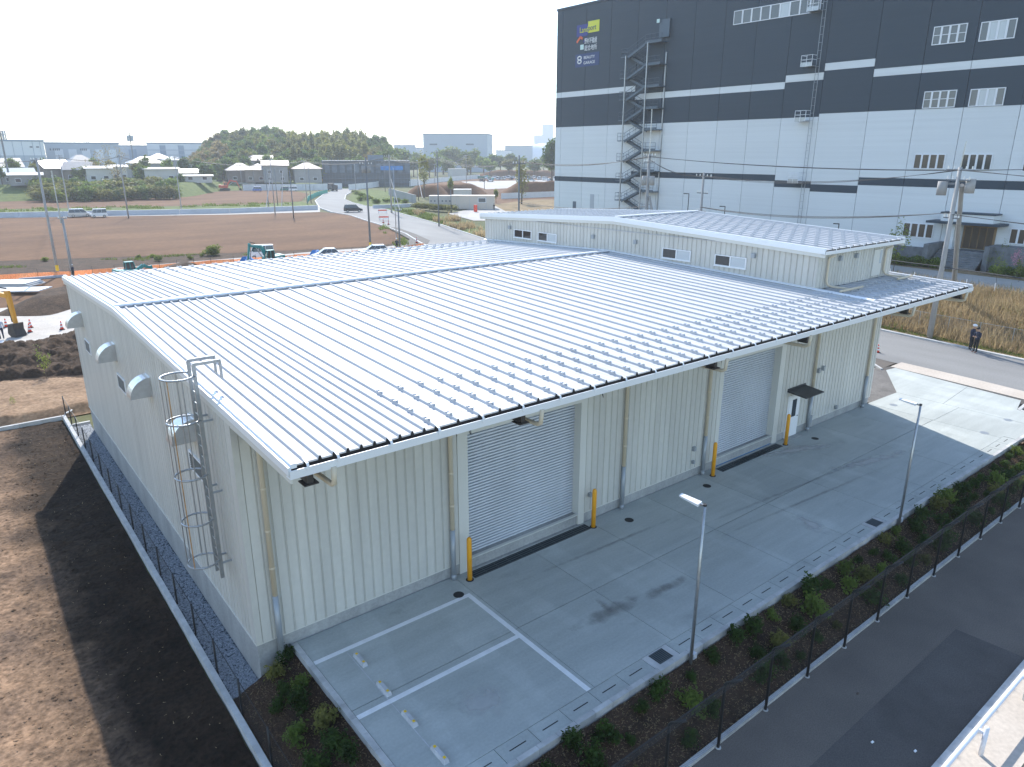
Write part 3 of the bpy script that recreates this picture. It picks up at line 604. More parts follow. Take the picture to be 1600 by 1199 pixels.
def wall_panel(parent, origin, along, outn, w, z0, z1a, z1b, m='wall'):
    """ribbed sheet: along = unit dir, outn = outward unit dir; top may slope from z1a to z1b"""
    mb = MB(); pr = panel_prof(w); n = len(pr)
    ox, oy = origin; ax, ay = along; nx, ny = outn
    for top in (0, 1):
        for s, d in pr:
            z = z0 if not top else z1a+(z1b-z1a)*s/w
            mb.v.append((ox+ax*s-nx*d, oy+ay*s-ny*d, z))
    for i in range(n-1): mb.f.append((i, i+1, n+i+1, n+i))
    return mb.build('wall_panel', m, parent)
SH = [(6.94, 11.84), (20.05, 24.35)]; DOOR = (25.42, 26.33)
fw = MB().box(0, .01, .05, .06, .5, .6).build('front_wall', 'wall', bld)
x = 0.12; pw = 0.3075
openings = [(6.86, 12.12, 4.85), (19.97, 24.72, 4.85), (25.38, 26.38, 2.14)]
fill = []
while x < L-.12-.05:
    w = min(pw, L-.12-x); z0 = HF+.02
    for a, b, zt in openings:
        if x+w > a+.02 and x < b-.02: z0 = zt; fill.append((a, x, x+w))
    wall_panel(fw, (x, 0.0), (1, 0), (0, -1), w, z0, 6.98, 6.98); x += w
lw = MB().box(.05, .06, 0, .01, .5, .6).build('left_wall', 'wall', bld)
y = 0.12
while y < D-.12-.05:
    w = min(pw, D-.12-y); wall_panel(lw, (0.0, y), (0, 1), (-1, 0), w, HF+.02, rz(y)-.1, rz(y+w)-.1); y += w
rw = MB().box(L-.06, L-.05, 0, .01, .5, .6).build('right_wall', 'wall', bld)
y = 0.12
while y < D-.12-.05:
    w = min(pw*4, D-.12-y); wall_panel(rw, (L, y), (0, 1), (1, 0), w, HF+.02, rz(y)-.1, rz(y+w)-.1); y += w
MB().box(0, L, D-.06, D, HF+.02, 7.0).build('back_wall', 'wall', bld)
for (a, b, c_, d_) in ((-.035, .125, -.035, .125), (L-.125, L+.035, -.035, .125), (-.035, .125, D-.125, D+.035), (L-.125, L+.035, D-.125, D+.035)):
    MB().box(a, b, c_, d_, HF+.022, 6.95).build('corner_trim', 'wall', bld)
# roller doors
for si, (a, b) in enumerate(SH):
    so_ = empty('roller_door', (a, 0, 0), 0, None, None, None, bld)
    w = b-a; dy = 0.30
    mb = MB(); z = 0.05; nS = 46; ph = (4.9-0.05)/nS; prof = []
    for i in range(nS):
        for t, d in ((0.0, .075), (0.22, .075), (0.28, .0), (0.55, -.015), (0.9, -.004)): prof.append((dy+d, 0.05+(i+t)*ph))
    prof.append((dy, 4.9)); base_i = len(mb.v)
    for xx in (0.02, w-.02): mb.v += [(xx, p[0], p[1]) for p in prof]
    n = len(prof)
    for i in range(n-1): mb.f.append((i, i+1, n+i+1, n+i))
    mb.build('shutter_curtain', 'shutter', so_)
    MB().box(.02, w-.02, dy-.03, dy+.02, .006, .07).build('bottom_bar', 'shutter', so_)
    fl_ = [f_ for f_ in fill if f_[0] == openings[si][0]]; jl = min(f_[1] for f_ in fl_)-a; jr = max(f_[2] for f_ in fl_)-a
    MB().box(jl, .02, -.03, dy+.15, .0, 4.9).build('jamb', 'wall_trim', so_); MB().box(w-.02, jr, -.03, dy+.15, 0, 4.9).build('jamb', 'wall_trim', so_)
    MB().box(jl, jr, -.032, dy+.15, 4.78, 4.9).build('lintel', 'wall_trim', so_)
    MB().box(-.02, w+.05, -.1, dy-.03, -.02, .022).build('sill', 'foundation', so_)
    gx0, gx1 = -.12, w+.22
    MB().box(gx0, gx1, -.52, -.12, -.02, .003).build('trench', 'grate_dark', so_)
    gb = MB()
    for k in range(4): gb.box(gx0, gx1, -.51+k*.105, -.475+k*.105, .003, .009)
    k = 0.0
    while gx0+k < gx1: gb.box(gx0+k, gx0+k+.02, -.5, -.14, .003, .007); k += .5
    gb.build('grating', 'grate', so_)
    if si == 1: MB().box(.0, w+.35, -.02, dy-.05, .0225, .028).build('blue_strip', 'blue_tape', so_)
# side door and awning
sd = empty('side_door', (DOOR[0], 0, 0), 0, None, None, None, bld)
MB().box(-.05, .98, -.055, .05, .03, 2.14).build('door_frame', 'white', sd)
fl_ = [f_ for f_ in fill if f_[0] == 25.38]; MB().box(min(f_[1] for f_ in fl_)-DOOR[0], max(f_[2] for f_ in fl_)-DOOR[0], -.026, .1, HF+.021, 2.15).build('door_surround', 'wall', sd)
dl = MB().box(.03, .90, -.075, -.056, .05, 2.08).build('door_leaf', 'white', sd)
MB().box(.30, .66, -.081, -.0755, 1.05, 1.92).build('pane', 'glass', dl); MB().box(.80, .86, -.11, -.0755, 1.0, 1.06).build('handle', 'galv', dl)
MB().box(-.1, 1.1, -.35, -.0, -.02, .03).build('door_step', 'foundation', sd)
aw = MB().hexa([(25.2, -1.0, 2.32), (26.75, -1.0, 2.32), (26.75, -.03, 2.40), (25.2, -.03, 2.40), (25.2, -1.0, 2.37), (26.75, -1.0, 2.37), (26.75, -.03, 2.47), (25.2, -.03, 2.47)]).build('door_awning', 'awning', bld)
MB().box(25.2, 26.75, -.06, -.031, 2.48, 2.56).build('awning_flashing', 'awning', aw)
# roof: ribs 0.315 m apart over the first bays, 0.62 m beyond
ribs = [0.30+0.315*i for i in range(11)]
while ribs[-1] < L-.3: ribs.append(ribs[-1]+0.618)
rf = MB().box(.2, L-.2, .0, D-.2, 6.90, 6.95).build('roof', 'roof', bld)
def roof_panel(parent, x0, x1, ya, yb, z, th=.035):
    g = .003; h = .058
    pr = [(x0+g, h), (x0+.022, h), (x0+.042, 0), (x1-.042, 0), (x1-.022, h), (x1-g, h)]
    if x1-x0 > .5: pr = pr[:3]+[(x0+(x1-x0)*.33, 0), (x0+(x1-x0)*.34, .006), (x0+(x1-x0)*.35, 0), (x0+(x1-x0)*.66, 0), (x0+(x1-x0)*.67, .006), (x0+(x1-x0)*.68, 0)]+pr[3:]
    n = len(pr); mb = MB()
    for yy in (ya, yb):
        for d in (0, -th): mb.v += [(x, yy, z(yy)+hh+d) for x, hh in pr]
    for i in range(n-1):
        mb.f.append((i, i+1, 2*n+i+1, 2*n+i)); mb.f.append((n+i+1, n+i, 3*n+i, 3*n+i+1)); mb.f.append((i+1, i, n+i, n+i+1)); mb.f.append((2*n+i, 2*n+i+1, 3*n+i+1, 3*n+i))
    mb.f.append((0, 2*n, 3*n, n)); mb.f.append((n-1, 2*n-1, 4*n-1, 3*n-1))
    return mb.build('roof_panel', 'roof', parent)
edges = [0.06]+ribs+[L-.06]
XA0, XA1, YA0, YA1 = 25.9, 32.92, -0.32, 24.55     # raised block
for i in range(len(edges)-1):
    a, b = edges[i], edges[i+1]
    roof_panel(rf, a, b, YE, YR+.02, rz); roof_panel(rf, a, b, YR+.02, YB, rz)
# end closures under the ribs at the front eave
mbc = MB()
for r in ribs: mbc.prism([(r-.042, rz(YE)-.03), (r+.042, rz(YE)-.03), (r+.018, rz(YE)+.048), (r-.018, rz(YE)+.048)], YE-.012, YE+.03)
mbc.build('rib_closures', 'black_gap', rf)['kind'] = 'stuff'
# ridge cap with notched closure
xr1 = XA0
MB().hexa([(-.02, YR-.16, rz(YR)+.075), (xr1, YR-.16, rz(YR)+.075), (xr1, YR+.16, rz(YR)+.075), (-.02, YR+.16, rz(YR)+.075), (-.02, YR-.10, rz(YR)+.13), (xr1, YR-.10, rz(YR)+.13), (xr1, YR+.10, rz(YR)+.13), (-.02, YR+.10, rz(YR)+.13)]).build('ridge_cap', 'roof_trim', rf)
rc = MB()
for a, b in zip(edges[:-1], edges[1:]):
    if b < xr1:
        for s in (-1, 1): rc.box(a+.045, b-.045, YR+s*.16-.012, YR+s*.16+.012, rz(YR)+.002, rz(YR)+.074)
rc.build('ridge_closure', 'seam', rf)['kind'] = 'stuff'
# verge trims
for sx, x0 in ((-1, 0.0), (1, L)):
    for (ya, yb) in ((YE-.12, YR), (YR, YB)):
        def vb(xa, xb, za, zb, nm, mm):
            xa, xb = x0+sx*xa, x0+sx*xb
            MB().hexa([(xa, ya, rz(ya)+za), (xb, ya, rz(ya)+za), (xb, yb, rz(yb)+za), (xa, yb, rz(yb)+za), (xa, ya, rz(ya)+zb), (xb, ya, rz(ya)+zb), (xb, yb, rz(yb)+zb), (xa, yb, rz(yb)+zb)]).build(nm, mm, rf)
        vb(-.07, .05, -.02, .085, 'verge_cap', 'roof_trim'); vb(.052, .12, -.16, .02, 'verge_trim', 'roof_trim'); vb(.04, .09, -.34, -.162, 'verge_fascia', 'wall_trim')
# front gutter
zt = rz(YE)
gt = MB().prism([(YE-.16, zt-.24), (YE-.17, zt-.05), (YE-.15, zt-.05), (YE-.145, zt-.22), (YE+.06, zt-.22), (YE+.06, zt-.24)], -.10, L+.10, 'yz').build('gutter', 'roof_trim', bld)
MB().box(-.08, L+.08, YE-.144, YE+.055, zt-.219, zt-.19).build('gutter_bed', 'black_gap', gt)
MB().box(-.08, L+.08, YE+.02, YE+.06, zt-.189, zt-.036).build('eave_face', 'black_gap', gt)
xst = [.28, .95]+[2.2+1.24*i for i in range(26)]
for xx in xst:
    if xx < L: MB().prism([(YE-.185, zt-.12), (YE-.185, zt-.03), (YE-.15, zt+.03), (YE+.05, zt+.085), (YE+.05, zt+.075), (YE-.15, zt+.02), (YE-.175, zt-.035), (YE-.175, zt-.12)], xx-.028, xx+.028, 'yz').build('gutter_strap', 'white', gt)
MB().box(-.02, L+.02, YE+.06, -.06, zt-.34, zt-.27).build('soffit', 'wall_trim', bld)
MB().box(-.05, L+.05, YB-.02, YB+.14, rz(YB)-.2, rz(YB)-.03).build('gutter', 'roof_trim', bld)
# canopy beams
for xx in (0.42, 6.15, 14.15, 19.65, 27.7, 33.3):
    MB().hexa([(xx-.07, YE+.12, zt-.56), (xx+.07, YE+.12, zt-.56), (xx+.07, -.06, zt-.66), (xx-.07, -.06, zt-.66), (xx-.07, YE+.12, zt-.345), (xx+.07, YE+.12, zt-.345), (xx+.07, -.06, zt-.345), (xx-.07, -.06, zt-.345)]).build('canopy_beam', 'beam_dark', bld)
    MB().box(xx-.16, xx+.16, YE+.06, YE+.4, zt-.59, zt-.561).build('beam_plate', 'beam_dark', bld)
# snow guards
def guard_mb(mb, x, y, z):
    mb.box(x-.032, x+.032, y-.115, y+.115, z+.055, z+.08); mb.box(x-.04, x+.04, y-.10, y-.055, z+.08, z+.108); mb.box(x-.04, x+.04, y+.055, y+.10, z+.08, z+.108)
    return mb
gme = guard_mb(MB(), 0, 0, 0).me('snow_guard', 'guard')
wide = [r for r in ribs if r > 3.3 and r < L-.2]
cnt = 0
for r in wide:
    for yy in (-3.44, -2.69, -1.96, -1.18): obj('snow_guard', gme, rf, (r, yy, rz(yy)))
mb = MB()
for r in wide:
    if r < XA0: 
        for yy in (24.15, 23.25, 22.4): guard_mb(mb, r, yy, rz(yy))
o = mb.build('snow_guards', 'guard', rf); o['kind'] = 'stuff'
# wall fittings on the left wall: vent hoods, louvres, ladder
for yc in (21.2, 13.8, 8.27, 3.25):
    h = empty('vent_hood', (0, yc, 5.28), 0, None, None, None, bld); R0 = .66; mb = MB(); n = 9
    out_ = [(-.03, 0), (-.03, R0)]+[(-.03-R0*math.sin(t), R0*math.cos(t)) for t in [math.pi/2*k/n*0.98 for k in range(1, n+1)]]
    out_ = [(p[0], max(0.06, p[1])) if i > 1 else p for i, p in enumerate(out_)]+[(-.03-R0, 0.0)]
    mb.prism([(p[0], p[1]) for p in out_], 0.0, .62, 'xz'); mb.build('hood', 'galv_hood', h)
    MB().box(-.045, -.0305, -.05, .67, -.04, .70).build('flange', 'galv_hood', h); MB().box(-.3, -.25, .28, .34, .55, .72).build('hook', 'dark_metal', h) if False else None
    MB().box(-.03, -.028, -.045, -.02, -.6, -.05).build('stain', 'wall_trim', h) if False else None
for y0, y1 in ((20.2, 21.5), (12.86, 14.25), (2.94, 4.28)):
    w = empty('louvre', (0, y0, 4.1), 0, None, None, None, bld); ww = y1-y0
    fr = MB().box(-.075, -.03, 0, ww, 0, .05).box(-.075, -.03, 0, ww, .55, .60).box(-.075, -.03, 0, .05, .05, .55).box(-.075, -.03, ww-.05, ww, .05, .55); fr.build('frame', 'white', w)
    MB().box(-.04, -.029, .05, ww-.05, .05, .55).build('backing', 'dark_louver', w)
    sb = MB()
    for k in range(7): sb.hexa([(-.068, .05, .06+k*.07), (-.068, ww-.05, .06+k*.07), (-.042, ww-.05, .10+k*.07), (-.042, .05, .10+k*.07), (-.068, .05, .066+k*.07), (-.068, ww-.05, .066+k*.07), (-.042, ww-.05, .106+k*.07), (-.042, .05, .106+k*.07)])
    sb.build('blades', 'dark_louver', w)
ld = empty('cage_ladder', (-.32, 1.55, 0), 0, None, None, None, bld)
ya, yb = -.23, .23; ztop = 8.02
for yy in (ya, yb):
    MB().bar((0, yy, 1.95), (0, yy, ztop), .045, .09).build('stile', 'galv', ld)
    MB().bar((-.018, yy, ztop), (.66, yy, ztop), .05, .08).build('grab_rail', 'galv', ld); MB().bar((.64, yy, ztop), (.64, yy, 7.55), .08, .05).build('grab_rail', 'galv', ld)
z = 2.15
while z < 7.3: MB().tube([(0, ya, z), (0, yb, z)], .014, 6).build('rung', 'galv', ld); z += .30
for z in (2.4, 4.5, 6.5): 
    for yy in (ya, yb): MB().bar((0, yy, z), (.30, yy, z), .03, .05).build('wall_bracket', 'pipe_grey', ld)
hoops = [7.72, 6.55, 5.05, 3.75, 2.5]
angs = [math.pi*(0.5+k/12) for k in range(13)]
for z in hoops:
    pts = [(0, .23, z)]+[(-.36+.40*math.cos(t), .40*math.sin(t), z) for t in [math.pi*(.22+1.56*k/16) for k in range(17)]]+[(0, -.23, z)]
    MB().tube(pts, .026, 6).build('cage_hoop', 'galv', ld, True)
for t in (math.pi*.45, math.pi*.72, math.pi*.95, math.pi*1.22, math.pi*1.5):
    MB().bar((-.36+.40*math.cos(t), .40*math.sin(t), 2.5), (-.36+.40*math.cos(t), .40*math.sin(t), 7.72), .045, .02).build('cage_bar', 'pipe_rust' if abs(t-math.pi*1.22) < .1 else 'galv', ld)
# downpipes: beige above, grey guard below, branch from the gutter
for xx, zb_ in ((.57, -.30), (6.26, 0), (14.04, 0), (19.02, 0), (27.3, 0), (32.82, 0)):
    dp = empty('downpipe', (xx, -.13, 0), 0, None, None, None, bld)
    MB().tube([(0, 0, 1.75), (0, 0, 6.26), (0.0, -.10, 6.36)], .07, 12).build('upper_pipe', 'pipe_beige', dp, True)
    MB().tube([(0, 0, zb_+.02), (0, 0, 1.78)], .082, 12).build('lower_pipe', 'pipe_grey', dp, True)
    MB().tube([(0, 0, zb_), (0, 0, zb_+.18)], .09, 12).build('foot', 'pipe_beige' if zb_ < 0 else 'pipe_grey', dp, True)
    for zz in (2.6, 3.7, 4.9): MB().tube([(0, 0, zz), (0, 0, zz+.05)], .08, 10).build('clip', 'pipe_beige', dp)
    xo = .25
    MB().tube([(0, -.1, 6.36), (.06, -.5, 6.36), (xo, -3.2, 6.36), (xo, YE+.1, 6.38), (xo, YE-.02, 6.45), (xo, YE-.06, 6.82)], .06, 10).build('branch_pipe', 'pipe_beige', dp, True)
# small fittings: flood lights and boxes
for xx in (6.75, 12.45, 25.0):
    fl = empty('flood_light', (xx, -.05, 5.15), 0, None, None, None, bld)
    MB().box(-.12, .2, -.5, .0, .32, .42).build('shade', 'dark_metal', fl); MB().box(-.06, .1, -.24, .0, .0, .30).build('lamp_body', 'wall_trim', fl)
    MB().tube([(.05, -.2, .05), (.12, -.26, -.22), (.2, -.2, -.3), (.24, -.1, -.1), (.22, -.05, .2)], .012, 6).build('lamp_cord', 'dark_metal', fl)
for (xx, zz, s) in ((12.34, 1.1, .06), (18.35, 1.35, .07), (18.35, .75, .05), (27.75, 3.0, .08), (28.15, 3.05, .08), (30.0, .62, .07), (27.45, .55, .14)):
    MB().box(xx-s, xx+s, -.16, -.03, zz-s*1.3, zz+s*1.3).build('wall_box', 'pipe_grey', bld)
# ---------------- raised block on the roof
def az(y): return 9.0+0.043*(y+.6) if y <= 12.1 else 9.546-0.043*(y-12.1)
an = MB().box(XA0+.08, XA1-.08, YA0+.08, YA1-.08, 6.9, 8.95).build('upper_block', 'ridge_dark', bld)
y = YA0+.09
while y < YA1-.1:
    w = min(.2975, YA1-.08-y); wall_panel(an, (XA0, y), (0, 1), (-1, 0), w, rz(y)+.04, az(y)-.2, az(y+w)-.2); y += w
x = XA0+.09
while x < XA1-.1:
    w = min(.25, XA1-.08-x); wall_panel(an, (x, YA0), (1, 0), (0, -1), w, rz(YA0)+.04, 8.9, 8.9); x += w
MB().box(XA1-.06, XA1, YA0+.1, YA1-.1, 7.0, 8.9).build('side_wall', 'wall', an); MB().box(XA0+.1, XA1-.1, YA1-.06, YA1, 7.0, 8.9).build('side_wall', 'wall', an)
for (a, c_) in ((XA0-.03, YA0-.03), (XA1-.1, YA0-.03), (XA0-.03, YA1-.1), (XA1-.1, YA1-.1)): MB().box(a, a+.13, c_, c_+.13, 7.0, 8.92).build('corner_trim', 'wall', an)
MB().box(XA0-.22, XA0-.03, -3.0, YR-.2, 0, .001)
for (ya_, yb_) in ((-3.1, YR-.17), (YR+.17, YA1)):
    MB().hexa([(XA0-.2, ya_, rz(ya_)+.078), (XA0-.032, ya_, rz(ya_)+.078), (XA0-.032, yb_, rz(yb_)+.078), (XA0-.2, yb_, rz(yb_)+.078), (XA0-.2, ya_, rz(ya_)+.10), (XA0-.032, ya_, rz(ya_)+.14), (XA0-.032, yb_, rz(yb_)+.14), (XA0-.2, yb_, rz(yb_)+.10)]).build('abutment_flashing', 'roof_trim', bld)
uf = MB().box(XA0-.1, XA1+.3, YA0+.1, YA1-.1, 8.86, 8.90).build('upper_roof', 'roof', bld)
xa0, xa1 = XA0-.12, XA1+.36
ar = []; x = xa0+.14
while x < xa1-.1: ar.append(x); x += .618
ae = [xa0+.03]+ar+[xa1-.03]
for a, b in zip(ae[:-1], ae[1:]): roof_panel(uf, a, b, YA0-.26, 12.12, az); roof_panel(uf, a, b, 12.12, YA1+.35, az)
MB().box(xa0+.2, xa1-.02, 12.0, 12.24, az(12.1)+.075, az(12.1)+.12).build('ridge_cap', 'roof_trim', uf)
rc = MB()
for a, b in zip(ae[:-1], ae[1:]): rc.box(a+.045, b-.045, 11.975, 11.999, az(12.1)+.002, az(12.1)+.074)
rc.build('ridge_closure', 'seam', uf)['kind'] = 'stuff'
for (ya_, yb_) in ((YA0-.38, 12.1), (12.1, YA1+.45)):
    for sgn, xe in ((-1, xa0), (1, xa1)):
        for (o0, o1, za, zb_, nm) in ((-.03, .03, -.03, .085, 'verge_cap'), (.031, .08, -.17, .03, 'verge_trim'), (-.005, .05, -.33, -.172, 'verge_fascia')):
            xa, xb = xe+sgn*o0, xe+sgn*o1
            MB().hexa([(xa, ya_, az(ya_)+za), (xb, ya_, az(ya_)+za), (xb, yb_, az(yb_)+za), (xa, yb_, az(yb_)+za), (xa, ya_, az(ya_)+zb_), (xb, ya_, az(ya_)+zb_), (xb, yb_, az(yb_)+zb_), (xa, yb_, az(yb_)+zb_)]).build(nm, 'wall_trim' if nm == 'verge_fascia' else 'roof_trim', uf)
ye2 = YA0-.26; z2 = az(ye2)
g2 = MB().prism([(ye2-.15, z2-.2), (ye2-.16, z2-.05), (ye2-.14, z2-.05), (ye2-.135, z2-.18), (ye2+.06, z2-.18), (ye2+.06, z2-.2)], xa0-.05, xa1+.05, 'yz').build('upper_gutter', 'roof_trim', bld)
MB().box(xa0, xa1, ye2-.134, ye2+.055, z2-.179, z2-.15).build('gutter_bed', 'black_gap', g2); MB().box(xa0, xa1, ye2+.02, ye2+.06, z2-.149, z2-.036).build('eave_face', 'black_gap', g2)
x = xa0+.8
while x < xa1: MB().prism([(ye2-.17, z2-.1), (ye2-.17, z2-.02), (ye2-.14, z2+.03), (ye2+.05, z2+.08), (ye2+.05, z2+.07), (ye2-.14, z2+.02), (ye2-.16, z2-.03), (ye2-.16, z2-.1)], x-.025, x+.025, 'yz').build('gutter_strap', 'white', g2); x += 1.24
mb = MB()
for r in ar[1:]:
    yy = -.1
    while yy < YA1+.2:
        if abs(yy-12.1) > .4: q_ = yy+(.33 if (ar.index(r) % 2) else 0); mb.box(r-.03, r+.03, q_-.08, q_+.08, az(q_)+.055, az(q_)+.095)
        yy += .67
o = mb.build('upper_snow_guards', 'guard', uf); o['kind'] = 'stuff'
# windows of the raised block: sliding, two panes
for (y1, y0) in ((21.28, 19.47), (18.8, 17.01), (8.5, 6.61), (5.11, 3.28)):
    w = empty('window', (XA0, y0, 7.70), 0, None, None, None, bld); ww = y1-y0; hh = .54
    MB().box(-.09, -.03, 0, ww, 0, .05).box(-.09, -.03, 0, ww, hh-.04, hh).box(-.09, -.03, 0, .05, .05, hh-.04).box(-.09, -.03, ww-.05, ww, .05, hh-.04).box(-.085, -.03, ww/2-.03, ww/2+.03, .05, hh-.04).build('frame', 'white', w)
    MB().box(-.055, -.045, .05, ww/2-.03, .05, hh-.04).build('pane', 'glass_white' if y0 < 18 and y0 > 10 or y0 < 9 else 'glass', w)
    MB().box(-.055, -.045, ww/2+.03, ww-.05, .05, hh-.04).build('pane', 'glass', w)
    MB().box(-.12, -.03, -.03, ww+.03, -.03, -.001).build('sill', 'white', w)
for yy, zz in ((21.75, 8.33), (13.78, 8.38), (10.44, 8.37), (2.9, 8.41)): MB().box(XA0-.16, XA0-.03, yy-.1, yy+.1, zz-.12, zz+.1).build('vent_cap', 'pipe_grey', bld)
for xx in (27.71, 29.19): MB().box(xx-.1, xx+.1, YA0-.16, YA0-.03, 8.37, 8.58).build('vent_cap', 'pipe_grey', bld)
ud = MB().box(30.95, 31.8, YA0-.09, YA0-.03, 7.32, 8.6).build('upper_door', 'wall_trim', bld)
MB().box(31.55, 31.75, YA0-.10, YA0-.091, 7.9, 8.55).build('pane', 'glass_white', ud)
for (xx, run) in ((26.65, 2.0), (32.1, 1.5)):
    up = empty('upper_downpipe', (xx, YA0-.11, 0), 0, None, None, None, bld)
    zr_ = rz(-1)+.16
    MB().tube([(0, -.3, 8.72), (0, -.02, 8.6), (0, 0, 8.5), (0, 0, zr_+.25), (.04, -.08, zr_+.06), (.15, -.25, zr_), (.35, -.95, zr_-.02)], .05, 10).build('pipe', 'pipe_beige', up, True)
    MB().tube([(-.55, -1.0, zr_-.02), (run-.55, -1.0, zr_-.02)], .055, 10).build('spreader', 'pipe_beige', up, True)
    for k in (-.3, .4, 1.1):
        if k < run-.6: MB().box(k-.03, k+.03, -1.05, -.95, rz(-1.4)+.01, zr_-.05).build('support', 'guard', up)
# ================================================================== THINGS ROUND THE YARD
bol = None
for i, (x, lab) in enumerate(((6.64, 'orange steel post beside the first roller door, next to the painted stalls'), (12.17, 'orange steel post between the plain shutter and the long wall'), (19.26, 'orange steel post beside the blue-stripped shutter, at its long wall side'), (24.81, 'orange steel post next to the white side door'))):
    if bol is None:
        bol = empty('bollard', (x, -.48, 0)); b = bol
        MB().tube([(0, 0, -.05), (0, 0, 1.44), (0, 0, 1.49), (0, 0, 1.53)], [.082, .082, .07, .035], 16).build('post', 'bollard', bol, True)
        MB().tube([(0, 0, 0), (0, 0, .012)], .13, 16).build('base_ring', 'manhole', bol)
    else: b = copy_tree(bol); b.location = (x, -.48, 0)
    tag(b, lab, 'bollard', 'orange guard posts at the roller doors')
lamp = None
for (x, y, lab) in ((9.2, -7.25, 'slim grey lamp post with flat white head at the kerb opposite the parking stalls'), (21.5, -7.22, 'slim grey lamp post with flat white head at the kerb opposite the second shutter')):
    if lamp is None:
        lamp = empty('yard_lamp', (x, y, 0)); b = lamp
        MB().tube([(0, 0, -.4), (0, 0, 2.0), (0, 0, 4.55)], [.048, .045, .036], 12).build('pole', 'galv', lamp, True)
        MB().tube([(0, 0, 4.55), (0, 0, 4.60)], .05, 10).build('cap', 'dark_metal', lamp)
        MB().bar((0, 0, 4.55), (-.05, .14, 4.57), .05, .05).build('arm', 'galv', lamp)
        MB().hexa([(-.16, .10, 4.53), (.06, .14, 4.53), (-.02, .72, 4.60), (-.18, .68, 4.60), (-.16, .10, 4.60), (.06, .14, 4.60), (-.02, .72, 4.64), (-.18, .68, 4.64)]).build('lamp_head', 'white', lamp)
        MB().box(.05, .2, -.05, .1, -.1, .06).build('junction_box', 'shutter', lamp)
    else: b = copy_tree(lamp); b.location = (x, y, 0)
    tag(b, lab, 'lamp post', 'lamp posts along the yard kerb')
# ---- front fence: bent black posts, wire mesh, top rail
ff = empty('front_fence', (0, -9.06, -1.0), 0, 'dark wire mesh fence with bent black posts along the asphalt lane', 'fence')
def net_plane(parent, a, b, z0, z1, name='mesh', m='net', zb0=None, zb1=None):
    mb = MB().quad((a[0], a[1], z0), (b[0], b[1], zb0 if zb0 is not None else z0), (b[0], b[1], zb1 if zb1 is not None else z1), (a[0], a[1], z1)); me = mb.me(name, m)
    uv = me.uv_layers.new(name='uv'); Ln = math.hypot(b[0]-a[0], b[1]-a[1])
    for lp in me.loops:
        v = me.vertices[lp.vertex_index].co; s = math.hypot(v.x-a[0], v.y-a[1]); uv.data[lp.index].uv = (s, v.z)
    return obj(name, me, parent)
pme = MB().tube([(0, 0, -.1), (0, 0, 1.88), (0, -.06, 1.98), (0, -.42, 2.30)], .038, 10).me('post', 'dark_metal', True)
cap_me = MB().tube([(0, 0, 0), (0, 0, .02)], .075, 12).me('foot', 'kerb')
pxs = [-0.1+2.0*k for k in range(-1, 19)]
pxs = [7.89-2.0*4+2.045*k for k in range(0, 19)]
for k, x in enumerate(pxs):
    obj('post', pme, ff, (x, 0, 0)); obj('foot', cap_me, ff, (x, 0, 0))
    if k:
        a = pxs[k-1]; net_plane(ff, (a+.03, .0), (x-.03, .0), .08, 1.86)
        MB().bar((a, .0, 1.86), (x, .0, 1.86), .022, .022).build('rail', 'dark_metal', ff)
        for t in (.3, .62, .96): MB().tube([(a, -.06-.36*t, 1.98+.32*t), (x, -.06-.36*t, 1.98+.32*t)], .006, 4, False).build('strand', 'dark_metal', ff)
        mb = MB().quad((a, -.06, 1.98), (x, -.06, 1.98), (x, -.40, 2.28), (a, -.40, 2.28)); me = mb.me('arm_mesh', 'net'); uv = me.uv_layers.new(name='uv')
        for lp in me.loops:
            v = me.vertices[lp.vertex_index].co; uv.data[lp.index].uv = (v.x, v.z*1.5)
        obj('arm_mesh', me, ff)
# ---- left fence on the low kerb wall
lf = empty('left_fence', (-.80, 0, -.93), 0, 'low dark mesh fence on thin posts along the gravel strip', 'fence')
lp_me = MB().tube([(0, 0, -.1), (0, 0, 1.12)], .028, 8).me('post', 'dark_metal', True)
ypos = [-.72+2.06*k for k in range(-3, 15)]
for k, y in enumerate(ypos):
    obj('post', lp_me, lf, (0, y, 0))
    if k: 
        net_plane(lf, (0, ypos[k-1]+.02), (0, y-.02), .05, 1.08); MB().bar((0, ypos[k-1], 1.09), (0, y, 1.09), .016, .016).build('rail', 'dark_metal', lf)
lk = empty('low_kerb_wall', (0, 0, 0), 0, 'long pale concrete kerb wall between the bare field and the gravel strip', 'kerb')
y = -12.0
while y < 28.0: MB().box(-1.0, -.84, y, y+1.99, -1.35, -.86).build('kerb_block', 'kerb', lk); y += 2.0
x = -1.02
ck = empty('cross_kerb', (0, 0, 0), 0, 'thin pale kerb crossing the bare field at the end of the long kerb wall', 'kerb')
while x > -22: MB().box(x-1.99, x, 28.0-.012*(x+1)*0, 28.16, -1.35, -.92).build('kerb_block', 'kerb', ck); x -= 2.0
MB().box(-.82, 0.05, 25.95, 26.1, -1.3, -.86).build('kerb_block', 'kerb', ck)
tag(MB().tube([(-.8, 28.4, -.93), (-.3, 28.7, -.86), (.15, 29.0, -.88), (.9, 30.2, -.90), (1.6, 31.5, -.9)], .05, 8).build('drain_hose', 'white'), 'white plastic drain hose lying on the tan soil by the building corner', 'hose')
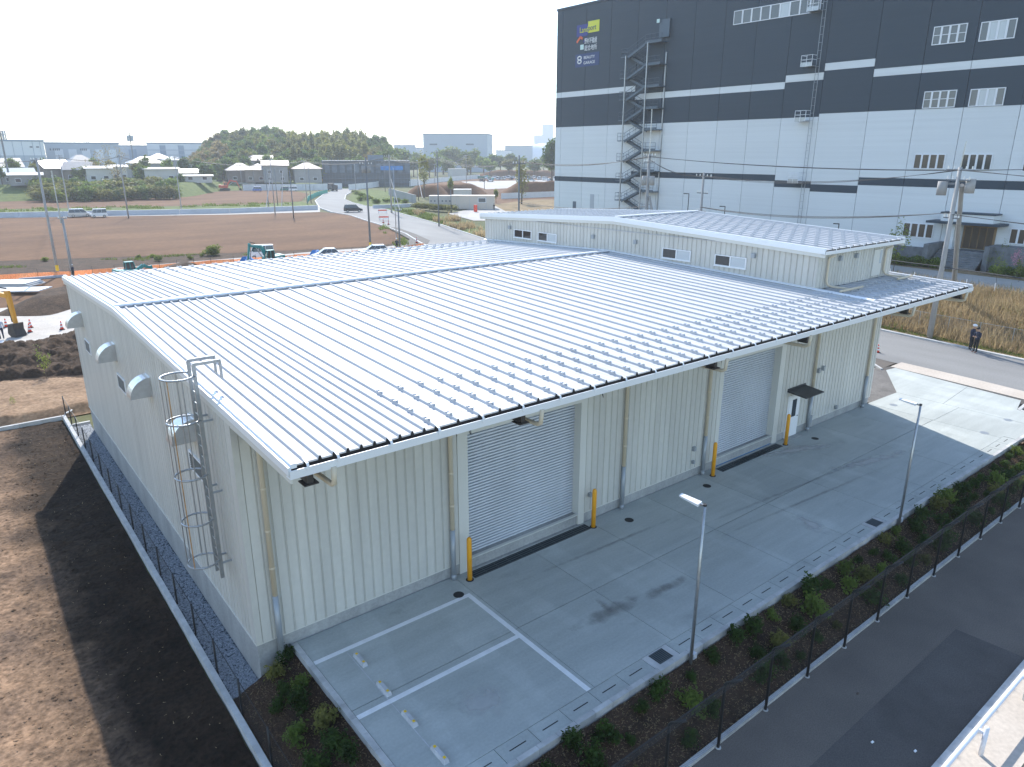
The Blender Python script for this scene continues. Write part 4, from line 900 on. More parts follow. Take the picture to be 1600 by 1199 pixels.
# ---- shrubs
def leaf_quads(n, rad, size, seed, flat=1.0, shell=0.35, drop=0.0):
    rg = np.random.default_rng(seed)
    d = rg.normal(size=(n, 3)); d /= np.linalg.norm(d, axis=1)[:, None]
    r = (shell+(1-shell)*rg.random(n)**0.6)[:, None]
    lump = 1+0.28*np.sin(d[:, 0:1]*5.1+seed)+0.22*np.sin(d[:, 1:2]*6.3+seed*2)+0.16*np.sin(d[:, 2:3]*7.7+seed*.7)
    P = d*r*lump*np.array(rad)[None]
    nn = d*0.7+rg.normal(size=(n, 3))*0.75+np.array([0, 0, .35]); nn /= np.linalg.norm(nn, axis=1)[:, None]
    t = np.cross(nn, rg.normal(size=(n, 3))); t /= np.linalg.norm(t, axis=1)[:, None]; b = np.cross(nn, t)
    s = (size*rg.uniform(.55, 1.35, n))[:, None]
    V = np.stack([P-t*s*1.2, P-b*s*.55+nn*s*.18, P+t*s*1.2, P+b*s*.55+nn*s*.18], 1)
    return V
def leaf_mesh(name, parts, m):
    V = np.concatenate(parts); n = len(V); F = (np.arange(n)*4)[:, None]+np.arange(4)[None]
    return np_mesh(name, V.reshape(-1, 3), F, m)
def shrub_mesh(k):
    rg = np.random.default_rng(100+k); parts = []
    for j in range(7):
        c = np.array([rg.uniform(-.22, .22), rg.uniform(-.22, .22), rg.uniform(.12, .42)])
        parts.append(leaf_quads(75, (.18, .18, .20), .044, k*11+j)+c)
    return leaf_mesh('foliage', parts, ('leaf_shrub', 'leaf_shrub', 'leaf_mid', 'leaf_shrub', 'leaf_olive', 'leaf_shrub')[k % 6])
sh_me = [shrub_mesh(k) for k in range(6)]
st = MB()
for k in range(5):
    a = k*1.3; st.tube([(0, 0, -.08), (.12*math.cos(a), .12*math.sin(a), .22)], [.012, .007], 5)
st_me = st.me('stem', 'trunk')
def shrub(x, y, z, s, k, label, group):
    o = empty('shrub', (x, y, z), random.uniform(0, 6.28), label, 'shrub', group); o.scale = (s, s, s*random.uniform(.85, 1.15))
    obj('foliage', sh_me[k % 6], o); obj('stem', st_me, o); return o
k = 0
for row, yb in enumerate((-7.50, -8.02, -8.52)):
    x = 0.6+row*.45
    while x < 44:
        if x < 34 or yb > -9:
            xx = x+random.uniform(-.16, .16); yy = yb+random.uniform(-.12, .12)
            if random.random() < .86 and not (abs(xx-9.2) < .35 and yy > -7.6) and not (abs(xx-21.5) < .35 and yy > -7.6):
                shrub(xx, yy, float(zslopef(np.array([xx]), np.array([yy]))[0])-.02, random.uniform(.5, 1.2), random.randrange(6), 'green shrub in the '+('top row under the kerb', 'middle row of the slope', 'bottom row along the fence')[row]+', '+('opposite the parking stalls' if xx < 6.5 else 'opposite the first shutter' if xx < 13 else 'opposite the long wall' if xx < 19.5 else 'opposite the second shutter' if xx < 25.5 else 'opposite the white side door' if xx < 30 else 'by the sunlit end of the yard'), 'shrubs on the front slope: row %d section %d' % (row+1, sum(xx >= q for q in (6.5, 13, 19.5, 25.5, 30)))); k += 1
        x += 1.02 if xx < 26 else .82
for (u, v, s) in ((428, 1058, .9), (447, 1040, .85), (440, 1085, .75), (470, 1112, 1.05), (463, 1150, 1.0), (432, 1098, .7), (512, 1140, 1.0), (520, 1170, 1.05), (490, 1190, 1.0), (548, 1196, .9), (470, 1085, .8)):
    p = G(u, v, -.45); 
    if p.x < .9: shrub(p.x, p.y, float(zslopel(np.array([p.x]), np.array([p.y]))[0])-.02, s, k, 'leafy green shrub on the corner slope beside the parking stalls', 'shrubs on the corner slope'); k += 1
# dead leaves, twigs and dry tufts on the planted slope
def litter_mesh(name, n, xa, xb, ya, yb, zf, seed, label):
    rg = np.random.default_rng(seed); x = rg.uniform(xa, xb, n); y = rg.uniform(ya, yb, n); z = zf(x, y)+.012; a = rg.uniform(0, 6.28, n); l = rg.uniform(.02, .11, n); w = rg.uniform(.004, .014, n); h = rg.uniform(0, .06, n)*(rg.random(n) < .3)
    dx, dy = np.cos(a), np.sin(a); P0 = np.stack([x-dy*w, y+dx*w, z], 1); P1 = np.stack([x+dy*w, y-dx*w, z], 1); P2 = np.stack([x+dx*l, y+dy*l, z+h+.004], 1); V = np.stack([P0, P1, P2], 1).reshape(-1, 3)
    tag(obj(name, np_mesh(name, V, np.arange(n*3).reshape(n, 3), 'blade_dry')), label, 'litter', kind='stuff')
litter_mesh('slope_litter', 14000, 0, 36, -8.9, -7.15, zslopef, 71, 'dry leaves and twigs scattered over the planted slope')
litter_mesh('corner_litter', 1600, -.7, .9, -7, -.1, zslopel, 72, 'dry leaves and twigs scattered over the corner slope')
litter_mesh('field_straw', 1500, -18, -1.3, -6, 27.5, zfield, 73, 'bits of dry straw lying on the bare field')
# ---- person builder: one skinned body
def person(name, loc, rzv, pose, mats, label, helmet=None, hair=True):
    """pose: dict of joint positions (x right, y forward, z up) in metres"""
    J = {'pel': (0, 0, .93), 'wai': (0, 0, 1.08), 'che': (0, .0, 1.30), 'nek': (0, .02, 1.46), 'hd1': (0, .04, 1.56), 'hd2': (0, .05, 1.70),
         'shl': (-.19, 0, 1.40), 'ell': (-.25, .02, 1.12), 'hal': (-.20, .20, .98), 'fil': (-.19, .27, .97), 'shr': (.19, 0, 1.40), 'elr': (.25, .02, 1.12), 'har': (.20, .20, .98), 'fir': (.19, .27, .97),
         'hil': (-.10, 0, .88), 'knl': (-.11, .03, .48), 'anl': (-.11, 0, .09), 'tol': (-.13, .16, .04), 'hir': (.10, 0, .88), 'knr': (.11, .03, .48), 'anr': (.11, 0, .09), 'tor': (.13, .16, .04)}
    J.update(pose)
    R0 = {'pel': .14, 'wai': .135, 'che': .155, 'nek': .06, 'hd1': .085, 'hd2': .095, 'sh': .075, 'el': .05, 'ha': .04, 'fi': .03, 'hi': .10, 'kn': .066, 'an': .048, 'to': .042}
    E_ = [('pel', 'wai'), ('wai', 'che'), ('che', 'nek'), ('nek', 'hd1'), ('hd1', 'hd2')]
    for s in 'lr': E_ += [('che', 'sh'+s), ('sh'+s, 'el'+s), ('el'+s, 'ha'+s), ('ha'+s, 'fi'+s), ('pel', 'hi'+s), ('hi'+s, 'kn'+s), ('kn'+s, 'an'+s), ('an'+s, 'to'+s)]
    names = list(J); idx = {n: i for i, n in enumerate(names)}
    me = bpy.data.meshes.new('skel'); me.from_pydata([J[n] for n in names], [(idx[a], idx[b]) for a, b in E_], [])
    o = bpy.data.objects.new('skel', me); COL.objects.link(o)
    md = o.modifiers.new('skin', 'SKIN'); 
    for n in names:
        r = R0.get(n, R0.get(n[:2], .06)); sv = me.skin_vertices[0].data[idx[n]]; sv.radius = (r, r*(.8 if n in ('pel', 'wai', 'che') else 1)); sv.use_root = (n == 'pel')
    sb = o.modifiers.new('sub', 'SUBSURF'); sb.levels = 2; sb.render_levels = 2
    dg = bpy.context.evaluated_depsgraph_get(); bm_ = bpy.data.meshes.new_from_object(o.evaluated_get(dg)); bm_.name = 'body'
    bpy.data.objects.remove(o)
    bm_.materials.clear()
    for mm in mats: bm_.materials.append(M[mm])
    for p in bm_.polygons:
        c = p.center; p.use_smooth = True
        hand = min((c-Vector(J['hal'])).length, (c-Vector(J['har'])).length, (c-Vector(J['fil'])).length, (c-Vector(J['fir'])).length) < .075
        p.material_index = 2 if (c.z > 1.49 or hand) else (3 if c.z < .085 else (0 if c.z < .95 else 1))
    root = empty(name, loc, rzv, label, 'person')
    obj('body', bm_, root)
    h = Vector(J['hd2'])
    if helmet:
        mb = MB(); ellip(mb, (h.x, h.y, h.z+.03), (.125, .14, .10), 12, 8); mb.build('helmet', helmet, root, True)
        MB().tube([(h.x, h.y+.03, h.z+.0), (h.x, h.y+.03, h.z+.015)], .15, 14).build('helmet_brim', helmet, root)
    elif hair:
        mb = MB(); ellip(mb, (h.x, h.y-.02, h.z+.035), (.108, .115, .095), 12, 8); mb.build('hair', 'hair', root, True)
    for s in (-1, 1): ellip(MB(), (h.x+s*.035, h.y+.09, h.z-.05), (.012, .01, .008), 6, 4).build('eye', 'hair', root)
    MB().hexa([(h.x-.014, h.y+.075, h.z-.10), (h.x+.014, h.y+.075, h.z-.10), (h.x+.014, h.y+.115, h.z-.10), (h.x-.014, h.y+.115, h.z-.10), (h.x-.008, h.y+.075, h.z-.05), (h.x+.008, h.y+.075, h.z-.05), (h.x+.008, h.y+.09, h.z-.05), (h.x-.008, h.y+.09, h.z-.05)]).build('nose', 'skin', root)
    return root
hold = {'hal': (-.10, .27, 1.13), 'fil': (-.04, .31, 1.15), 'har': (.10, .27, 1.13), 'fir': (.04, .31, 1.15), 'ell': (-.26, .04, 1.11), 'elr': (.26, .04, 1.11), 'hd2': (0, .10, 1.68), 'hd1': (0, .05, 1.56)}
p1 = G(1523, 551, 0.02); p1.z = 0.02
person('person', p1, FACE+R_(100), hold, ['black_cloth', 'navy', 'skin', 'shoe'], 'person in dark clothes looking at a held phone at the road edge', None)
p2 = G(1515, 546, 0.04); p2.z = 0.04
person('person', p2, FACE+R_(-150), {'knl': (-.12, .06, .48)}, ['black_cloth', 'navy', 'skin', 'black_cloth'], 'person in navy work clothes and white helmet at the road edge', 'white')
# ---- traffic cones
cone = None
for (u, v, z, s, lab) in ((1371, 551, 0.0, .8, 'red traffic cone at the road corner behind the building'), (97, 515, -1.0, 1, 'red and white traffic cone on the gravel by the building wall'), (47, 519, -1.0, 1, 'red and white traffic cone on the gravel next to the excavator bucket'), (48, 512, -1.0, 1, 'traffic cone half hidden behind another cone by the excavator bucket'), (10, 511, -1.0, 1, 'traffic cone behind the person in the pale shirt'), (599, 348.5, -.95, 1.3, 'orange traffic cone standing in the road lane by the dark pavement'), (607, 351, -.95, 1.3, 'second orange traffic cone standing in the road lane'), (651, 380, -.95, 1.3, 'red traffic cone on the dark corner pavement')):
    p = G(u, v, z)
    if cone is None:
        cone = empty('traffic_cone', p); c = cone
        MB().box(-.19, .19, -.19, .19, 0, .03).build('base', 'tyre', cone)
        MB().tube([(0, 0, .03), (0, 0, .20)], [.145, .118], 12).build('body', 'cone_red', cone, True)
        MB().tube([(0, 0, .20), (0, 0, .34)], [.118, .095], 12).build('band', 'white', cone, True)
        MB().tube([(0, 0, .34), (0, 0, .46)], [.095, .077], 12).build('body', 'cone_red', cone, True)
        MB().tube([(0, 0, .46), (0, 0, .58)], [.077, .058], 12).build('band', 'white', cone, True)
        MB().tube([(0, 0, .58), (0, 0, .72)], [.058, .03], 12).build('body', 'cone_red', cone, True)
    else: c = copy_tree(cone); c.location = p
    c.scale = (s, s, s); tag(c, lab, 'traffic cone', 'traffic cones')
# ================================================================== BIG WAREHOUSE
XW = 85.0
wh = empty('distribution_warehouse', (XW, 40, 1.2), 0, 'tall warehouse with dark slate upper cladding, white lower cladding and stepped stripes', 'building')
def W(x, y, z): return (x-XW, y-40, z-1.2)
def wbox(name, m, x0, x1, y0, y1, z0, z1, parent=None):
    a = W(x0, y0, z0); b = W(x1, y1, z1); return MB().box(a[0], b[0], a[1], b[1], a[2], b[2]).build(name, m, parent or wh)
YT = 83.6; YN = -24.0; ZT = 36.0
wbox('core', 'facade_joint', XW+.14, XW+60, YN, YT-.1, 0, ZT-.3)
seams = [YT, 82.0]+[82.0-5.42*k for k in range(1, 20)]
def lev(y):
    if y > 65: return (8.5, 9.3, 17.55, 22.35, 23.2)
    if y > 39.3: return (9.6, 10.45, 17.55, 21.1, 21.95)
    if y > 34.2: return (8.9, 9.75, 17.55, 21.85, 22.7)
    if y > 28.0: return (8.5, 9.4, 17.9, 22.85, 23.7)
    return (9.5, 10.4, 17.9, 21.7, 22.55)
seams = sorted(set([YT, 82.2, 76.5, 70.9, 65.2, 59.8, 54.5, 49.4, 44.4, 39.4, 34.2, 28.0, 22.6, 17.6, 12.2, 6.8, 1.4, -4, -9.4, -14.8, -20.2, YN]), reverse=True)
for a, b in zip(seams[:-1], seams[1:]):
    l = lev((a+b)/2); zz = [1.0, l[0], l[1], l[2], l[3], l[4], ZT]
    for i, m_ in enumerate(('facade_white', 'facade_dark', 'facade_white', 'facade_dark', 'facade_white', 'facade_dark')):
        if zz[i+1] < 3 : continue
        o = wbox('cladding_panel', m_, XW, XW+.13, b+.03, a-.03, zz[i]+.01, zz[i+1]-.01)
# fine horizontal laps on the white cladding, raised a little
for z in [2.2+1.02*k for k in range(33)]:
    lm = MB(); a0 = W(XW-.012, YN, z); b0 = W(XW-.001, YT, z+.05)
    lm.box(a0[0], b0[0], a0[1], b0[1], a0[2], b0[2]); lm.build('cladding_lap', 'facade_white' if (z < 17.3 and not (8.4 < z < 10.5)) else 'facade_dark', wh) if (z < 8.3 or 10.5 < z < 17.3 or 17.95 < z < 21.0 or z > 23.8) else None
for z0, z1, nm in ((ZT, ZT+.35, 'parapet'),): wbox(nm, 'facade_dark', XW-.1, XW+.4, YN, YT+.1, z0, z1)
wbox('end_wall', 'facade_dark', XW, XW+60, YT-.02, YT+.0, 17.5, ZT); wbox('end_wall', 'facade_white', XW, XW+60, YT-.02, YT, 1, 17.48)
def wwin(px, cols, m='glass_grey', rows=1, pale=()):
    """window from its four image corners: (u0,v0)-(u1,v1) top-left, bottom-right"""
    (u0, v0), (u1, v1) = px
    p = back(u0, v0, 0, XW); q = back(u1, v1, 0, XW); y0, y1 = q.y, p.y
    zt = back((u0+u1)/2, (v0+v1)/2, 0, XW).z; hh = abs(back(u0, v1, 0, XW).z-p.z)*.5+abs(q.z-back(u1, v0, 0, XW).z)*.5
    return wwin_m(y0, y1, zt-hh/2, zt+hh/2, cols, m, rows, pale)
def wwin_m(y0, y1, z0, z1, cols, m, rows=1, pale=()):
    r = empty('window', W(XW, y0, z0), 0, None, None, None, wh); w = y1-y0; h = z1-z0; f = .09
    fr = MB().box(-.09, .02, 0, w, 0, f).box(-.09, .02, 0, w, h-f, h).box(-.09, .02, 0, f, f, h-f).box(-.09, .02, w-f, w, f, h-f)
    for k in range(1, cols): fr.box(-.09, .02, w*k/cols-.10, w*k/cols+.10, f, h-f)
    fr.build('frame', 'win_frame', r)
    for k in range(cols):
        mm = 'glass_white' if k in pale else m
        a = f if k == 0 else w*k/cols+.1; b = w-f if k == cols-1 else w*(k+1)/cols-.1
        MB().box(-.04, -.02, a, b, f, h-f).build('pane', mm, r)
        if rows > 1 and k not in pale: MB().box(-.06, -.041, a, b, h*.52-.03, h*.52+.03).build('glazing_bar', 'win_frame', r)
    return r
def wz(u, v): p = back(u, v, 0, XW); return p.y, p.z
for (u0, v0a, v1a, u1, v0b, v1b, cols, m_, rows, pale) in ((1458, 42, 71, 1510.5, 37, 66, 4, 'glass_grey', 2, ()), (1531.5, 35, 65, 1588, 29, 60, 4, 'glass_grey', 1, (1, 2)), (1443, 143.5, 170.5, 1494, 140.5, 167.5, 4, 'glass_grey', 2, ()), (1515, 139.5, 167, 1570, 137, 165, 4, 'glass_grey', 1, (1, 2)),
        (1428, 240.8, 264, 1476.5, 241, 265, 4, 'glass_brown', 1, ()), (1502, 240.5, 265.5, 1550, 241, 266.5, 4, 'glass', 1, ()), (1411, 347.5, 370, 1458.5, 350.5, 373, 4, 'glass_brown', 1, ()), (1577.5, 357, 380.5, 1630, 360, 386, 4, 'glass_brown', 1, ()), (1599, 241, 268, 1650, 241, 270, 4, 'glass_brown', 1, ()), (1147, 16, 38, 1283, -3.5, 20, 9, 'glass_grey', 1, (3,))):
    ya_, za_ = wz(u0, (v0a+v1a)/2); yb_, zb_ = wz(u1, (v0b+v1b)/2); zc = (za_+zb_)/2
    h_ = (abs(wz(u0, v0a)[1]-wz(u0, v1a)[1])+abs(wz(u1, v0b)[1]-wz(u1, v1b)[1]))/2
    wwin_m(yb_, ya_, zc-h_/2, zc+h_/2, cols, m_, rows, pale)
# small openings low on the facade
for (u, v, w_, h_, m_) in ((897.5, 324, .8, 2.0, 'far_dark'), (925, 316, .9, 2.6, 'facade_joint'), (932, 316, .9, 2.6, 'facade_white')):
    y_, z_ = wz(u, v); wbox('service_door', m_, XW-.05, XW, y_-w_/2, y_+w_/2, max(1.1, z_-h_/2), z_+h_/2)
# access ladder with small balconies
la = empty('access_ladder', W(XW-.25, 35.0, 1.2), 0, None, None, None, wh)
for yy in (-.22, .22): MB().bar((0, yy, 1), (0, yy, 34.6), .05, .05).build('stile', 'pipe_grey', la)
z = 1.5
while z < 34: MB().bar((0, -.22, z), (0, .22, z), .03, .03).build('rung', 'pipe_grey', la); z += .9
for z in (8.3, 15.8, 22.2, 28.4):
    b = MB().box(-1.0, .1, .25, 1.75, z, z+.12).build('balcony', 'galv', la)
    MB().box(-1.0, -.97, .25, 1.75, z+.12, z+.5).build('kick_plate', 'galv', b)
    rl = MB()
    for zz in (.8, 1.3): rl.bar((-.98, .25, z+zz), (-.98, 1.75, z+zz), .05, .05); rl.bar((-.98, 1.73, z+zz), (.1, 1.73, z+zz), .05, .05); rl.bar((-.98, .27, z+zz), (.1, .27, z+zz), .05, .05)
    for yy in (.27, 1.0, 1.73): rl.bar((-.98, yy, z), (-.98, yy, z+1.3), .05, .05)
    rl.build('railing', 'win_frame', b)
# external zigzag stair
es = empty('external_stair', W(XW-1.6, 60, 1.2), 0, None, None, None, wh)
def epart(name, mb, m='stair_steel', parent=None): return mb.build(name, m, parent or es)
zl = 27.3-1.2; dz = 3.04; yl, yrr = 6.6, 1.4    # left landings at +y (far), right at lower y
for k in range(10):
    z0 = zl-dz*k
    if z0 < 1: break
    ll = epart('landing', MB().box(0.1, 1.55, yl-.9, yl+.55, z0-.14, z0))
    rl = MB()
    for zz in (.55, 1.1): rl.bar((.12, yl-.9, z0+zz), (.12, yl+.53, z0+zz), .04, .05); rl.bar((.12, yl+.53, z0+zz), (1.5, yl+.53, z0+zz), .04, .05)
    for yy in (-.9, -.2, .5): rl.bar((.12, yl+yy, z0), (.12, yl+yy, z0+1.1), .04, .04)
    epart('railing', rl, 'stair_steel', ll)
    zr1 = z0+dz/2
    lr = epart('landing', MB().box(0.1, 1.55, yrr-2.2, yrr+.9, zr1-.14, zr1))
    rl = MB()
    for zz in (.55, 1.1): rl.bar((.12, yrr-2.2, zr1+zz), (.12, yrr+.9, zr1+zz), .04, .05)
    for yy in (-2.2, -1.2, -.2, .85): rl.bar((.12, yrr+yy, zr1), (.12, yrr+yy, zr1+1.1), .04, .04)
    epart('railing', rl, 'stair_steel', lr); MB().box(.1, .13, yrr-2.2, yrr+.9, zr1, zr1+.25).build('kick_plate', 'stair_steel', lr)
    for (xa, xb, za, zb_) in ((.1, .8, z0, zr1), (.85, 1.55, z0, zr1-dz)):
        fl = MB(); n = 8
        fl.hexa([(xa, yl-.9, za-.36), (xa+.06, yl-.9, za-.36), (xa+.06, yrr+.9, zb_-.36), (xa, yrr+.9, zb_-.36), (xa, yl-.9, za+.02), (xa+.06, yl-.9, za+.02), (xa+.06, yrr+.9, zb_+.02), (xa, yrr+.9, zb_+.02)])
        fl.hexa([(xb-.06, yl-.9, za-.36), (xb, yl-.9, za-.36), (xb, yrr+.9, zb_-.36), (xb-.06, yrr+.9, zb_-.36), (xb-.06, yl-.9, za+.02), (xb, yl-.9, za+.02), (xb, yrr+.9, zb_+.02), (xb-.06, yrr+.9, zb_+.02)])
        for i in range(n):
            t = (i+.5)/n; yy = yl-.9+(yrr+.9-yl+.9)*t; zz = za+(zb_-za)*t; fl.box(xa+.06, xb-.06, yy-.16, yy+.16, zz-.06, zz-.01)
        f_ = epart('flight', fl)
        hr = MB()
        for zz in (.55, 1.05): hr.bar((xa+.02, yl-.9, za+zz), (xa+.02, yrr+.9, zb_+zz), .04, .05)
        for i in range(4):
            t = i/3; yy = yl-.9+(yrr+.9-yl+.9)*t; zz = za+(zb_-za)*t; hr.bar((xa+.02, yy, zz), (xa+.02, yy, zz+1.05), .03, .03)
        epart('handrail', hr, 'stair_steel', f_)
for (xx, yy) in ((.05, yrr+.3), (1.5, yrr-2.1), (.05, yl-.6)):
    epart('column', MB().bar((xx, yy, 0), (xx, yy, 27.6 if xx < 1 and yy < 3 else 26.2), .16, .16), 'galv')
MB().box(1.2, 1.5, yrr-2.6, yrr-.7, 28.2, 30.6).build('exit_door', 'stair_steel', es); MB().box(.9, 1.0, yrr-.9, yrr-.4, 30.2, 30.7).build('exit_lamp', 'sign_pale', es)
# signs
def text_part(txt, h, y_left, z_base, m, parent, name='lettering', ws=1.0):
    cu = bpy.data.curves.new('t', 'FONT'); cu.body = txt; cu.size = h; cu.extrude = 0.01
    to = bpy.data.objects.new('t', cu); COL.objects.link(to); dg = bpy.context.evaluated_depsgraph_get()
    me = bpy.data.meshes.new_from_object(to.evaluated_get(dg)); bpy.data.objects.remove(to); bpy.data.curves.remove(cu)
    me.name = name; me.materials.clear(); me.materials.append(M[m])
    o = obj(name, me, parent); o.rotation_euler = (math.pi/2, 0, -math.pi/2); o.location = W(XW-.09, y_left, z_base); o.scale = (ws, 1, 1); return o
def sgn(name, px, m, x=.04):
    (u0, v0), (u1, v1) = px; y0, z0 = wz(u0, v0); y1, z1 = wz(u1, v1); return wbox(name, m, XW-x, XW, y1, y0, min(z0, z1), max(z0, z1))
yA = wz(901.5, 45)[0]; yB = wz(919, 45)[0]; yC = wz(936.5, 45)[0]; z45 = wz(919, 45)[1]
wbox('sign_panel', 'sign_blue', XW-.04, XW, yB, yA, z45-1.0, z45+.75); wbox('sign_panel', 'sign_yellow', XW-.05, XW, yC, yB-.01, z45-.65, z45+1.05)
text_part('Land', 1.15, yA-.75, z45-.45, 'sign_yellow', wh, ws=.92); text_part('port', 1.15, yB-.05, z45-.30, 'far_dark', wh, ws=.92)
zt1 = wz(925, 63)[1]
text_part('野村不動産', .95, wz(914, 60)[0], zt1-.35, 'white', wh, ws=.62); text_part('総合地所', .95, wz(914, 73)[0], wz(925, 74)[1]-.35, 'white', wh, ws=.76)
sgn('sign_panel', ((907, 70.5), (912, 77.5)), 'sign_pale')
a_ = wz(901.5, 67); b_ = wz(907, 62)
MB().bar(W(XW-.03, a_[0], a_[1]), W(XW-.03, a_[0]-.9, a_[1]+.8), .06, .35).build('sign_mark', 'sign_orange', wh); MB().bar(W(XW-.03, a_[0]-.85, a_[1]+.75), W(XW-.03, a_[0]-1.35, a_[1]+.45), .06, .35).build('sign_mark', 'sign_orange', wh)
MB().bar(W(XW-.03, a_[0]-1.6, a_[1]-.1), W(XW-.03, a_[0]-2.3, a_[1]+.55), .06, .22).build('sign_mark', 'sign_blue', wh)
sgn('sign_panel', ((899.5, 86), (936, 101.5)), 'sign_navy')
yb0 = wz(912.5, 92)[0]; zb1 = wz(920, 93.5)[1]
text_part('BEAUTY', .62, yb0, zb1+.18, 'white', wh, ws=1.15); text_part('GARAGE', .62, yb0, zb1-.62, 'white', wh, ws=1.10)
yg = wz(903, 93)[0]; zg = wz(903, 94.5)[1]
ring = MB()
for (zc) in (zg+.28, zg-.28):
    pts = [W(XW-.06, yg-.45+.42*math.cos(t), zc+.26*math.sin(t)) for t in [2*math.pi*k/16 for k in range(17)]]
    ring.tube(pts, .10, 6, False)
ring.build('sign_mark', 'white', wh)
# entrance: canopy, doors, steps, low walls
y0_, z0_ = wz(1503, 388); y1_, z1_ = wz(1549, 392); yc0 = wz(1462, 346)[0]; yc1 = wz(1577, 350)[0]
zc_ = (wz(1462, 346)[1]+wz(1577, 350)[1])/2
ent = empty('entrance', W(XW, (y0_+y1_)/2, 1.2), 0, None, None, None, wh)
def ebox(nm, m_, xa, xb, ya, yb, za, zb, par=None): return MB().box(xa, xb, ya-(y0_+y1_)/2, yb-(y0_+y1_)/2, za-1.2, zb-1.2).build(nm, m_, par or ent)
ebox('canopy', 'facade_dark', -2.6, 0, yc1, yc0, zc_-.12, zc_+.12); ebox('canopy_box', 'facade_white', -1.8, 0, yc1+.9, yc0-1.2, zc_+.12, zc_+.95); ebox('canopy_rim', 'facade_dark', -1.9, 0, yc1+.8, yc0-1.1, zc_+.95, zc_+1.1)
ebox('door_surround', 'wood_cover', -.12, 0, y1_-.15, y0_+.15, z1_, zc_-.3)
dw = (y0_-y1_)/4
for k in range(4): ebox('door_leaf', 'glass_brown', -.16, -.121, y1_+dw*k+.06, y1_+dw*(k+1)-.06, z1_+.1, zc_-.45)
ebox('side_screen', 'facade_white', -1.6, 0, y0_+.5, y0_+1.1, z1_-.2, zc_-.15)
for k in range(8): ebox('step', 'granite', -2.2-.34*k, -.3, y1_-.3, y0_+1.5, 1.0, z1_-.05-.2*k)
ebox('low_wall', 'granite', -4.6, -.3, y0_+1.7, y0_+2.2, 1.0, z1_+.6); ebox('low_wall', 'granite', -3.6, -.3, y1_-1.0, y1_-.5, 1.0, z1_+.75); ebox('low_wall', 'granite', -2.6, -.3, y1_-12, y1_-1.0, 1.0, z1_+.75); ebox('plinth', 'granite', -.6, 0, y0_+2.3, y0_+14, 1.0, z1_-.3)
# ================================================================== VEGETATION
def tree_meshes(seed, m, leaf=.30, n=1500, crown=(2.4, 2.4, 2.6), cz=5.0, th=8.0, lumps=12, spread=.62, tr=.20):
    rg = np.random.default_rng(seed); parts = []
    for j in range(lumps):
        d = rg.normal(size=3); d /= np.linalg.norm(d); d *= rg.uniform(.35, 1)**.7*spread
        c = np.array([d[0]*crown[0], d[1]*crown[1], cz+d[2]*crown[2]]); s = rg.uniform(.34, .52)
        parts.append(leaf_quads(n//lumps, (crown[0]*s, crown[1]*s, crown[2]*s), leaf, seed*13+j, shell=.45)+c)
    cr = leaf_mesh('crown', parts, m)
    tb = MB(); tb.tube([(0, 0, -.6), (.05, .02, cz*.45), (.0, .05, cz)], [tr, tr*.7, tr*.35], 8)
    for k in range(5):
        a = k*1.26+rg.uniform(0, .6); z = cz*(.45+.1*k); tb.tube([(0.03, .02, z), (crown[0]*.35*math.cos(a), crown[1]*.35*math.sin(a), z+crown[2]*.25), (crown[0]*.6*math.cos(a), crown[1]*.6*math.sin(a), z+crown[2]*.5)], [tr*.4, tr*.25, tr*.1], 6)
    return cr, tb.me('trunk', 'trunk')
TV = {}
for i, (k, m_) in enumerate((('dark', 'leaf_dark'), ('mid', 'leaf_mid'), ('lime', 'leaf_lime'), ('olive', 'leaf_olive'), ('bronze', 'leaf_bronze'))):
    TV[k] = [tree_meshes(20+i*3+j, m_) for j in range(2)]
TV['bamboo'] = [tree_meshes(50+j, 'leaf_bamboo', .26, 1100, (1.1, 1.1, 3.6), 5.0, 8.0, 10, .8) for j in range(3)]
TV['thin'] = [tree_meshes(60+j, 'leaf_olive', .20, 750, (1.5, 1.5, 3.9), 5.6, 9.0, 14, .9) for j in range(2)]
TV['bare'] = [tree_meshes(70, 'leaf_bronze', .13, 420, (2.6, 2.6, 3.2), 5.2, 8.0, 14, 1.0)]
TV['sapling'] = [tree_meshes(80+j, 'leaf_lime', .045, 300, (.40, .40, .75), 1.5, 2.2, 14, 1.0, .018) for j in range(2)]
for i, (k, m_) in enumerate((('dark', 'leaf_dark'), ('mid', 'leaf_mid'), ('lime', 'leaf_lime'), ('olive', 'leaf_olive'))):
    TV['bush_'+k] = [tree_meshes(90+i*3+j, m_, .20, 1100, (2.0, 2.0, 1.6), 1.5, 3.2, 12, .7, .08) for j in range(2)]
def tree(kind, loc, s, label, group=None, j=None, sz=1.0, name='tree'):
    v = TV[kind][(random.randrange(len(TV[kind])) if j is None else j)]
    o = empty(name, loc, random.uniform(0, 6.28), label, 'tree', group); o.scale = (s, s, s*sz)
    obj('crown', v[0], o); obj('trunk', v[1], o); return o
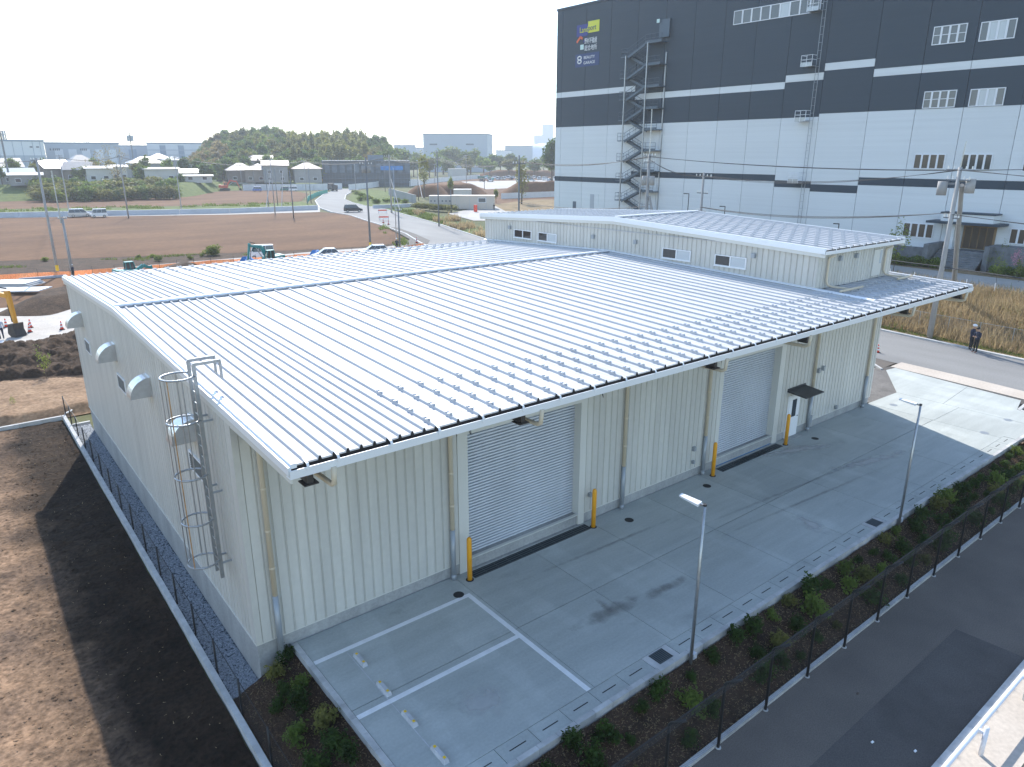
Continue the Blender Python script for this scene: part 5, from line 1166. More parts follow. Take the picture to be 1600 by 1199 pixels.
# wooded hill
def terr_(u): return interp(u, [(-100, 3.2), (290, 3.0), (345, 1.6), (490, 1.3), (525, -1.0), (700, -1.1)])
def interp(u, pts):
    for (a, va), (b, vb) in zip(pts[:-1], pts[1:]):
        if a <= u <= b: return va+(vb-va)*(u-a)/(b-a)
    return pts[0][1] if u < pts[0][0] else pts[-1][1]
sil = [(285, 262), (300, 248), (312, 234), (330, 221), (345, 212), (380, 207), (425, 206), (455, 210), (480, 214), (505, 212), (545, 211), (575, 216), (605, 221), (618, 234), (632, 246)]
D0, D1, TH = 360.0, 490.0, 10.5
def hill_top(u): return 13+(241-interp(u, sil))/FPX*D1-TH+1.0
us = list(range(270, 650, 10)); mb = MB(); rows = []
for t in (0, .15, .3, .45, .6, .75, .9, 1.0, 1.25):
    row = []
    for u in us:
        p = at_dist(u, 241, D0+(D1-D0)*t); z = -1.2+(hill_top(u)+1.2)*min(1, t)**.85 if t <= 1 else -1.2
        row.append((p.x, p.y, max(-1.2, z)))
    rows.append(row)
nu = len(us)
for r in rows: mb.v += r
for i in range(len(rows)-1):
    for j in range(nu-1): a = i*nu+j; mb.f.append((a, a+1, a+1+nu, a+nu))
struct('hill', mb, 'ground', smooth=True)
hill_lab = {'dark': 'round dark evergreen tree on the wooded hill', 'mid': 'mid green leafy tree on the wooded hill', 'lime': 'bright fresh green tree on the wooded hill', 'olive': 'dull olive tree on the wooded hill', 'bronze': 'bronze tinted tree at the end of the wooded hill', 'bamboo': 'slim pale yellow green bamboo clump on the wooded hill'}
rg = random.Random(3)
t = 1.0
for layer in range(9):
    t = 1.0-layer*.115; u = 292+rg.uniform(0, 10)
    while u < 622:
        d = D0+(D1-D0)*t+rg.uniform(-6, 6); p = at_dist(u, 241, d); z = -1.2+(hill_top(u)+1.2)*max(0, t)**.85
        if 452 < u < 575 and .18 < t < .85 and rg.random() < .85: k = 'bamboo'
        elif u < 350 and rg.random() < .55: k = 'bronze'
        elif 380 < u < 420 and .4 < t < .8 and rg.random() < .5: k = 'lime'
        else: k = rg.choice(['dark', 'dark', 'mid', 'mid', 'olive'])
        if u > 505 and t > .85: k = rg.choice(['dark', 'dark', 'mid'])
        s = rg.uniform(1.05, 1.5)*(1.1 if layer > 3 else 1.0)
        tree(k, (p.x, p.y, max(-1.2, z)-.6), s*(1.25 if k == 'bamboo' else 1.1), hill_lab[k], 'trees on the wooded hill: '+k)
        u += rg.uniform(8, 13)*(1.0 if k != 'bamboo' else .6)
# single trees and bushes, placed by their foot row and top row
def tree_px(kind, u, vb, vt, label, group=None, dist_=None, name='tree', wide=1.0):
    if dist_: p = at_dist(u, 241, dist_); p.z = -1.1
    else: p = G(u, vb, -1.0)
    zt = hz(p, vt, u); h = zt-p.z; nat = 3.2 if kind.startswith('bush_') else {'thin': 9.5, 'sapling': 2.25, 'bamboo': 8.6, 'bare': 8.4}.get(kind, 7.4)
    o = tree(kind, (p.x, p.y, p.z-.05), h/nat, label, group, None, 1.0, name); o.scale = (h/nat*wide, h/nat*wide, h/nat); return o
tree_px('thin', 663, 309, 241, 'tall narrow tree with thin olive foliage behind the pale site huts')
tree_px('thin', 815, 319, 249, 'tall narrow tree with sparse foliage beside the big warehouse')
tree_px('lime', 704, 306, 276, 'small bright green tree in front of the earth mound', wide=.6)
tree_px('lime', 775, 318, 295, 'small yellow green tree beside the beige site hut', wide=.6)
tree_px('sapling', 73, 596, 537, 'thin yellow green sapling standing in the dug up soil', wide=.95, name='sapling')
tree_px('sapling', 22, 640, 616, 'tiny pale sapling in the tan soil by the cross kerb', name='sapling')
tree_px('bare', 165, 300, 229, 'tall half bare brown tree above the bushes'); tree_px('bare', 189, 302, 232, 'second half bare tree beside a utility pole')
tree_px('lime', 133, 300, 262, 'broad yellow green tree between the houses', wide=1.5)
tree_px('mid', 227, 302, 254, 'dark green tree beside the long white shed', wide=1.1); tree_px('mid', 268, 300, 262, 'grey green tree behind the long white shed', wide=1.2)
tree_px('lime', 262, 304, 283, 'small lime green tree in front of the long white shed', wide=1.5)
tree_px('dark', 327, 297, 251, 'dome shaped dark tree at the foot of the hill', wide=1.2); tree_px('dark', 283, 302, 270, 'clipped dark shrub tree by the low roofs', wide=1.0)
tree_px('mid', 22, 300, 258, 'fresh green tree beside the house at the photo edge', wide=.9); tree_px('lime', 35, 302, 272, 'pale green tree by the low grey walls', wide=1.0)
tree_px('bare', 48, 303, 276, 'pinkish bare shrub beside the low grey walls', wide=1.4)
tree_px('mid', 495, 290, 252, 'light green tree beside the scaffolded building', wide=.9); tree_px('dark', 453, 288, 266, 'dark rounded shrub by the two storey house')
tree_px('bronze', 578, 288, 238, 'orange tinted bamboo above the scaffold', wide=.6); tree_px('bronze', 590, 288, 242, 'orange tinted bamboo beside the scaffold corner', wide=.6)
for i, (u, vt, d, k) in enumerate(((622, 230, 520, 'mid'), (634, 236, 520, 'dark'), (655, 237, 560, 'mid'), (692, 228, 560, 'mid'), (705, 230, 560, 'lime'), (735, 231, 560, 'mid'), (722, 235, 560, 'mid'), (768, 239, 560, 'dark'), (782, 242, 560, 'mid'), (800, 240, 560, 'dark'), (815, 243, 560, 'mid'), (680, 240, 520, 'mid'), (755, 243, 520, 'mid'), (645, 244, 500, 'mid'), (670, 247, 480, 'olive'), (700, 246, 480, 'mid'), (730, 246, 480, 'olive'), (765, 248, 480, 'mid'), (795, 248, 480, 'olive'), (835, 246, 480, 'mid'), (865, 247, 480, 'mid'), (850, 243, 560, 'dark'))):
    tree_px(k, u, 0, vt, 'hazy green tree in the belt before the far blue grey building', 'hazy far trees', d, wide=1.4)
tree_px('dark', 863, 0, 213, 'tall grey green tree against the corner of the big warehouse', None, 330, wide=.8)
# bushes in the belt left of the hill
rb = random.Random(11)
for (d_, zb, v0, v1, st) in ((268, -1.1, 287, 296, 11), (280, -.2, 279, 288, 12), (291, 1.6, 272, 282, 13)):
    u = 48+rb.uniform(0, 8)
    while u < 262:
        p = at_dist(u, 241, d_+rb.uniform(-3, 3)); p.z = zb; vt = rb.uniform(v0, v1); h = max(2.2, hz(p, vt, u)-zb); k = rb.choice(['dark', 'mid', 'mid', 'olive', 'olive', 'lime'] if u < 140 else ['dark', 'mid', 'olive', 'olive', 'olive'])
        o = tree('bush_'+k, p, h/3.2, 'thick '+{'dark': 'dark green', 'mid': 'green', 'lime': 'bright green', 'olive': 'olive brown'}[k]+' bush on the slope below the houses', 'bushes on the house slope: '+k, name='bush'); o.scale = (h/3.2*1.25, h/3.2*1.25, h/3.2); u += st*rb.uniform(.8, 1.2)
for (u, d_, h, k) in ((15, 318, 9, 'mid'), (48, 322, 7, 'olive'), (68, 345, 9, 'dark'), (128, 318, 6, 'lime'), (142, 350, 9, 'mid'), (170, 350, 8, 'olive'), (208, 318, 7, 'olive'), (222, 350, 10, 'mid'), (258, 340, 9, 'mid'), (284, 345, 9, 'dark'), (296, 350, 8, 'olive'), (308, 345, 9, 'dark'), (335, 350, 9, 'mid'), (346, 358, 10, 'dark'), (384, 352, 8, 'mid'), (440, 355, 9, 'dark'), (452, 350, 7, 'olive'), (502, 350, 8, 'lime'), (492, 358, 9, 'dark'), (-6, 300, 6, 'dark')):
    p = at_dist(u, 241, d_); p.z = terr_(u)-.2; tree(k, p, h/7.4, {'dark': 'dark green', 'mid': 'green', 'lime': 'pale green', 'olive': 'olive'}[k]+' garden tree standing between the houses', 'garden trees: '+k)
bk = 0
for (u, v, vt, k) in ((8, 306, 288, 'dark'), (62, 304, 284, 'mid'), (78, 306, 272, 'dark'), (92, 306, 276, 'mid'), (105, 306, 280, 'lime'), (118, 307, 282, 'lime'), (88, 308, 290, 'olive'), (130, 308, 284, 'olive'), (142, 308, 280, 'dark'), (155, 308, 283, 'mid'), (166, 309, 278, 'olive'), (178, 309, 281, 'dark'), (190, 309, 277, 'olive'), (202, 309, 280, 'mid'), (214, 309, 282, 'dark'), (225, 308, 284, 'olive'), (236, 307, 288, 'mid'), (112, 310, 294, 'olive'), (150, 310, 294, 'olive'), (172, 310, 293, 'mid'), (195, 310, 293, 'olive'), (125, 309, 295, 'mid')):
    tree_px('bush_'+k, u, v, vt, 'scrubby '+{'dark': 'dark green', 'mid': 'green', 'lime': 'bright green', 'olive': 'olive brown'}[k]+' bush in the belt before the houses', 'bushes before the houses: '+k, name='bush', wide=1.7); bk += 1
for (u, v, vt) in ((557, 304, 297), (566, 309, 300), (575, 313, 304), (588, 318, 309), (553, 301, 296), (562, 314, 306), (604, 316, 308), (620, 316, 308), (632, 318, 310)):
    tree_px('bush_lime' if u % 2 else 'bush_mid', u, v, vt, 'low green bush on the verge beside the winding road', 'bushes on the road verge', name='bush', wide=1.6)
for i in range(9):
    u = 650+i*7; tree_px('bush_olive', u, 327+i*.6, 315+i*.4, 'clipped olive hedge bush in front of the site huts', 'hedge bushes', name='hedge_bush', wide=1.3)
for (u, v, vt) in ((331, 399, 380), (316, 401, 395), (216, 403, 397), (238, 402, 396), (248, 408, 398), (70, 408, 400), (298, 405, 398)):
    tree_px('bush_lime', u, v, vt, 'yellow green weed clump on the soil bank behind the orange fence', 'weed clumps on the bank', name='weed_clump', wide=1.3)
for (u, v, vt) in ((1405, 388, 370), (1418, 399, 383), (1432, 398, 386), (1450, 400, 384), (1395, 399, 380), (1466, 402, 388), (1580, 412, 398), (1596, 412, 397), (1560, 414, 402)):
    p = back(u, v, 0, 80.0); p.z = 1.2; o = tree('bush_lime' if u % 2 else 'bush_mid', p, .42, 'low green shrub in the bed before the big warehouse', 'shrubs before the big warehouse', name='bed_shrub')
p = back(1592, 410, 0, 79.0); p.z = 1.2
ft = tree('sapling', p, 1.6, 'small pink blossom tree before the big warehouse'); ft.children[0].data = ft.children[0].data.copy(); ft.children[0].data.materials[0] = M['blossom']
p = back(1404, 372, 0, 74.0); p.z = 1.2; tree('sapling', p, 2.4, 'slender sapling beside the corner of the upper roof')
for (u, v, h) in ((1508, 402, 1.5), (1530, 398, 1.2), (1478, 396, 1.2), (1555, 452, 1.3), (1560, 430, 1.5), (1590, 448, 1.2), (1540, 430, 1.0)):
    p = G(u, v, .9); p.z = float(zbank(np.array([p.x]), np.array([p.y]))[0]); tree('sapling', p, h, 'weedy green sapling growing in the dry grass bank', 'saplings in the dry grass', name='sapling')
# grasses
def blades(n, xf, yf, zf, h, w, seed, lean=.5):
    rg = np.random.default_rng(seed); x = xf(rg, n); y = yf(rg, n, x); z = zf(x, y); a = rg.uniform(0, 6.28, n); hh = h*rg.uniform(.4, 1.3, n); l = lean*hh*rg.uniform(.2, 1.3, n); la = rg.uniform(0, 6.28, n); ww = w*rg.uniform(.6, 1.4, n)
    b0 = np.stack([x-np.cos(a)*ww, y-np.sin(a)*ww, z-.03], 1); b1 = np.stack([x+np.cos(a)*ww, y+np.sin(a)*ww, z-.03], 1); t = np.stack([x+np.cos(la)*l, y+np.sin(la)*l, z+hh], 1)
    V = np.stack([b0, b1, t], 1); F = np.arange(n*3).reshape(n, 3); return V.reshape(-1, 3), F
def clump(rg, n, lo, hi, k):
    c = rg.uniform(lo, hi, k); return c
def bank_x(rg, n):
    e = rg.random(n)**1.2*17; return e
def add_blades(name, label, n, m, h, w, seed, tmin, tmax, y0, y1, dens=None):
    rg = np.random.default_rng(seed); y = rg.uniform(y0, y1, n); t = tmin+(tmax-tmin)*rg.random(n); x = 51.2+.125*y+t
    if dens is not None:
        keep = noise2(x*.55, y*.55, seed, 3) > dens; x, y = x[keep], y[keep]
    V, F = blades(len(x), lambda r, k: x, lambda r, k, xx: y, zbank, h, w, seed+1)
    o = obj(name, np_mesh(name, V, F, m)); tag(o, label, 'grass', kind='stuff')
add_blades('dry_grass', 'tall dry straw coloured grass covering the bank beside the road', 52000, 'blade_dry', .75, .035, 31, .4, 17, -14, 34)
add_blades('green_weeds', 'green weeds growing among the dry grass of the bank', 9000, 'blade_green', .55, .03, 33, .1, 20, -14, 34, .55)
add_blades('kerb_grass', 'short green grass along the road kerb below the bank', 9000, 'blade_green', .16, .02, 35, .02, .7, -14, 34)
# weeds on verges farther off
def px_blades(name, label, n, m, h, w, poly, seed, z=-1.0):
    P = [G(u, v, z) for u, v in poly]; rg = np.random.default_rng(seed); xs_, ys_ = [], []
    x0, x1 = min(p.x for p in P), max(p.x for p in P); y0, y1 = min(p.y for p in P), max(p.y for p in P)
    x = rg.uniform(x0, x1, n*4); y = rg.uniform(y0, y1, n*4); ins = np.zeros(len(x), bool)
    for i in range(len(P)):
        a, b = P[i], P[(i+1) % len(P)]; c = ((a.y > y) != (b.y > y)) & (x < (b.x-a.x)*(y-a.y)/((b.y-a.y)+1e-9)+a.x); ins ^= c
    x, y = x[ins][:n], y[ins][:n]; keep = noise2(x*.25, y*.25, seed, 3) > .56; x, y = x[keep], y[keep]
    V, F = blades(len(x), lambda r, k: x, lambda r, k, xx: y, lambda a, b: np.full_like(a, z), h, w, seed+1)
    tag(obj(name, np_mesh(name, V, F, m)), label, 'weeds', kind='stuff')
px_blades('verge_scrub', 'brown scrub on the verge beside the road', 7000, 'blade_dry', 1.1, .10, [(640, 332), (700, 336), (766, 366), (757, 372), (690, 350)], 41)
px_blades('verge_weeds', 'green weeds on the verge beside the road', 5000, 'blade_green', .7, .12, [(610, 326), (650, 330), (700, 345), (740, 362), (700, 352), (640, 336)], 42)
px_blades('bank_weeds', 'low weeds on the dark soil bank behind the orange fence', 3500, 'blade_green', .25, .05, [(0, 420), (150, 412), (330, 402), (420, 396), (330, 396), (150, 404), (0, 412)], 43)
px_blades('strip_weeds', 'green weeds on the strip beside the service road', 5000, 'blade_green', .55, .15, [(0, 331), (200, 327), (400, 323), (470, 318), (400, 318), (200, 323), (0, 327)], 44)
px_blades('corner_weeds', 'green weeds at the road corner of the brown field', 2500, 'blade_green', .4, .08, [(600, 352), (632, 372), (640, 384), (618, 386), (606, 372), (590, 356)], 45)
# ================================================================== FAR BUILDINGS
def far_box(name, u0, u1, vt, d, depth, m, label, z0=-1.2, rot=0.0, top='far_blue'):
    um = (u0+u1)/2; p = at_dist(um, 241, d); a = at_dist(u0, 241, d); b = at_dist(u1, 241, d); w = (b-a).length; zt = hz(p, vt, um)
    az_ = math.atan2(p.x-CAM[0], p.y-CAM[1]); o = empty(name, (p.x, p.y, z0), -az_+rot, label, 'building'); h = zt-z0
    MB().box(-w/2, w/2, 0, depth, 0, h).build('wall', m, o)
    MB().box(-w/2-.3, w/2+.3, -.3, depth+.3, h, h+.8).build('roof_edge', top, o)
    return o, w, h
def far_strip(o, w, h, x0, x1, z0, z1, m, name='wall_band', y=-.12): return MB().box(-w/2+w*x0, -w/2+w*x1, y, y+.1, h*z0, h*z1).build(name, m, o)
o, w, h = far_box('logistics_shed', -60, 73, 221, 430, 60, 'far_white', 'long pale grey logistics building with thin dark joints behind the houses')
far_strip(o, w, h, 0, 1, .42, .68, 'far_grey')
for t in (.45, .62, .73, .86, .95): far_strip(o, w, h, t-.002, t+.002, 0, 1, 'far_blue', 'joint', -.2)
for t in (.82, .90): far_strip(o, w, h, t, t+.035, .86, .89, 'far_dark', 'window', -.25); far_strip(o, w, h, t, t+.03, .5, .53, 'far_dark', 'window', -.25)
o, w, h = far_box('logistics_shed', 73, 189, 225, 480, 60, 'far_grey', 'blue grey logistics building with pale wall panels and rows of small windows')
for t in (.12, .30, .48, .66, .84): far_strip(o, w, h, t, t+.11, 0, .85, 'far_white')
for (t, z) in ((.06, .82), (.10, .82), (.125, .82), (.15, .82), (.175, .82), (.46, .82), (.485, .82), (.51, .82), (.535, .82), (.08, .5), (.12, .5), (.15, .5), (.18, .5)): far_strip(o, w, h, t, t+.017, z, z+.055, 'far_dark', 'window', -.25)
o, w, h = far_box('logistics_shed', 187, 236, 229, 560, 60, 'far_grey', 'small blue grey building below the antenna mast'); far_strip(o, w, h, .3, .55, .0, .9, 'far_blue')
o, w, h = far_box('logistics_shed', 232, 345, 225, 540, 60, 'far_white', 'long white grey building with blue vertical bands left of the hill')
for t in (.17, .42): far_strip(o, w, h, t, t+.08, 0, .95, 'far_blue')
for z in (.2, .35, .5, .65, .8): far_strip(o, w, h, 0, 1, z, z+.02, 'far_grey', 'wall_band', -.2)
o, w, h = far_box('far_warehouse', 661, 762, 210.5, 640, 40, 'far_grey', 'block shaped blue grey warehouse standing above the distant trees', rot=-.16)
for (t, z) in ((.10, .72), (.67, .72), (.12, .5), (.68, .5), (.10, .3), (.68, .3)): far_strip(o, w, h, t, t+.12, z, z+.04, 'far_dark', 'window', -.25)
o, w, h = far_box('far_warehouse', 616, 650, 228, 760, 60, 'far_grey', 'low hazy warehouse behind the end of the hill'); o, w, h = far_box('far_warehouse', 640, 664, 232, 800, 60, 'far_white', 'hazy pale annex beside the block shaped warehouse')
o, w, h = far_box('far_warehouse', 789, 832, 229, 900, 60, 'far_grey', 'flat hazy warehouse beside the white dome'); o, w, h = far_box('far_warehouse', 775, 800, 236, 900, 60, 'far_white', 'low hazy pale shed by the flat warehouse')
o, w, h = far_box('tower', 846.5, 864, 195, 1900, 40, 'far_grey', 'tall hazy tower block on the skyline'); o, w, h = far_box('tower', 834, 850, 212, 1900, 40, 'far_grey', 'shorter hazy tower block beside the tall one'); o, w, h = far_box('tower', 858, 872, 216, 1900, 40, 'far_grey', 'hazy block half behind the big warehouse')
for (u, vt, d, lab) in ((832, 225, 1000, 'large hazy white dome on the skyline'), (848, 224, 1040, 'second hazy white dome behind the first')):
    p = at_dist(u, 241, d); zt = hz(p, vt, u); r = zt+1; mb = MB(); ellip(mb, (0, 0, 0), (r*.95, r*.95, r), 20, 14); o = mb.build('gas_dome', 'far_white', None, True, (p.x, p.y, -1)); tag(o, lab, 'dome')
# rising ground under the houses
def terr(u): return interp(u, [(-100, 3.2), (290, 3.0), (345, 1.6), (490, 1.3), (525, -1.0), (700, -1.1)])
us = list(range(-100, 541, 20)); mb = MB(); rows = []
for d_, f_ in ((0, 0), (22, 1), (60, 1), (100, 1), (135, 0)): rows.append([tuple(at_dist(u, 241, d_+interp(u, [(-100, 276), (290, 276), (345, 326), (600, 330)])).to_2d())+(-1.2+(terr(u)+1.2)*f_,) for u in us])
for r in rows: mb.v += r
for i in range(len(rows)-1):
    for j in range(len(us)-1): a = i*len(us)+j; mb.f.append((a, a+1, a+1+len(us), a+len(us)))
struct('terrace', mb, 'grass', smooth=True)
# houses
def house(u, d, w, dp, h, rzr, roof, wall, label, hip=False, rh=1.8, base=-1.1, vb=None, two=False):
    d *= 1.15; w *= 1.12; dp *= 1.12; h *= 1.12; rh *= 1.12; p = at_dist(u, 241, d); base = terr(u)-.1; p.z = base; az_ = math.atan2(p.x-CAM[0], p.y-CAM[1])
    o = empty('house', p, -az_+rzr, label, 'house')
    wl = MB().box(-w/2, w/2, 0, dp, 0, h)
    wl.prism([(0, h), (dp, h), (dp/2, h+rh*.9)], -w/2+.01, w/2-.01, 'yz') if not hip else None
    wl = wl.build('wall', wall, o); e = .7
    if hip:
        MB().hexa([(-w/2-e, -e, h), (w/2+e, -e, h), (w/2+e, dp+e, h), (-w/2-e, dp+e, h), (-w/2+dp/2, dp/2-.05, h+rh), (w/2-dp/2, dp/2-.05, h+rh), (w/2-dp/2, dp/2+.05, h+rh), (-w/2+dp/2, dp/2+.05, h+rh)]).build('roof', roof, o)
    else:
        sl_ = rh/(dp/2)
        MB().prism([(-e, h-e*sl_), (dp/2, h+rh), (dp+e, h-e*sl_), (dp+e, h-e*sl_+.18), (dp/2, h+rh+.2), (-e, h-e*sl_+.18)], -w/2-e, w/2+e, 'yz').build('roof', roof, o)
    for lvl in ([1.0, 3.9] if two else [1.0]):
        for k in range(max(2, int(w/4))):
            x = -w/2+w*(k+.5)/max(2, int(w/4)); wd = MB().box(x-.85, x+.85, -.06, .0, lvl, lvl+1.3).build('window', 'win_frame', o); MB().box(x-.75, x+.75, -.08, -.061, lvl+.1, lvl+1.2).build('pane', 'glass', wd)
    return o
H = house
H(88, 290, 9, 9, 4.4, .5, 'house_roof', 'house_wall', 'brown walled house with pale gable roof behind the bushes', rh=2.4)
H(115, 288, 8, 8, 4.0, -.25, 'house_roof', 'house_wall', 'house with long pale lean roof next to the brown walled house', rh=2.2)
H(3, 285, 10, 8, 5.0, .2, 'house_roof', 'house_wall_grey', 'grey house with pale roof at the edge of the bushes', rh=2.4)
H(20, 265, 9, 7, 3.2, .1, 'far_grey', 'house_wall_grey', 'low house with dark grey roof below the grey house', rh=1.4)
H(33, 255, 8, 4, 3.0, .0, 'shed_white', 'house_wall_grey', 'plain grey block wall shed beside the pinkish shrub', rh=.5)
H(127, 330, 8, 6, 6.0, .3, 'house_roof', 'house_wall', 'ornate white roofed house behind the pale gable house', True, 2.6)
H(150, 275, 7.5, 6, 4.4, .1, 'shed_white', 'shed_white', 'white shed with a small dark window beside the bare trees', rh=.6)
H(182, 290, 5, 6, 4.6, .1, 'shed_white', 'shed_white', 'white shed half behind the bare trees', rh=.6)
H(228, 320, 12, 9, 5.6, .2, 'house_roof', 'house_wall_grey', 'house with broad bright roof above the dark green tree', True, 2.4)
H(247, 340, 9, 8, 7.2, .0, 'house_roof', 'house_wall_grey', 'house with bright roof behind the broad roofed one', True, 2.0)
H(271, 330, 8, 8, 6.6, .1, 'far_grey', 'house_wall_grey', 'grey two storey house left of the hill', True, 1.6, two=True)
H(249, 268, 10.5, 6, 4.2, .15, 'shed_white', 'shed_white', 'long white shed behind the brown field', rh=.4)
H(297, 285, 9, 6, 2.8, .0, 'house_roof', 'shed_beige', 'low house with pale roof at the foot of the hill', rh=1.2)
H(304, 268, 9, 4, 2.2, .0, 'shed_white', 'shed_white', 'low white carport beside the hoarding', rh=.3)
H(374, 300, 10, 8, 4.4, .1, 'house_roof', 'house_wall', 'house with very bright wide roof behind the red excavator', True, 2.6)
H(396, 295, 8, 8, 4.6, -.3, 'house_roof', 'house_wall', 'house with bright roof beside the wide bright roof', True, 2.4)
H(408, 325, 9, 8, 8.0, .1, 'house_roof_red', 'house_wall_grey', 'house with pinkish roof standing above its neighbours', rh=1.8, two=True)
H(428, 292, 9, 8, 6.4, .0, 'house_roof_red', 'house_wall_grey', 'two storey grey house with pinkish roof by the dark shrub', rh=1.6, two=True)
H(479, 290, 10, 8, 5.2, .1, 'house_roof_red', 'house_wall_grey', 'grey house with pinkish hip roof next to the scaffolding', True, 2.2)
# scaffolded building
o, w, h = far_box('scaffolded_building', 503, 640, 254, 348, 22, 'scaffold', 'dark building frame wrapped in scaffolding with a blue sheet', top='scaffold')
for k in range(29):
    x = -w/2+w*k/28; MB().box(x-.06, x+.06, -1.3, -1.18, 0, h+1.6).build('standard', 'scaffold_net', o)
for z in (.15, .33, .52, .72, .9, 1.05): MB().box(-w/2, w/2, -1.35, -.1, h*z, h*z+.14).build('ledger', 'scaffold_net', o)
for k in range(12):
    x = -w/2+w*(k+.3)/12; MB().box(x, x+w/18, -.9, -.7, h*.58, h*.95).build('net_panel', 'scaffold_net', o)
MB().box(-w/2+w*.52, -w/2+w*.70, 2, 12, h+.8, h+3.2).build('penthouse', 'scaffold_net', o); MB().box(-w/2+w*.66, -w/2+w*.92, -1.5, -1.4, h*.68, h*.86).build('blue_sheet', 'blue_sheet', o)
# site huts
def hut(u0, u1, vb, vt, dp, m, label, z=-1.0, up=0.0, win=False, holes=False):
    a = G(u0, vb, z); b = G(u1, vb, z); p = (a+b)/2; w = (b-a).length; h = hz(p, vt, (u0+u1)/2)-z; an_ = math.atan2(b.y-a.y, b.x-a.x)
    o = empty('site_hut', p, an_, label, 'hut'); MB().box(-w/2, w/2, 0, dp, up, h).build('wall', m, o); MB().box(-w/2-.1, w/2+.1, -.1, dp+.1, h, h+.12).build('roof', m, o)
    for k in range(1, 4): MB().box(-w/2+w*k/4-.03, -w/2+w*k/4+.03, -.03, 0, up+.05, h-.05).build('joint', 'facade_joint', o)
    if win: wd = MB().box(w*.0, w*.24, -.06, 0, h*.50, h*.88).build('window', 'win_frame', o); MB().box(w*.015, w*.225, -.08, -.061, h*.54, h*.85).build('pane', 'glass_grey', wd)
    if holes:
        for k in range(6): MB().box(-w/2+w*(k+.5)/6-.18, -w/2+w*(k+.5)/6+.18, -.05, 0, h*.55, h*.55+.4).build('vent', 'far_dark', o)
    return o
hut(671, 706, 326, 307, 4, 'shed_white', 'white site hut with a row of small dark vents', holes=True); hut(706, 721, 327, 306.5, 4, 'shed_beige', 'narrow beige site hut between two longer huts'); hut(721, 773, 327, 307, 5, 'shed_beige', 'long beige site hut with a grey window', win=True); hut(709, 736, 318, 297, 5, 'shed_white', 'white site hut raised behind the beige huts', up=0); hut(700, 728, 279, 264, 5, 'shed_white', 'far pale site office in the dirt lot')
# earth mounds
def mound(u0, u1, vb, vt, label, m='soil_far'):
    a = G(u0, vb, -1.0); b = G(u1, vb, -1.0); p = (a+b)/2; w = (b-a).length; h = hz(p, vt, (u0+u1)/2)+1; an_ = math.atan2(b.y-a.y, b.x-a.x)
    xs_ = np.linspace(-w/2, w/2, 40); ys_ = np.linspace(-5, 9, 18); X, Y = np.meshgrid(xs_, ys_)
    Z = h*np.clip(1.25*np.cos(np.pi*X/w*.98)**.7*np.clip(1-((Y-2)/7)**2, 0, 1), 0, 1)*(.85+.3*noise2(X*.25, Y*.25, int(u0), 3))-.15
    i, j = np.meshgrid(np.arange(39), np.arange(17)); q = (j*40+i).ravel(); F = np.stack([q, q+1, q+41, q+40], 1)
    o = obj('earth_mound', np_mesh('earth_mound', np.stack([X.ravel(), Y.ravel(), Z.ravel()], 1), F, m), None, (p.x, p.y, -1.0), an_); o['kind'] = 'structure'
mound(634, 700, 306, 289, ''); mound(660, 760, 304, 287, ''); mound(782, 905, 305, 284, ''); mound(740, 890, 276, 266, ''); mound(214, 240, 309, 306, ''); mound(248, 275, 430, 417, '', 'soil_dark'); mound(330, 360, 294, 282, '', 'soil_dark'); mound(30, 125, 478, 458, '', 'soil_dark')
# barriers and hoardings
def wall_run(name, pts, h, th, m, label, cat, z=-1.0, seg=4.0, piece='panel', top=None):
    P = [G(u, v, z) for u, v in pts]; o = empty(name, P[0], 0, label, cat)
    for a, b in zip(P[:-1], P[1:]):
        n = max(1, int((b-a).length/seg))
        for k in range(n):
            s0 = a+(b-a)*(k/n); s1 = a+(b-a)*((k+1)/n-.004); l0 = s0-P[0]; l1 = s1-P[0]
            MB().bar((l0.x, l0.y, h/2-.1), (l1.x, l1.y, h/2-.1), th, h+.2).build(piece, m, o)
    return o
wall_run('road_barrier', [(-40, 341), (100, 338.5), (200, 336.5), (360, 333.2), (497, 328)], 1.15, .4, 'barrier', 'long pale blue grey barrier along the service road', 'barrier', seg=8)
wall_run('road_barrier', [(583, 326), (615, 325), (648, 323)], .9, .4, 'barrier', 'short blue grey barrier beside the winding road', 'barrier', seg=5)
wall_run('hoarding', [(380, 298), (440, 297.5), (490, 297), (535, 296)], 2.4, .1, 'hoarding', 'pale site hoarding behind the far brown field', 'hoarding', seg=4); wall_run('hoarding', [(545, 297), (575, 294), (600, 290), (655, 287)], 2.2, .1, 'hoarding', 'pale site hoarding rising beside the far road', 'hoarding', seg=4)
wall_run('hoarding', [(390, 289), (450, 288), (505, 287.5)], 2.2, .1, 'shed_white', 'white hoarding below the bright roofed houses', 'hoarding', seg=5); wall_run('hoarding', [(300, 294), (345, 294), (400, 294)], 2.2, .1, 'hoarding', 'pale wall behind the red excavator', 'hoarding', seg=5)
wall_run('retaining_wall', [(608, 305), (630, 312), (650, 318)], 2.4, .3, 'pole', 'grey concrete retaining wall beside the earth mound', 'wall', seg=3); wall_run('lot_fence', [(783, 311), (830, 309), (880, 307)], 1.8, .1, 'hoarding', 'pale fence in front of the second earth mound', 'fence', seg=3); wall_run('lot_fence', [(640, 291), (690, 284), (750, 279)], 2.2, .1, 'hoarding', 'pale fence beside the parked cars', 'fence', seg=4)
wall_run('green_fence', [(480, 318), (482, 313), (496, 306), (512, 302)], 1.3, .06, 'green_net', 'teal green netting fence on the bend of the road', 'fence', seg=3); wall_run('green_fence', [(200, 309), (215, 306), (240, 303)], 1.4, .06, 'green_net', 'teal green netting below the bushes', 'fence', seg=4)
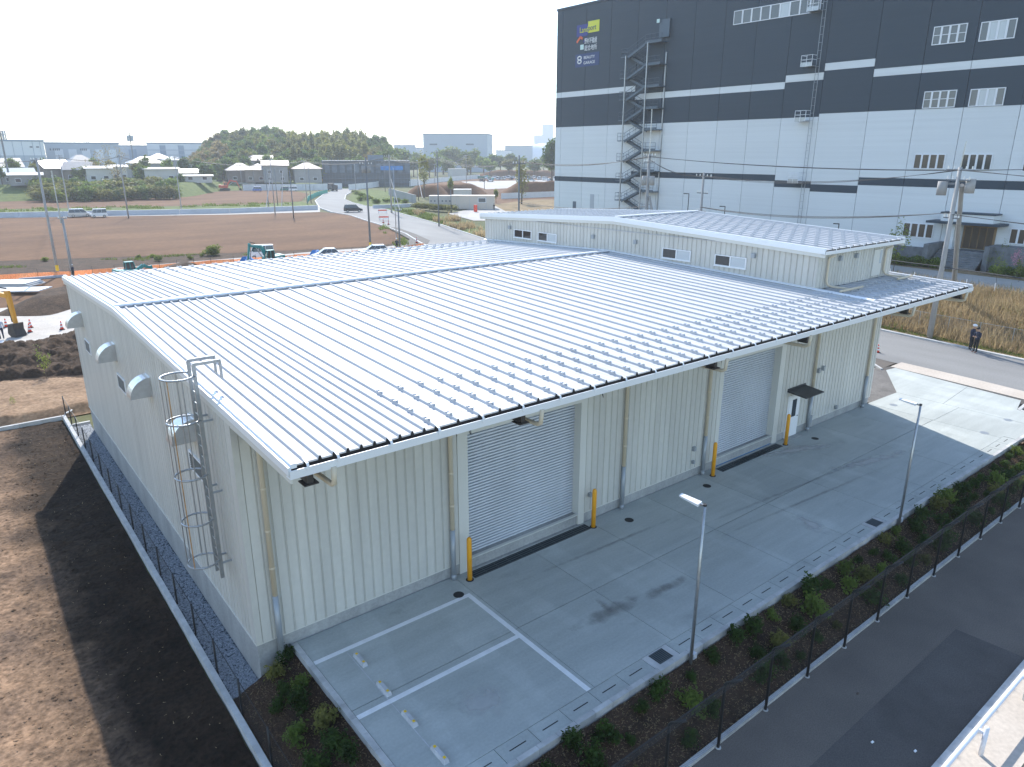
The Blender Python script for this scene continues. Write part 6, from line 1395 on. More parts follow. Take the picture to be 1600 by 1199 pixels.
# ================================================================== VEHICLES
def wheel(parent, x, y, r, wd=.2):
    w = MB().tube([(x, y-wd/2, r), (x, y+wd/2, r)], r, 14).build('wheel', 'tyre', parent)
    MB().tube([(x, y-wd/2-.012, r), (x, y+wd/2+.012, r)], r*.6, 10).build('rim', 'rim', w)
    return w
CARS = {  # length, width, height, side outline of body, glasshouse (x0 base, x0 top, x1 top, x1 base), belt height
    'van':   (3.4, 1.48, 1.90, [(-1.7, .28), (1.7, .28), (1.7, .75), (1.45, 1.02), (-1.68, 1.02), (-1.7, .6)], (-1.64, -1.55, 1.10, 1.42), 1.02),
    'minivan': (4.7, 1.75, 1.85, [(-2.35, .30), (2.35, .30), (2.33, .72), (1.55, 1.02), (-2.3, 1.05), (-2.35, .6)], (-2.26, -2.0, .75, 1.52), 1.03),
    'wagon': (4.3, 1.7, 1.50, [(-2.15, .28), (2.15, .28), (2.12, .66), (1.05, .92), (-2.08, .95), (-2.15, .6)], (-2.05, -1.55, .25, 1.02), .93),
    'hatch': (3.7, 1.66, 1.50, [(-1.85, .28), (1.85, .28), (1.83, .66), (.95, .92), (-1.75, .97), (-1.85, .6)], (-1.72, -1.25, .25, .98), .94),
}
def car(kind, m, loc, rzv, label, group=None, name='car', cat='car'):
    Ln, Wd, Ht, outl, gh, belt = CARS[kind]
    o = empty(name, loc, rzv, label, cat, group); hw = Wd/2
    mb = MB(); n = len(outl)
    for yy, ins in ((-hw, .0), (hw, .0)): pass
    secs = [(-hw, .96, .03), (-hw*.93, 1.0, 0), (hw*.93, 1.0, 0), (hw, .96, .03)]
    for yy, s, dz in secs: mb.v += [(x*s, yy, z+(dz if z < .5 else -dz)) for x, z in outl]
    for k in range(3):
        for i in range(n): a = k*n+i; b = k*n+(i+1) % n; mb.f.append((a, b, b+n, a+n))
    mb.f.append(tuple(reversed(range(n)))); mb.f.append(tuple(3*n+i for i in range(n)))
    mb.build('body', m, o)
    x0, x1, x2, x3 = gh; tw = hw*.80; bw = hw*.95
    MB().hexa([(x0, -bw, belt), (x3, -bw, belt), (x3, bw, belt), (x0, bw, belt), (x1, -tw, Ht-.05), (x2, -tw, Ht-.05), (x2, tw, Ht-.05), (x1, tw, Ht-.05)]).build('windows', 'glass', o)
    MB().hexa([(x1-.04, -tw-.02, Ht-.06), (x2+.06, -tw-.02, Ht-.06), (x2+.06, tw+.02, Ht-.06), (x1-.04, tw+.02, Ht-.06), (x1+.1, -tw+.08, Ht), (x2-.15, -tw+.08, Ht), (x2-.15, tw-.08, Ht), (x1+.1, tw-.08, Ht)]).build('roof', m, o)
    for s in (-1, 1):
        for (ta, wdt) in ((.0, .08), (.36, .07), (.68, .07), (1.0, .07)):
            xb = x0+(x3-x0)*ta; xt = x1+(x2-x1)*ta; MB().bar((xb, s*(bw+.004), belt), (xt, s*(tw+.006), Ht-.05), wdt, .03).build('pillar', m, o)
        MB().box(Ln/2-.12, Ln/2-.005, s*hw*.72-.16, s*hw*.72+.16, .58, .72).build('headlight', 'lamp_clear', o); MB().box(-Ln/2-.012, -Ln/2+.1, s*hw*.8-.1, s*hw*.8+.1, .62, .9).build('tail_light', 'lamp_red', o)
        MB().box(x3-.25, x3-.10, s*(hw+.02)-.07, s*(hw+.02)+.07, belt, belt+.12).build('mirror', m, o)
    r = .30 if kind != 'van' else .27
    for xx in (Ln*.31, -Ln*.30):
        for s in (-1, 1): wheel(o, xx, s*(hw-.09), r)
    return o
def face(u): p = at_dist(u, 241, 10); return -math.atan2(p.x-CAM[0], p.y-CAM[1])
car('minivan', 'car_silver', G(125.5, 339, -1.0), face(125)+.03, 'silver blue minivan parked along the service road barrier', 'cars on the service road')
car('van', 'car_white', G(155.5, 339.5, -1.0), face(155)+math.pi+.03, 'boxy white van parked behind the silver minivan', 'cars on the service road')
car('minivan', 'car_black', G(552, 331.5, -.96), face(552)+.05, 'black minivan crossing the road junction')
p = G(510, 405, -1.0); car('hatch', 'car_silver', p, face(510)+math.pi+.1, 'silver hatchback parked behind the orange fence')
p = G(584, 399, -1.0); car('wagon', 'car_white', p, face(584)+math.pi+.1, 'white estate car parked behind the orange fence')
p = G(410, 404, -1.0); car('van', 'car_white', p, face(410)+math.pi, 'white van half hidden by the teal excavator')
rg = random.Random(5)
for i in range(30):
    u = 752+i*3.9+rg.uniform(-1, 1); v = 279+rg.choice([0, 2.6, 5.2])+rg.uniform(-.5, .5); m_ = rg.choice(['car_white', 'car_white', 'car_silver', 'car_silver', 'car_black'])
    car(rg.choice(['hatch', 'wagon', 'van', 'minivan']), m_, G(u, v, -1.0), face(u)+rg.choice([1.3, 1.8, .2]), {'car_white': 'small white', 'car_silver': 'small silver', 'car_black': 'small black'}[m_]+' car in the crowded lot beyond the earth mound', 'cars in the far lot: '+m_)
for (u, v, kind, m_, lab) in ((472, 290.5, 'van', 'car_white', 'white car before the pinkish hip roofed house'), (588, 287, 'van', 'car_white', 'white van beside the scaffolding'), (604, 290, 'wagon', 'car_silver', 'silver car by the rising hoarding'), (445, 299, 'van', 'truck_green', 'dark green van by the pale hoarding'), (402, 299.5, 'van', 'truck_blue', 'blue and white van by the pale hoarding'), (458, 299, 'van', 'car_white', 'white kei van by the pale hoarding'), (278, 302, 'hatch', 'car_white', 'white car parked by the low roofs'), (60, 308, 'van', 'car_white', 'white van parked before the bushes'), (33, 299, 'van', 'car_white', 'white van beside the grey block wall')):
    car(kind, m_, G(u, v, -1.0), face(u)+rg.choice([0, math.pi, .4]), lab)
def truck(loc, rzv, cab, bed, label, s=1.0, load=None):
    o = empty('truck', loc, rzv, label, 'truck'); o.scale = (s, s, s)
    MB().hexa([(2.0, -1.15, .7), (3.7, -1.15, .7), (3.7, 1.15, .7), (2.0, 1.15, .7), (2.0, -1.1, 2.8), (3.45, -1.1, 2.8), (3.45, 1.1, 2.8), (2.0, 1.1, 2.8)]).build('cab', cab, o)
    MB().hexa([(3.62, -1.0, 1.75), (3.72, -1.0, 1.75), (3.72, 1.0, 1.75), (3.62, 1.0, 1.75), (3.46, -1.0, 2.6), (3.54, -1.0, 2.6), (3.54, 1.0, 2.6), (3.46, 1.0, 2.6)]).build('windscreen', 'glass', o)
    for s_ in (-1, 1): MB().box(2.5, 3.3, s_*1.13-.02, s_*1.13+.02, 1.75, 2.5).build('side_window', 'glass', o)
    MB().box(-3.6, 3.6, -.5, .5, .55, .85).build('chassis', 'tyre', o); b = MB().box(-3.6, 1.85, -1.2, 1.2, .95, 1.15).box(-3.6, 1.85, -1.2, -1.12, 1.15, 2.3).box(-3.6, 1.85, 1.12, 1.2, 1.15, 2.3).box(1.75, 1.85, -1.12, 1.12, 1.15, 2.7).box(-3.6, -3.5, -1.12, 1.12, 1.15, 2.2).build('tipper_bed', bed, o)
    for x in (2.9, -1.6, -2.8):
        for s_ in (-1, 1): wheel(o, x, s_*.98, .48, .32)
    for s_ in (-1, 1): MB().box(3.68, 3.74, s_*.85-.15, s_*.85+.15, .85, 1.05).build('headlight', 'lamp_clear', o)
    return o
truck(G(520, 298.5, -.96), face(520)+math.pi/2+.25, 'truck_dark', 'truck_dark', 'dark dump truck driving on the far bend of the road')
truck(G(247, 307, -1.0), face(247)+.3, 'truck_blue', 'truck_blue', 'blue tipper truck at the edge of the far field', .55)
truck(G(36, 308, -1.0), face(36)+math.pi, 'truck_dark', 'truck_green', 'dark tipper truck before the bushes', .7); truck(G(100, 309, -1.0), face(100)+math.pi, 'truck_green', 'truck_green', 'teal flat truck before the green bushes', .6); truck(G(753, 280, -1), face(753), 'car_white', 'truck_green', 'white cabbed truck in the far lot', .7)
# excavators
def excavator(loc, rzv, m, label, s=1.0, pose=((.6, 1.5), (2.6, 3.9), (4.9, 3.3), (5.6, 1.0)), turn=0.0, cab=True):
    """pose: boom foot, boom elbow, boom tip, arm tip in the (forward, up) plane"""
    o = empty('excavator', loc, rzv, label, 'excavator'); o.scale = (s, s, s)
    for y in (-1.0, 1.0):
        t = MB().prism([(-1.7, .25), (-1.45, .0), (1.45, .0), (1.7, .25), (1.7, .5), (1.45, .75), (-1.45, .75), (-1.7, .5)], y-.25, y+.25).build('track', 'tyre', o)
    MB().box(-.6, .6, -.75, .75, .35, .9).build('undercarriage', 'bucket', o)
    MB().hexa([(-1.9, -1.2, .95), (1.0, -1.2, .95), (1.0, 1.2, .95), (-1.9, 1.2, .95), (-1.75, -1.15, 1.9), (.9, -1.15, 1.75), (.9, 1.15, 1.75), (-1.75, 1.15, 1.9)]).build('house_body', m, o); MB().prism([(-2.1, 1.0), (-1.3, 1.0), (-1.3, 1.95), (-1.9, 1.95)], -1.2, 1.2).build('counterweight', m, o)
    if cab:
        MB().hexa([(-.3, .35, 1.2), (1.1, .35, 1.2), (1.1, 1.2, 1.2), (-.3, 1.2, 1.2), (-.25, .4, 2.75), (.8, .4, 2.75), (.8, 1.15, 2.75), (-.25, 1.15, 2.75)]).build('cab', 'glass', o)
        c = MB()
        for (xb, xt) in ((-.3, -.25), (1.1, .8), (.35, .3)):
            for y in (.34, 1.21): c.bar((xb, y, 1.2), (xt, y+(.03 if y < 1 else -.03), 2.75), .09, .09)
        c.box(-.3, .85, .36, 1.19, 2.74, 2.82); c.build('cab_frame', m, o)
    (a, b, c_, d) = [Vector((p[0], -.1, p[1])) for p in pose]
    def limb(p, q, w, h0, h1, nm, mm):
        t = (q-p).normalized(); up = Vector((-t.z, 0, t.x)); sy = Vector((0, w/2, 0))
        return MB().hexa([p-sy-up*h0/2, p+sy-up*h0/2, p+sy+up*h0/2, p-sy+up*h0/2, q-sy-up*h1/2, q+sy-up*h1/2, q+sy+up*h1/2, q-sy+up*h1/2]).build(nm, mm, o)
    limb(a, b, .34, .42, .52, 'boom', m); limb(b, c_, .32, .52, .30, 'boom', m); limb(c_+(c_-d).normalized()*.4, d, .26, .38, .22, 'arm', m)
    MB().tube([a+Vector((.6, 0, .1)), (b+c_)/2-Vector((0, 0, .15))], .07, 8).build('boom_ram', 'rim', o); MB().tube([(b+c_)/2+Vector((0, 0, .45)), c_+(c_-d).normalized()*.5+Vector((0, 0, .1))], .06, 8).build('arm_ram', 'dark_metal', o)
    t = (d-c_).normalized(); up = Vector((-t.z, 0, t.x)); f0 = t
    q = d; pts = [q+up*.25, q-up*.35, q-up*.55+t*.75, q-up*.2+t*1.15, q+up*.35+t*1.05, q+up*.15+t*.5]
    MB().prism([(p.x, p.z) for p in pts], -.1-.45, -.1+.45).build('bucket', 'bucket', o); MB().tube([c_+(d-c_)*.3+up*(-.32), d-up*.32-t*.1], .055, 8).build('bucket_ram', 'dark_metal', o)
    return o
p = G(24, 524, -1.0); q = G(-60, 516, -1.0); an_ = math.atan2(p.y-q.y, p.x-q.x); dd = (p-q).length
ex = excavator(q, an_, 'digger_yellow', 'yellow excavator arm and bucket reaching over the gravel track', 1.0, ((.6, 1.5), (1.7, 3.7), (dd+.25, 3.25), (dd+.45, 1.05)))
excavator(G(424, 418, -1.0), face(400)+math.pi+.35, 'teal', 'teal excavator with raised boom behind the white roof', .82, ((.6, 1.5), (1.2, 3.3), (3.1, 3.6), (3.5, 1.4)))
excavator(G(205, 441, -1.0), face(205)+.3, 'teal', 'small teal excavator low behind the roof edge', .8, ((.6, 1.4), (1.9, 2.2), (3.0, 1.7), (3.4, .6)))
excavator(G(352, 298, -1.0), face(352)+.05, 'digger_red', 'red excavator in front of the bright roofed house', 1.15, ((.6, 1.5), (1.9, 3.4), (4.0, 2.9), (4.9, .9)))
excavator(G(505, 289, -1.0), face(505)+.1, 'digger_yellow', 'yellow excavator above the dump truck', 1.5, ((.6, 1.5), (1.6, 3.2), (2.6, 2.6), (2.9, 1.0)))
excavator(G(766, 284, -1.0), face(766)+math.pi, 'teal', 'teal excavator among the cars in the far lot', 1.0, ((.6, 1.5), (1.6, 3.2), (3.0, 2.4), (3.2, 1.0))); excavator(G(78, 308, -1.0), face(78)+math.pi, 'teal', 'teal excavator beside the dark bushes', .8, ((.6, 1.5), (1.9, 2.6), (3.8, 2.2), (4.2, .9)))
# people farther off
pp = G(4, 531, -.98); person('person', pp, face(4)+.4, {'hal': (-.27, .04, .86), 'fil': (-.27, .06, .78), 'har': (.27, .04, .86), 'fir': (.27, .06, .78), 'knl': (-.12, .08, .48)}, ['navy', 'shirt_blue', 'skin', 'white'], 'person in pale shirt and dark trousers by the excavator bucket')
pp = G(116.5, 437, -1.0); person('person', pp, face(116)+1.2, {'hal': (-.18, .22, 1.05), 'har': (.18, .22, 1.05)}, ['black_cloth', 'navy', 'skin', 'black_cloth'], 'person in navy with white helmet beside the utility pole', 'white')
pp = G(772, 329, -1.0); person('person', pp, face(772), {}, ['black_cloth', 'black_cloth', 'skin', 'black_cloth'], 'person in dark clothes beside the beige site hut')
pp = G(620.5, 391, -1.0); person('person', pp, face(620), {}, ['black_cloth', 'navy', 'skin', 'black_cloth'], 'person in dark clothes at the foot of a pole behind the roof', 'white')
# ================================================================== POLES, CABLES, SITE THINGS
POLES = {}
def pole(key, base, top, label, r=.16, m='pole', arms=(), tr=False, band=None, steel=False, group=None, cat='utility pole'):
    """base and top: world points"""
    o = empty('utility_pole', base, 0, label, cat, group); t = Vector(top)-Vector(base)
    MB().tube([(0, 0, -.2), tuple(t)], [r, r*.62], 12).build('shaft', m, o, True)
    for (f, L2, ang) in arms:
        c = t*f; dx, dy = math.cos(ang)*L2/2, math.sin(ang)*L2/2
        a = MB().bar((c.x-dx, c.y-dy, c.z), (c.x+dx, c.y+dy, c.z), .09, .09).build('crossarm', 'pole_steel', o)
        for k in (-.9, -.45, .45, .9): MB().tube([(c.x+dx*k, c.y+dy*k, c.z+.04), (c.x+dx*k, c.y+dy*k, c.z+.26)], [.06, .045], 8).build('insulator', 'insulator', a)
    if tr:
        for (dx, dy, dz_) in tr:
            c = t*dz_; MB().tube([(c.x+dx, c.y+dy, c.z-.5), (c.x+dx, c.y+dy, c.z+.45)], .32, 12).build('transformer', 'pole', o, True); MB().bar((c.x, c.y, c.z+.3), (c.x+dx, c.y+dy, c.z+.3), .1, .12).build('bracket', 'pole_steel', o)
    if band:
        c0, c1 = t*band[0], t*band[1]; MB().tube([tuple(c0), tuple(c1)], r*1.04, 12, False).build('warning_band', 'yellow', o)
    POLES[key] = (Vector(base), Vector(top)); return o
def pole_px(key, u, vb, ut, vt, label, z=-1.0, **kw):
    b = G(u, vb, z); return pole(key, b, (b.x, b.y, hz(b, vt, u)), label, **kw)
A_ = FACE
pole_px('A', 91.5, 431, 55, 247.5, 'tall grey utility pole with a yellow band behind the orange fence', r=.17, band=(.045, .095), arms=((.985, 1.4, A_),))
pole_px('B', 115, 437, 96, 340, 'shorter grey pole beside the person in navy', r=.19, arms=((.99, 1.0, A_),))
b = POLES['B'][1]; tag(MB().tube([(b.x-.2, b.y, b.z-.6), (b.x-.2, b.y, hz(b, 267, 96))], .07, 8).build('steel_mast', 'galv'), 'thin pale mast rising beside the shorter grey pole', 'mast')
pole_px('C', 109, 336, 95, 242, 'utility pole at the service road behind the silver minivan', r=.16, arms=((.98, 1.6, A_), (.93, 1.4, A_)))
pole_px('D', 201, 341, 185, 242, 'utility pole at the service road beside the second bare tree', r=.17, arms=((.98, 1.6, A_),))
pole_px('E', 284, 331, 274, 244, 'utility pole between the far field and the service road barrier', r=.16, arms=((.98, 1.8, A_+1.4),))
pole_px('H', 579.5, 397, 573, 246, 'dark utility pole with a yellow band beside the white estate car', r=.16, m='pole_steel', band=(.06, .125), arms=((.93, 1.8, A_),), tr=((-.35, 0, .88), (.35, 0, .88)))
pole_px('I', 625, 390, 621, 327, 'short dark pole at the corner of the brown field', r=.15, m='pole_steel', arms=((.97, 1.0, A_),)); pole_px('I2', 620, 386, 619, 262, 'thin grey pole beside the short dark pole', r=.07, m='galv')
pole_px('J', 686, 354, 685, 235, 'tall dark utility pole on the scrubby verge', r=.15, m='pole_steel', arms=((.90, 2.2, A_),)); pole_px('K', 705, 332, 705, 297, 'short dark post before the beige huts', r=.10, m='pole_steel')
pole_px('L', 612, 333, 610, 242, 'thick utility pole with struts beside the verge barrier', r=.22, arms=((.97, 2.4, A_), (.90, 2.0, A_+.8)))
pole_px('M', 459, 341, 451, 267, 'dark pole on the brown field edge', r=.14, m='pole_steel'); 
for i, (u, vb, vt) in enumerate(((430, 335, 248), (434, 320, 262), (480, 318, 250), (486, 316, 262), (556, 297, 257), (654, 313, 250), (729, 298, 242), (602, 300, 260), (545, 290, 262), (420, 325, 262), (304, 299, 257), (331, 297, 254), (379, 297, 258), (398, 295, 268), (680, 300, 256), (757, 296, 262))):
    pole_px('f%d' % i, u, vb, u, vt, 'slim far utility pole standing among the fields and roofs', r=.13, m='pole_steel' if i % 2 else 'pole', arms=((.97, 1.6, A_+.4*i),) if vt < 258 else (), group='slim far poles')
for i, (u0, v0, u1, v1) in enumerate(((440, 330, 447, 268), (415, 330, 428, 272), (625, 330, 613, 280), (660, 310, 654, 275))):
    a = G(u0, v0, -1.0); b = G(u1, v0-6, -1.0); tag(MB().tube([tuple(a), (b.x, b.y, hz(b, v1, u1))], [.12, .09], 8).build('strut_pole', 'pole'), 'leaning strut pole bracing a far utility pole', 'pole', 'strut poles')
pole('P', (53, 54.3, -.9), (53, 54.3, 12.9), 'dark utility pole rising behind the far end of the upper roof', .14, 'pole_steel', ((.93, 2.4, .2),))
b = back(1013, 328, 0, 56); yQ = back(1015, 241, 0, 56).y
pole('Q', (56, yQ, -.3), (56, yQ, back(1015, 241, 0, 56).z), 'thick concrete pole with many cross arms before the zigzag stair', .24, 'pole', ((.985, 2.8, 1.2), (.94, 2.2, .2)), ((-.1, .4, .80), (.15, -.35, .80)))
tag(MB().tube([(56, yQ-3.2, -.3), (56, yQ-.3, 8.8)], [.17, .12], 10).build('strut_pole', 'pole'), 'leaning concrete strut bracing the thick pole before the stair', 'pole')
tag(MB().tube([(56.1, yQ+.1, 12.8), (56.1, yQ+.1, 17.5)], [.06, .04], 8).build('steel_mast', 'galv'), 'thin lightning mast on top of the thick concrete pole', 'mast')
yR = back(1100, 270, 0, 60).y
pole('R', (60, yR, .8), (60, yR, back(1100, 270, 0, 60).z), 'concrete pole with transformer arms before the white cladding', .17, 'pole', ((.96, 2.4, 1.4), (.80, 1.6, 1.4), (.62, 1.4, 1.4)))
for i, (u, vt, lab) in enumerate(((1076.5, 303, 'thin dark lamp post before the white cladding'), (1133, 323, 'short dark lamp post behind the upper roof'), (1311, 350, 'low dark camera post behind the upper roof'))):
    p = back(u, vt, 0, 72); tag(MB().tube([(72, p.y, 1.0), (72, p.y, p.z), (71.2, p.y+.2, p.z+.05)], .06, 8).build('lamp_post', 'dark_metal'), lab, 'lamp post')
pole('S', (51.9, 4.36, -.1), (51.9, 4.36, 12.2), 'big concrete utility pole with grey transformers at the roadside', .21, 'pole', ((.985, 2.0, 1.3), (.93, 1.8, 1.3), (.72, 1.2, 1.3)), ((-.25, .85, .885), (.2, -.75, .90)))
tag(MB().tube([(51.9, 4.36, 12.1), (51.9, 4.3, 13.9)], [.05, .03], 8).build('steel_mast', 'galv'), 'thin mast on top of the big roadside concrete pole', 'mast')
b2 = G(1489, 478, .7); tag(MB().tube([(b2.x, b2.y, .2), (52.0, 4.1, 11.0)], [.20, .15], 10).build('strut_pole', 'pole'), 'second concrete pole leaning against the big roadside pole', 'pole')
# antenna masts
for (u, vt, d, lab) in ((207, 207, 420, 'lattice antenna mast with ring of panels above the houses'), (7, 197, 300, 'tall lamp mast above the long pale logistics building')):
    p = at_dist(u, 241, d); zt = hz(p, vt, u); o = empty('antenna_mast', (p.x, p.y, -1), 0, lab, 'mast'); MB().tube([(0, 0, 0), (0, 0, zt+1)], [.35, .25], 8).build('shaft', 'pole_steel', o)
    for k in range(6): a = k*1.05; MB().box(1.3*math.cos(a)-.2, 1.3*math.cos(a)+.2, 1.3*math.sin(a)-.2, 1.3*math.sin(a)+.2, zt-3.2, zt-.4).build('panel', 'far_grey', o)
    MB().tube([(1.3*math.cos(k*.52), 1.3*math.sin(k*.52), zt-1.6) for k in range(13)], .08, 5, False).build('ring', 'pole_steel', o)
for (u, vt) in ((140, 214), (164, 213)):
    p = at_dist(u, 241, 1500); zt = hz(p, vt, u); o = empty('pylon', (p.x, p.y, -1), 0, 'faint lattice pylon far behind the logistics buildings', 'pylon', 'far pylons')
    for sx in (-1, 1):
        for sy in (-1, 1): MB().bar((sx*4, sy*4, 0), (sx*.6, sy*.6, zt+1), .4, .4).build('leg', 'far_grey', o)
    for z in (.7, .82, .94): MB().bar((-6, 0, (zt+1)*z), (6, 0, (zt+1)*z), .5, .5).build('crossarm', 'far_grey', o)
# cables
def cables(a, b, label, n=3, sag=.8, gap=.45, r=.016, group=None, dz=0):
    a = Vector(a); b = Vector(b); t = (b-a); s = Vector((-t.y, t.x, 0)).normalized(); o = empty('overhead_cables', a, 0, label, 'cable', group)
    for k in range(n):
        off = s*(k-(n-1)/2)*gap; pts = []
        for i in range(13):
            f = i/12; q = a+t*f+off; pts.append((q.x-a.x, q.y-a.y, q.z-a.z-sag*4*f*(1-f)*(1+.1*k)+dz))
        MB().tube(pts, r, 5, False).build('cable', 'cable', o)
T_ = lambda k, f=1.0: POLES[k][0]+(POLES[k][1]-POLES[k][0])*f
cables(T_('S', .985), T_('R', .97), 'sagging upper cables from the big roadside pole to the transformer pole', 3, .7); cables(T_('S', .75), T_('R', .66), 'lower cables from the big roadside pole to the transformer pole', 3, .6, .15, .02)
far_s = Vector((46.5, -42, 12.0)); cables(T_('S', .985), far_s, 'upper cables leaving the big roadside pole past the entrance', 3, .9, .4, .02); cables(T_('S', .74), far_s-Vector((0, 0, 3.2)), 'lower cables leaving the big roadside pole', 3, .7, .12, .02); cables(T_('S', .44), far_s-Vector((0, 0, 6.4)), 'thick low black cable passing before the entrance', 1, .3, .1, .045); cables(T_('S', .44), (60, 30, 5.6), 'thick low black cable running behind the upper roof', 1, .3, .1, .035)
cables(T_('R', .97), T_('Q', .96), 'cables between the transformer pole and the thick concrete pole', 3, .5); cables(T_('Q', .98), T_('P', .95), 'upper cables from the thick concrete pole to the far dark pole', 3, .6, .5, .02); cables(T_('Q', .6), T_('P', .6), 'lower cables from the thick concrete pole to the far dark pole', 2, .5, .2, .02); cables(T_('Q', .98), T_('Q', .98)+Vector((6, -34, -.8)), 'white cables stretching from the thick pole along the cladding', 2, .5, .4, .025)
cables(T_('P', .94), T_('J', .9), 'cables between the dark pole and the verge pole', 3, .9, .6, .022); cables(T_('J', .9), T_('L', .96), 'cables between the verge pole and the thick strutted pole', 3, 1.0, .7, .025); cables(T_('L', .97), T_('H', .93), 'cables from the strutted pole to the banded dark pole', 3, 1.0, .6, .022); cables(T_('L', .97), T_('f2', .97), 'cables from the strutted pole across the road', 3, 1.2, .6, .03); cables(T_('f2', .97), T_('E', .97), 'long pale cables crossing before the hill', 2, 1.5, .8, .05); cables(T_('A', .98), T_('C', .96), 'cables from the banded grey pole to the pole by the minivan', 2, .8, .5, .025); cables(T_('D', .97), T_('C', .96), 'cables along the service road poles', 2, .8, .5, .03); cables(T_('A', .98), T_('A', .98)+Vector((-30, 6, 0)), 'cables leaving the banded grey pole', 2, .6, .5, .025); cables(T_('E', .97), T_('D', .97), 'cables joining the two poles by the barrier', 2, .9, .5, .03); cables(T_('J', .9), T_('f6', .97), 'cables reaching back over the dirt lot', 3, 1.2, .6, .03)
# orange net fence
of_ = empty('orange_fence', (0, 0, 0), 0, 'long orange plastic net fence along the pale footpath', 'fence')
opx = [(-60, 441), (0, 437.5), (60, 434.5), (110, 432), (180, 427.5), (250, 421.5), (330, 415), (400, 410), (460, 405.5), (520, 401), (580, 396.5), (625, 393), (662, 386)]
P = [G(u, v, -1.02) for u, v in opx]
for a, b in zip(P[:-1], P[1:]):
    n = max(1, int((b-a).length/2.0))
    for k in range(n):
        s0 = a+(b-a)*(k/n); s1 = a+(b-a)*((k+1)/n); h_ = .55+.12*random.random(); h2 = .55+.12*random.random()
        mb = MB(); mb.hexa([(s0.x, s0.y-.01, -1.0), (s1.x, s1.y-.01, -1.0), (s1.x, s1.y+.01, -1.0), (s0.x, s0.y+.01, -1.0), (s0.x, s0.y-.01, -1+h_), (s1.x, s1.y-.01, -1+h2), (s1.x, s1.y+.01, -1+h2), (s0.x, s0.y+.01, -1+h_)]); mb.build('net_panel', 'orange_net', of_)
        MB().bar((s0.x, s0.y, -1.05), (s0.x, s0.y, .05), .035, .035).build('stake', 'bucket', of_)
# stacked boards and site clutter left
for i, (u, v, w, dp, z0, rr, lab) in enumerate(((8, 449, 5.2, 2.2, -.9, .05, 'stack of flat white panels lying by the gravel track'), (36, 456.5, 3.0, 2.0, -.75, .12, 'single white panel on soil beside the stacked panels'), (-4, 456, 3.5, 1.6, -.85, .0, 'white panel below the stacked panels'))):
    p = G(u, v, z0); o = empty('panel_stack', p, A_+rr, lab, 'panel')
    for k in range(3 if i == 0 else 1): MB().hexa([(-w/2+k*.2, 0, .14*k), (w/2-k*.2, 0, .14*k), (w/2+.5-k*.2, dp, .14*k+.1), (-w/2+.5+k*.2, dp, .14*k+.1), (-w/2+k*.2, 0, .10+.14*k), (w/2-k*.2, 0, .10+.14*k), (w/2+.5-k*.2, dp, .2+.14*k), (-w/2+.5+k*.2, dp, .2+.14*k)]).build('panel', 'hoarding', o)
tag(MB().bar(tuple(G(30, 437, -.9)), tuple(G(104, 431, -.9)), .25, .28).build('steel_beam', 'barrier'), 'long grey steel beam lying behind the panels', 'beam')
tag(MB().bar(tuple(G(-5, 540, -.85)), tuple(G(8, 538, -.85)), .8, .5).build('grey_tub', 'barrier'), 'grey tub on the ground below the person in the pale shirt', 'tub')
for (u, v, m_, lab) in ((387, 414, 'blue_sheet', 'crumpled blue sheet beside the teal excavator'), (495, 403, 'blue_sheet', 'blue and white sheet before the silver hatchback')):
    p = G(u, v, -1.0); mb = MB(); ellip(mb, (0, 0, .25), (1.3, .8, .75), 9, 5)
    for i in range(len(mb.v)): a = mb.v[i]; mb.v[i] = (a[0]*(1+.25*math.sin(i*2.1)), a[1]*(1+.25*math.cos(i*1.7)), a[2]*(1+.25*math.sin(i*3.3)))
    tag(mb.build('tarpaulin', m_, None, False, p), lab, 'tarpaulin')
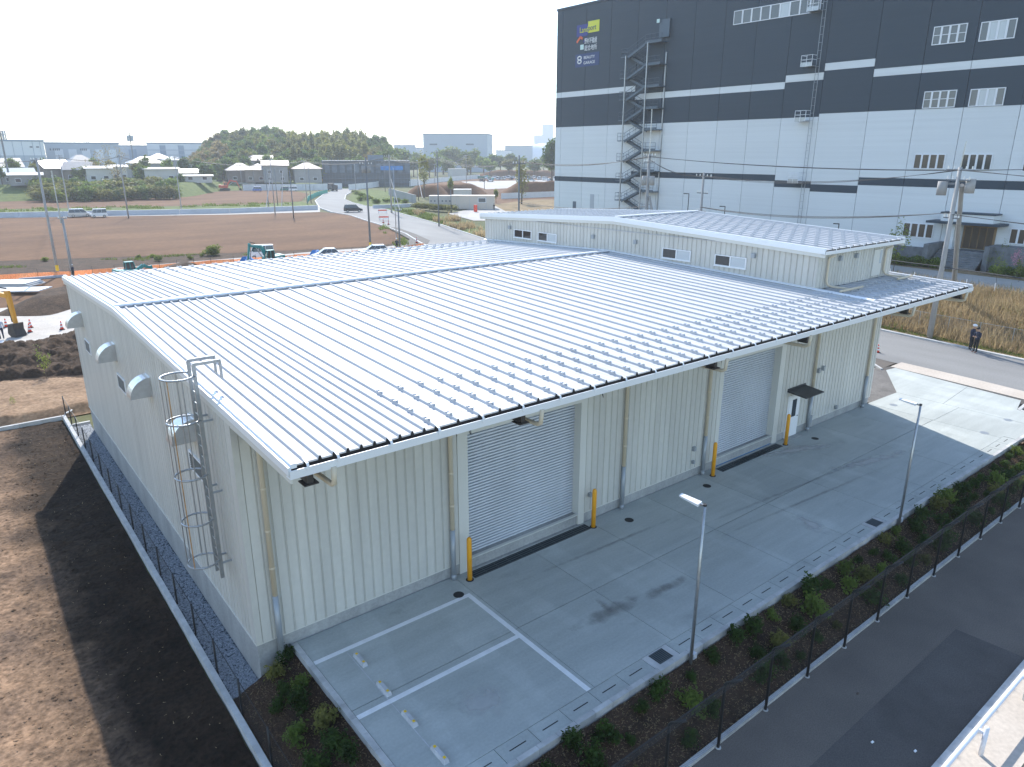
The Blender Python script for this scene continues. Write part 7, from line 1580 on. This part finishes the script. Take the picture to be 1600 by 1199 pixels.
for (u, v, lab) in ((598, 334, 'orange and white road barrier standing on the road'), (600, 345, 'second low orange barrier beyond the cones')):
    p = G(u, v, -.95); o = empty('road_barricade', p, face(u), lab, 'barricade'); MB().box(-1.1, 1.1, -.05, .05, .65, .95).build('board', 'cone_red', o); MB().box(-1.1, 1.1, -.05, .05, .30, .5).build('board', 'white', o)
    for s in (-1, 1): MB().bar((s*.95, -.3, 0), (s*.95, 0, 1.0), .06, .06).build('leg', 'galv', o); MB().bar((s*.95, .3, 0), (s*.95, 0, 1.0), .06, .06).build('leg', 'galv', o)
    if v > 340: bpy.data.objects.remove(o) if False else None
tag(MB().box(-.35, .35, -.3, .3, 0, 1.7).build('kiosk', 'cone_red', None, False, G(743, 331, -1.0)), 'small red cabinet before the beige site hut', 'cabinet')
# bank fence: thin posts with wire net
bf = empty('bank_fence', (0, 0, 0), 0, 'thin grey wire fence on the dry grass bank beside the road', 'fence')
prev = None
for k in range(24):
    y = -16+2.2*k; x = 53.0+.125*y; z = float(zbank(np.array([x]), np.array([y]))[0]); MB().tube([(x, y, z-.1), (x, y, z+1.35)], .03, 6).build('post', 'galv', bf)
    if prev: net_plane(bf, prev[:2], (x, y), prev[2]+.05, prev[2]+1.3, 'mesh', 'net_far', z+.05, z+1.3); MB().tube([(prev[0], prev[1], prev[2]+1.32), (x, y, z+1.32)], .014, 5).build('wire', 'galv', bf)
    prev = (x, y, z)
uf2 = empty('upper_bank_fence', (0, 0, 0), 0, 'pale low fence on the bank top before the big warehouse', 'fence'); prev = None
for k in range(20):
    y = -16+2.4*k; x = 66.5+.125*y; z = 1.25; MB().tube([(x, y, z-.1), (x, y, z+1.1)], .035, 6).build('post', 'white', uf2)
    if prev: net_plane(uf2, prev[:2], (x, y), z+.05, z+1.05, 'mesh', 'net_far')
    prev = (x, y, z)
sheet('forecourt_path', [(69, -24, 0), (76, -24, 0), (79, 40, 0), (72, 40, 0)], 'pale_road', z=1.34)
# ================================================================== HAZE
hb = MB().box(-3100, 3700, -420, 3700, -2.2, 150).build('haze', None)
hm = bpy.data.materials.new('haze'); hm.use_nodes = True; n = hm.node_tree; n.nodes.clear(); oo = n.nodes.new('ShaderNodeOutputMaterial'); pv = n.nodes.new('ShaderNodeVolumePrincipled')
pv.inputs['Color'].default_value = (.86, .92, 1.0, 1); pv.inputs['Density'].default_value = 0.0003; pv.inputs['Anisotropy'].default_value = 0.3
n.links.new(pv.outputs[0], oo.inputs['Volume']); hb.data.materials.append(hm); hb['kind'] = 'stuff'; tag(hb, 'pale haze filling the air over the whole place', 'haze')
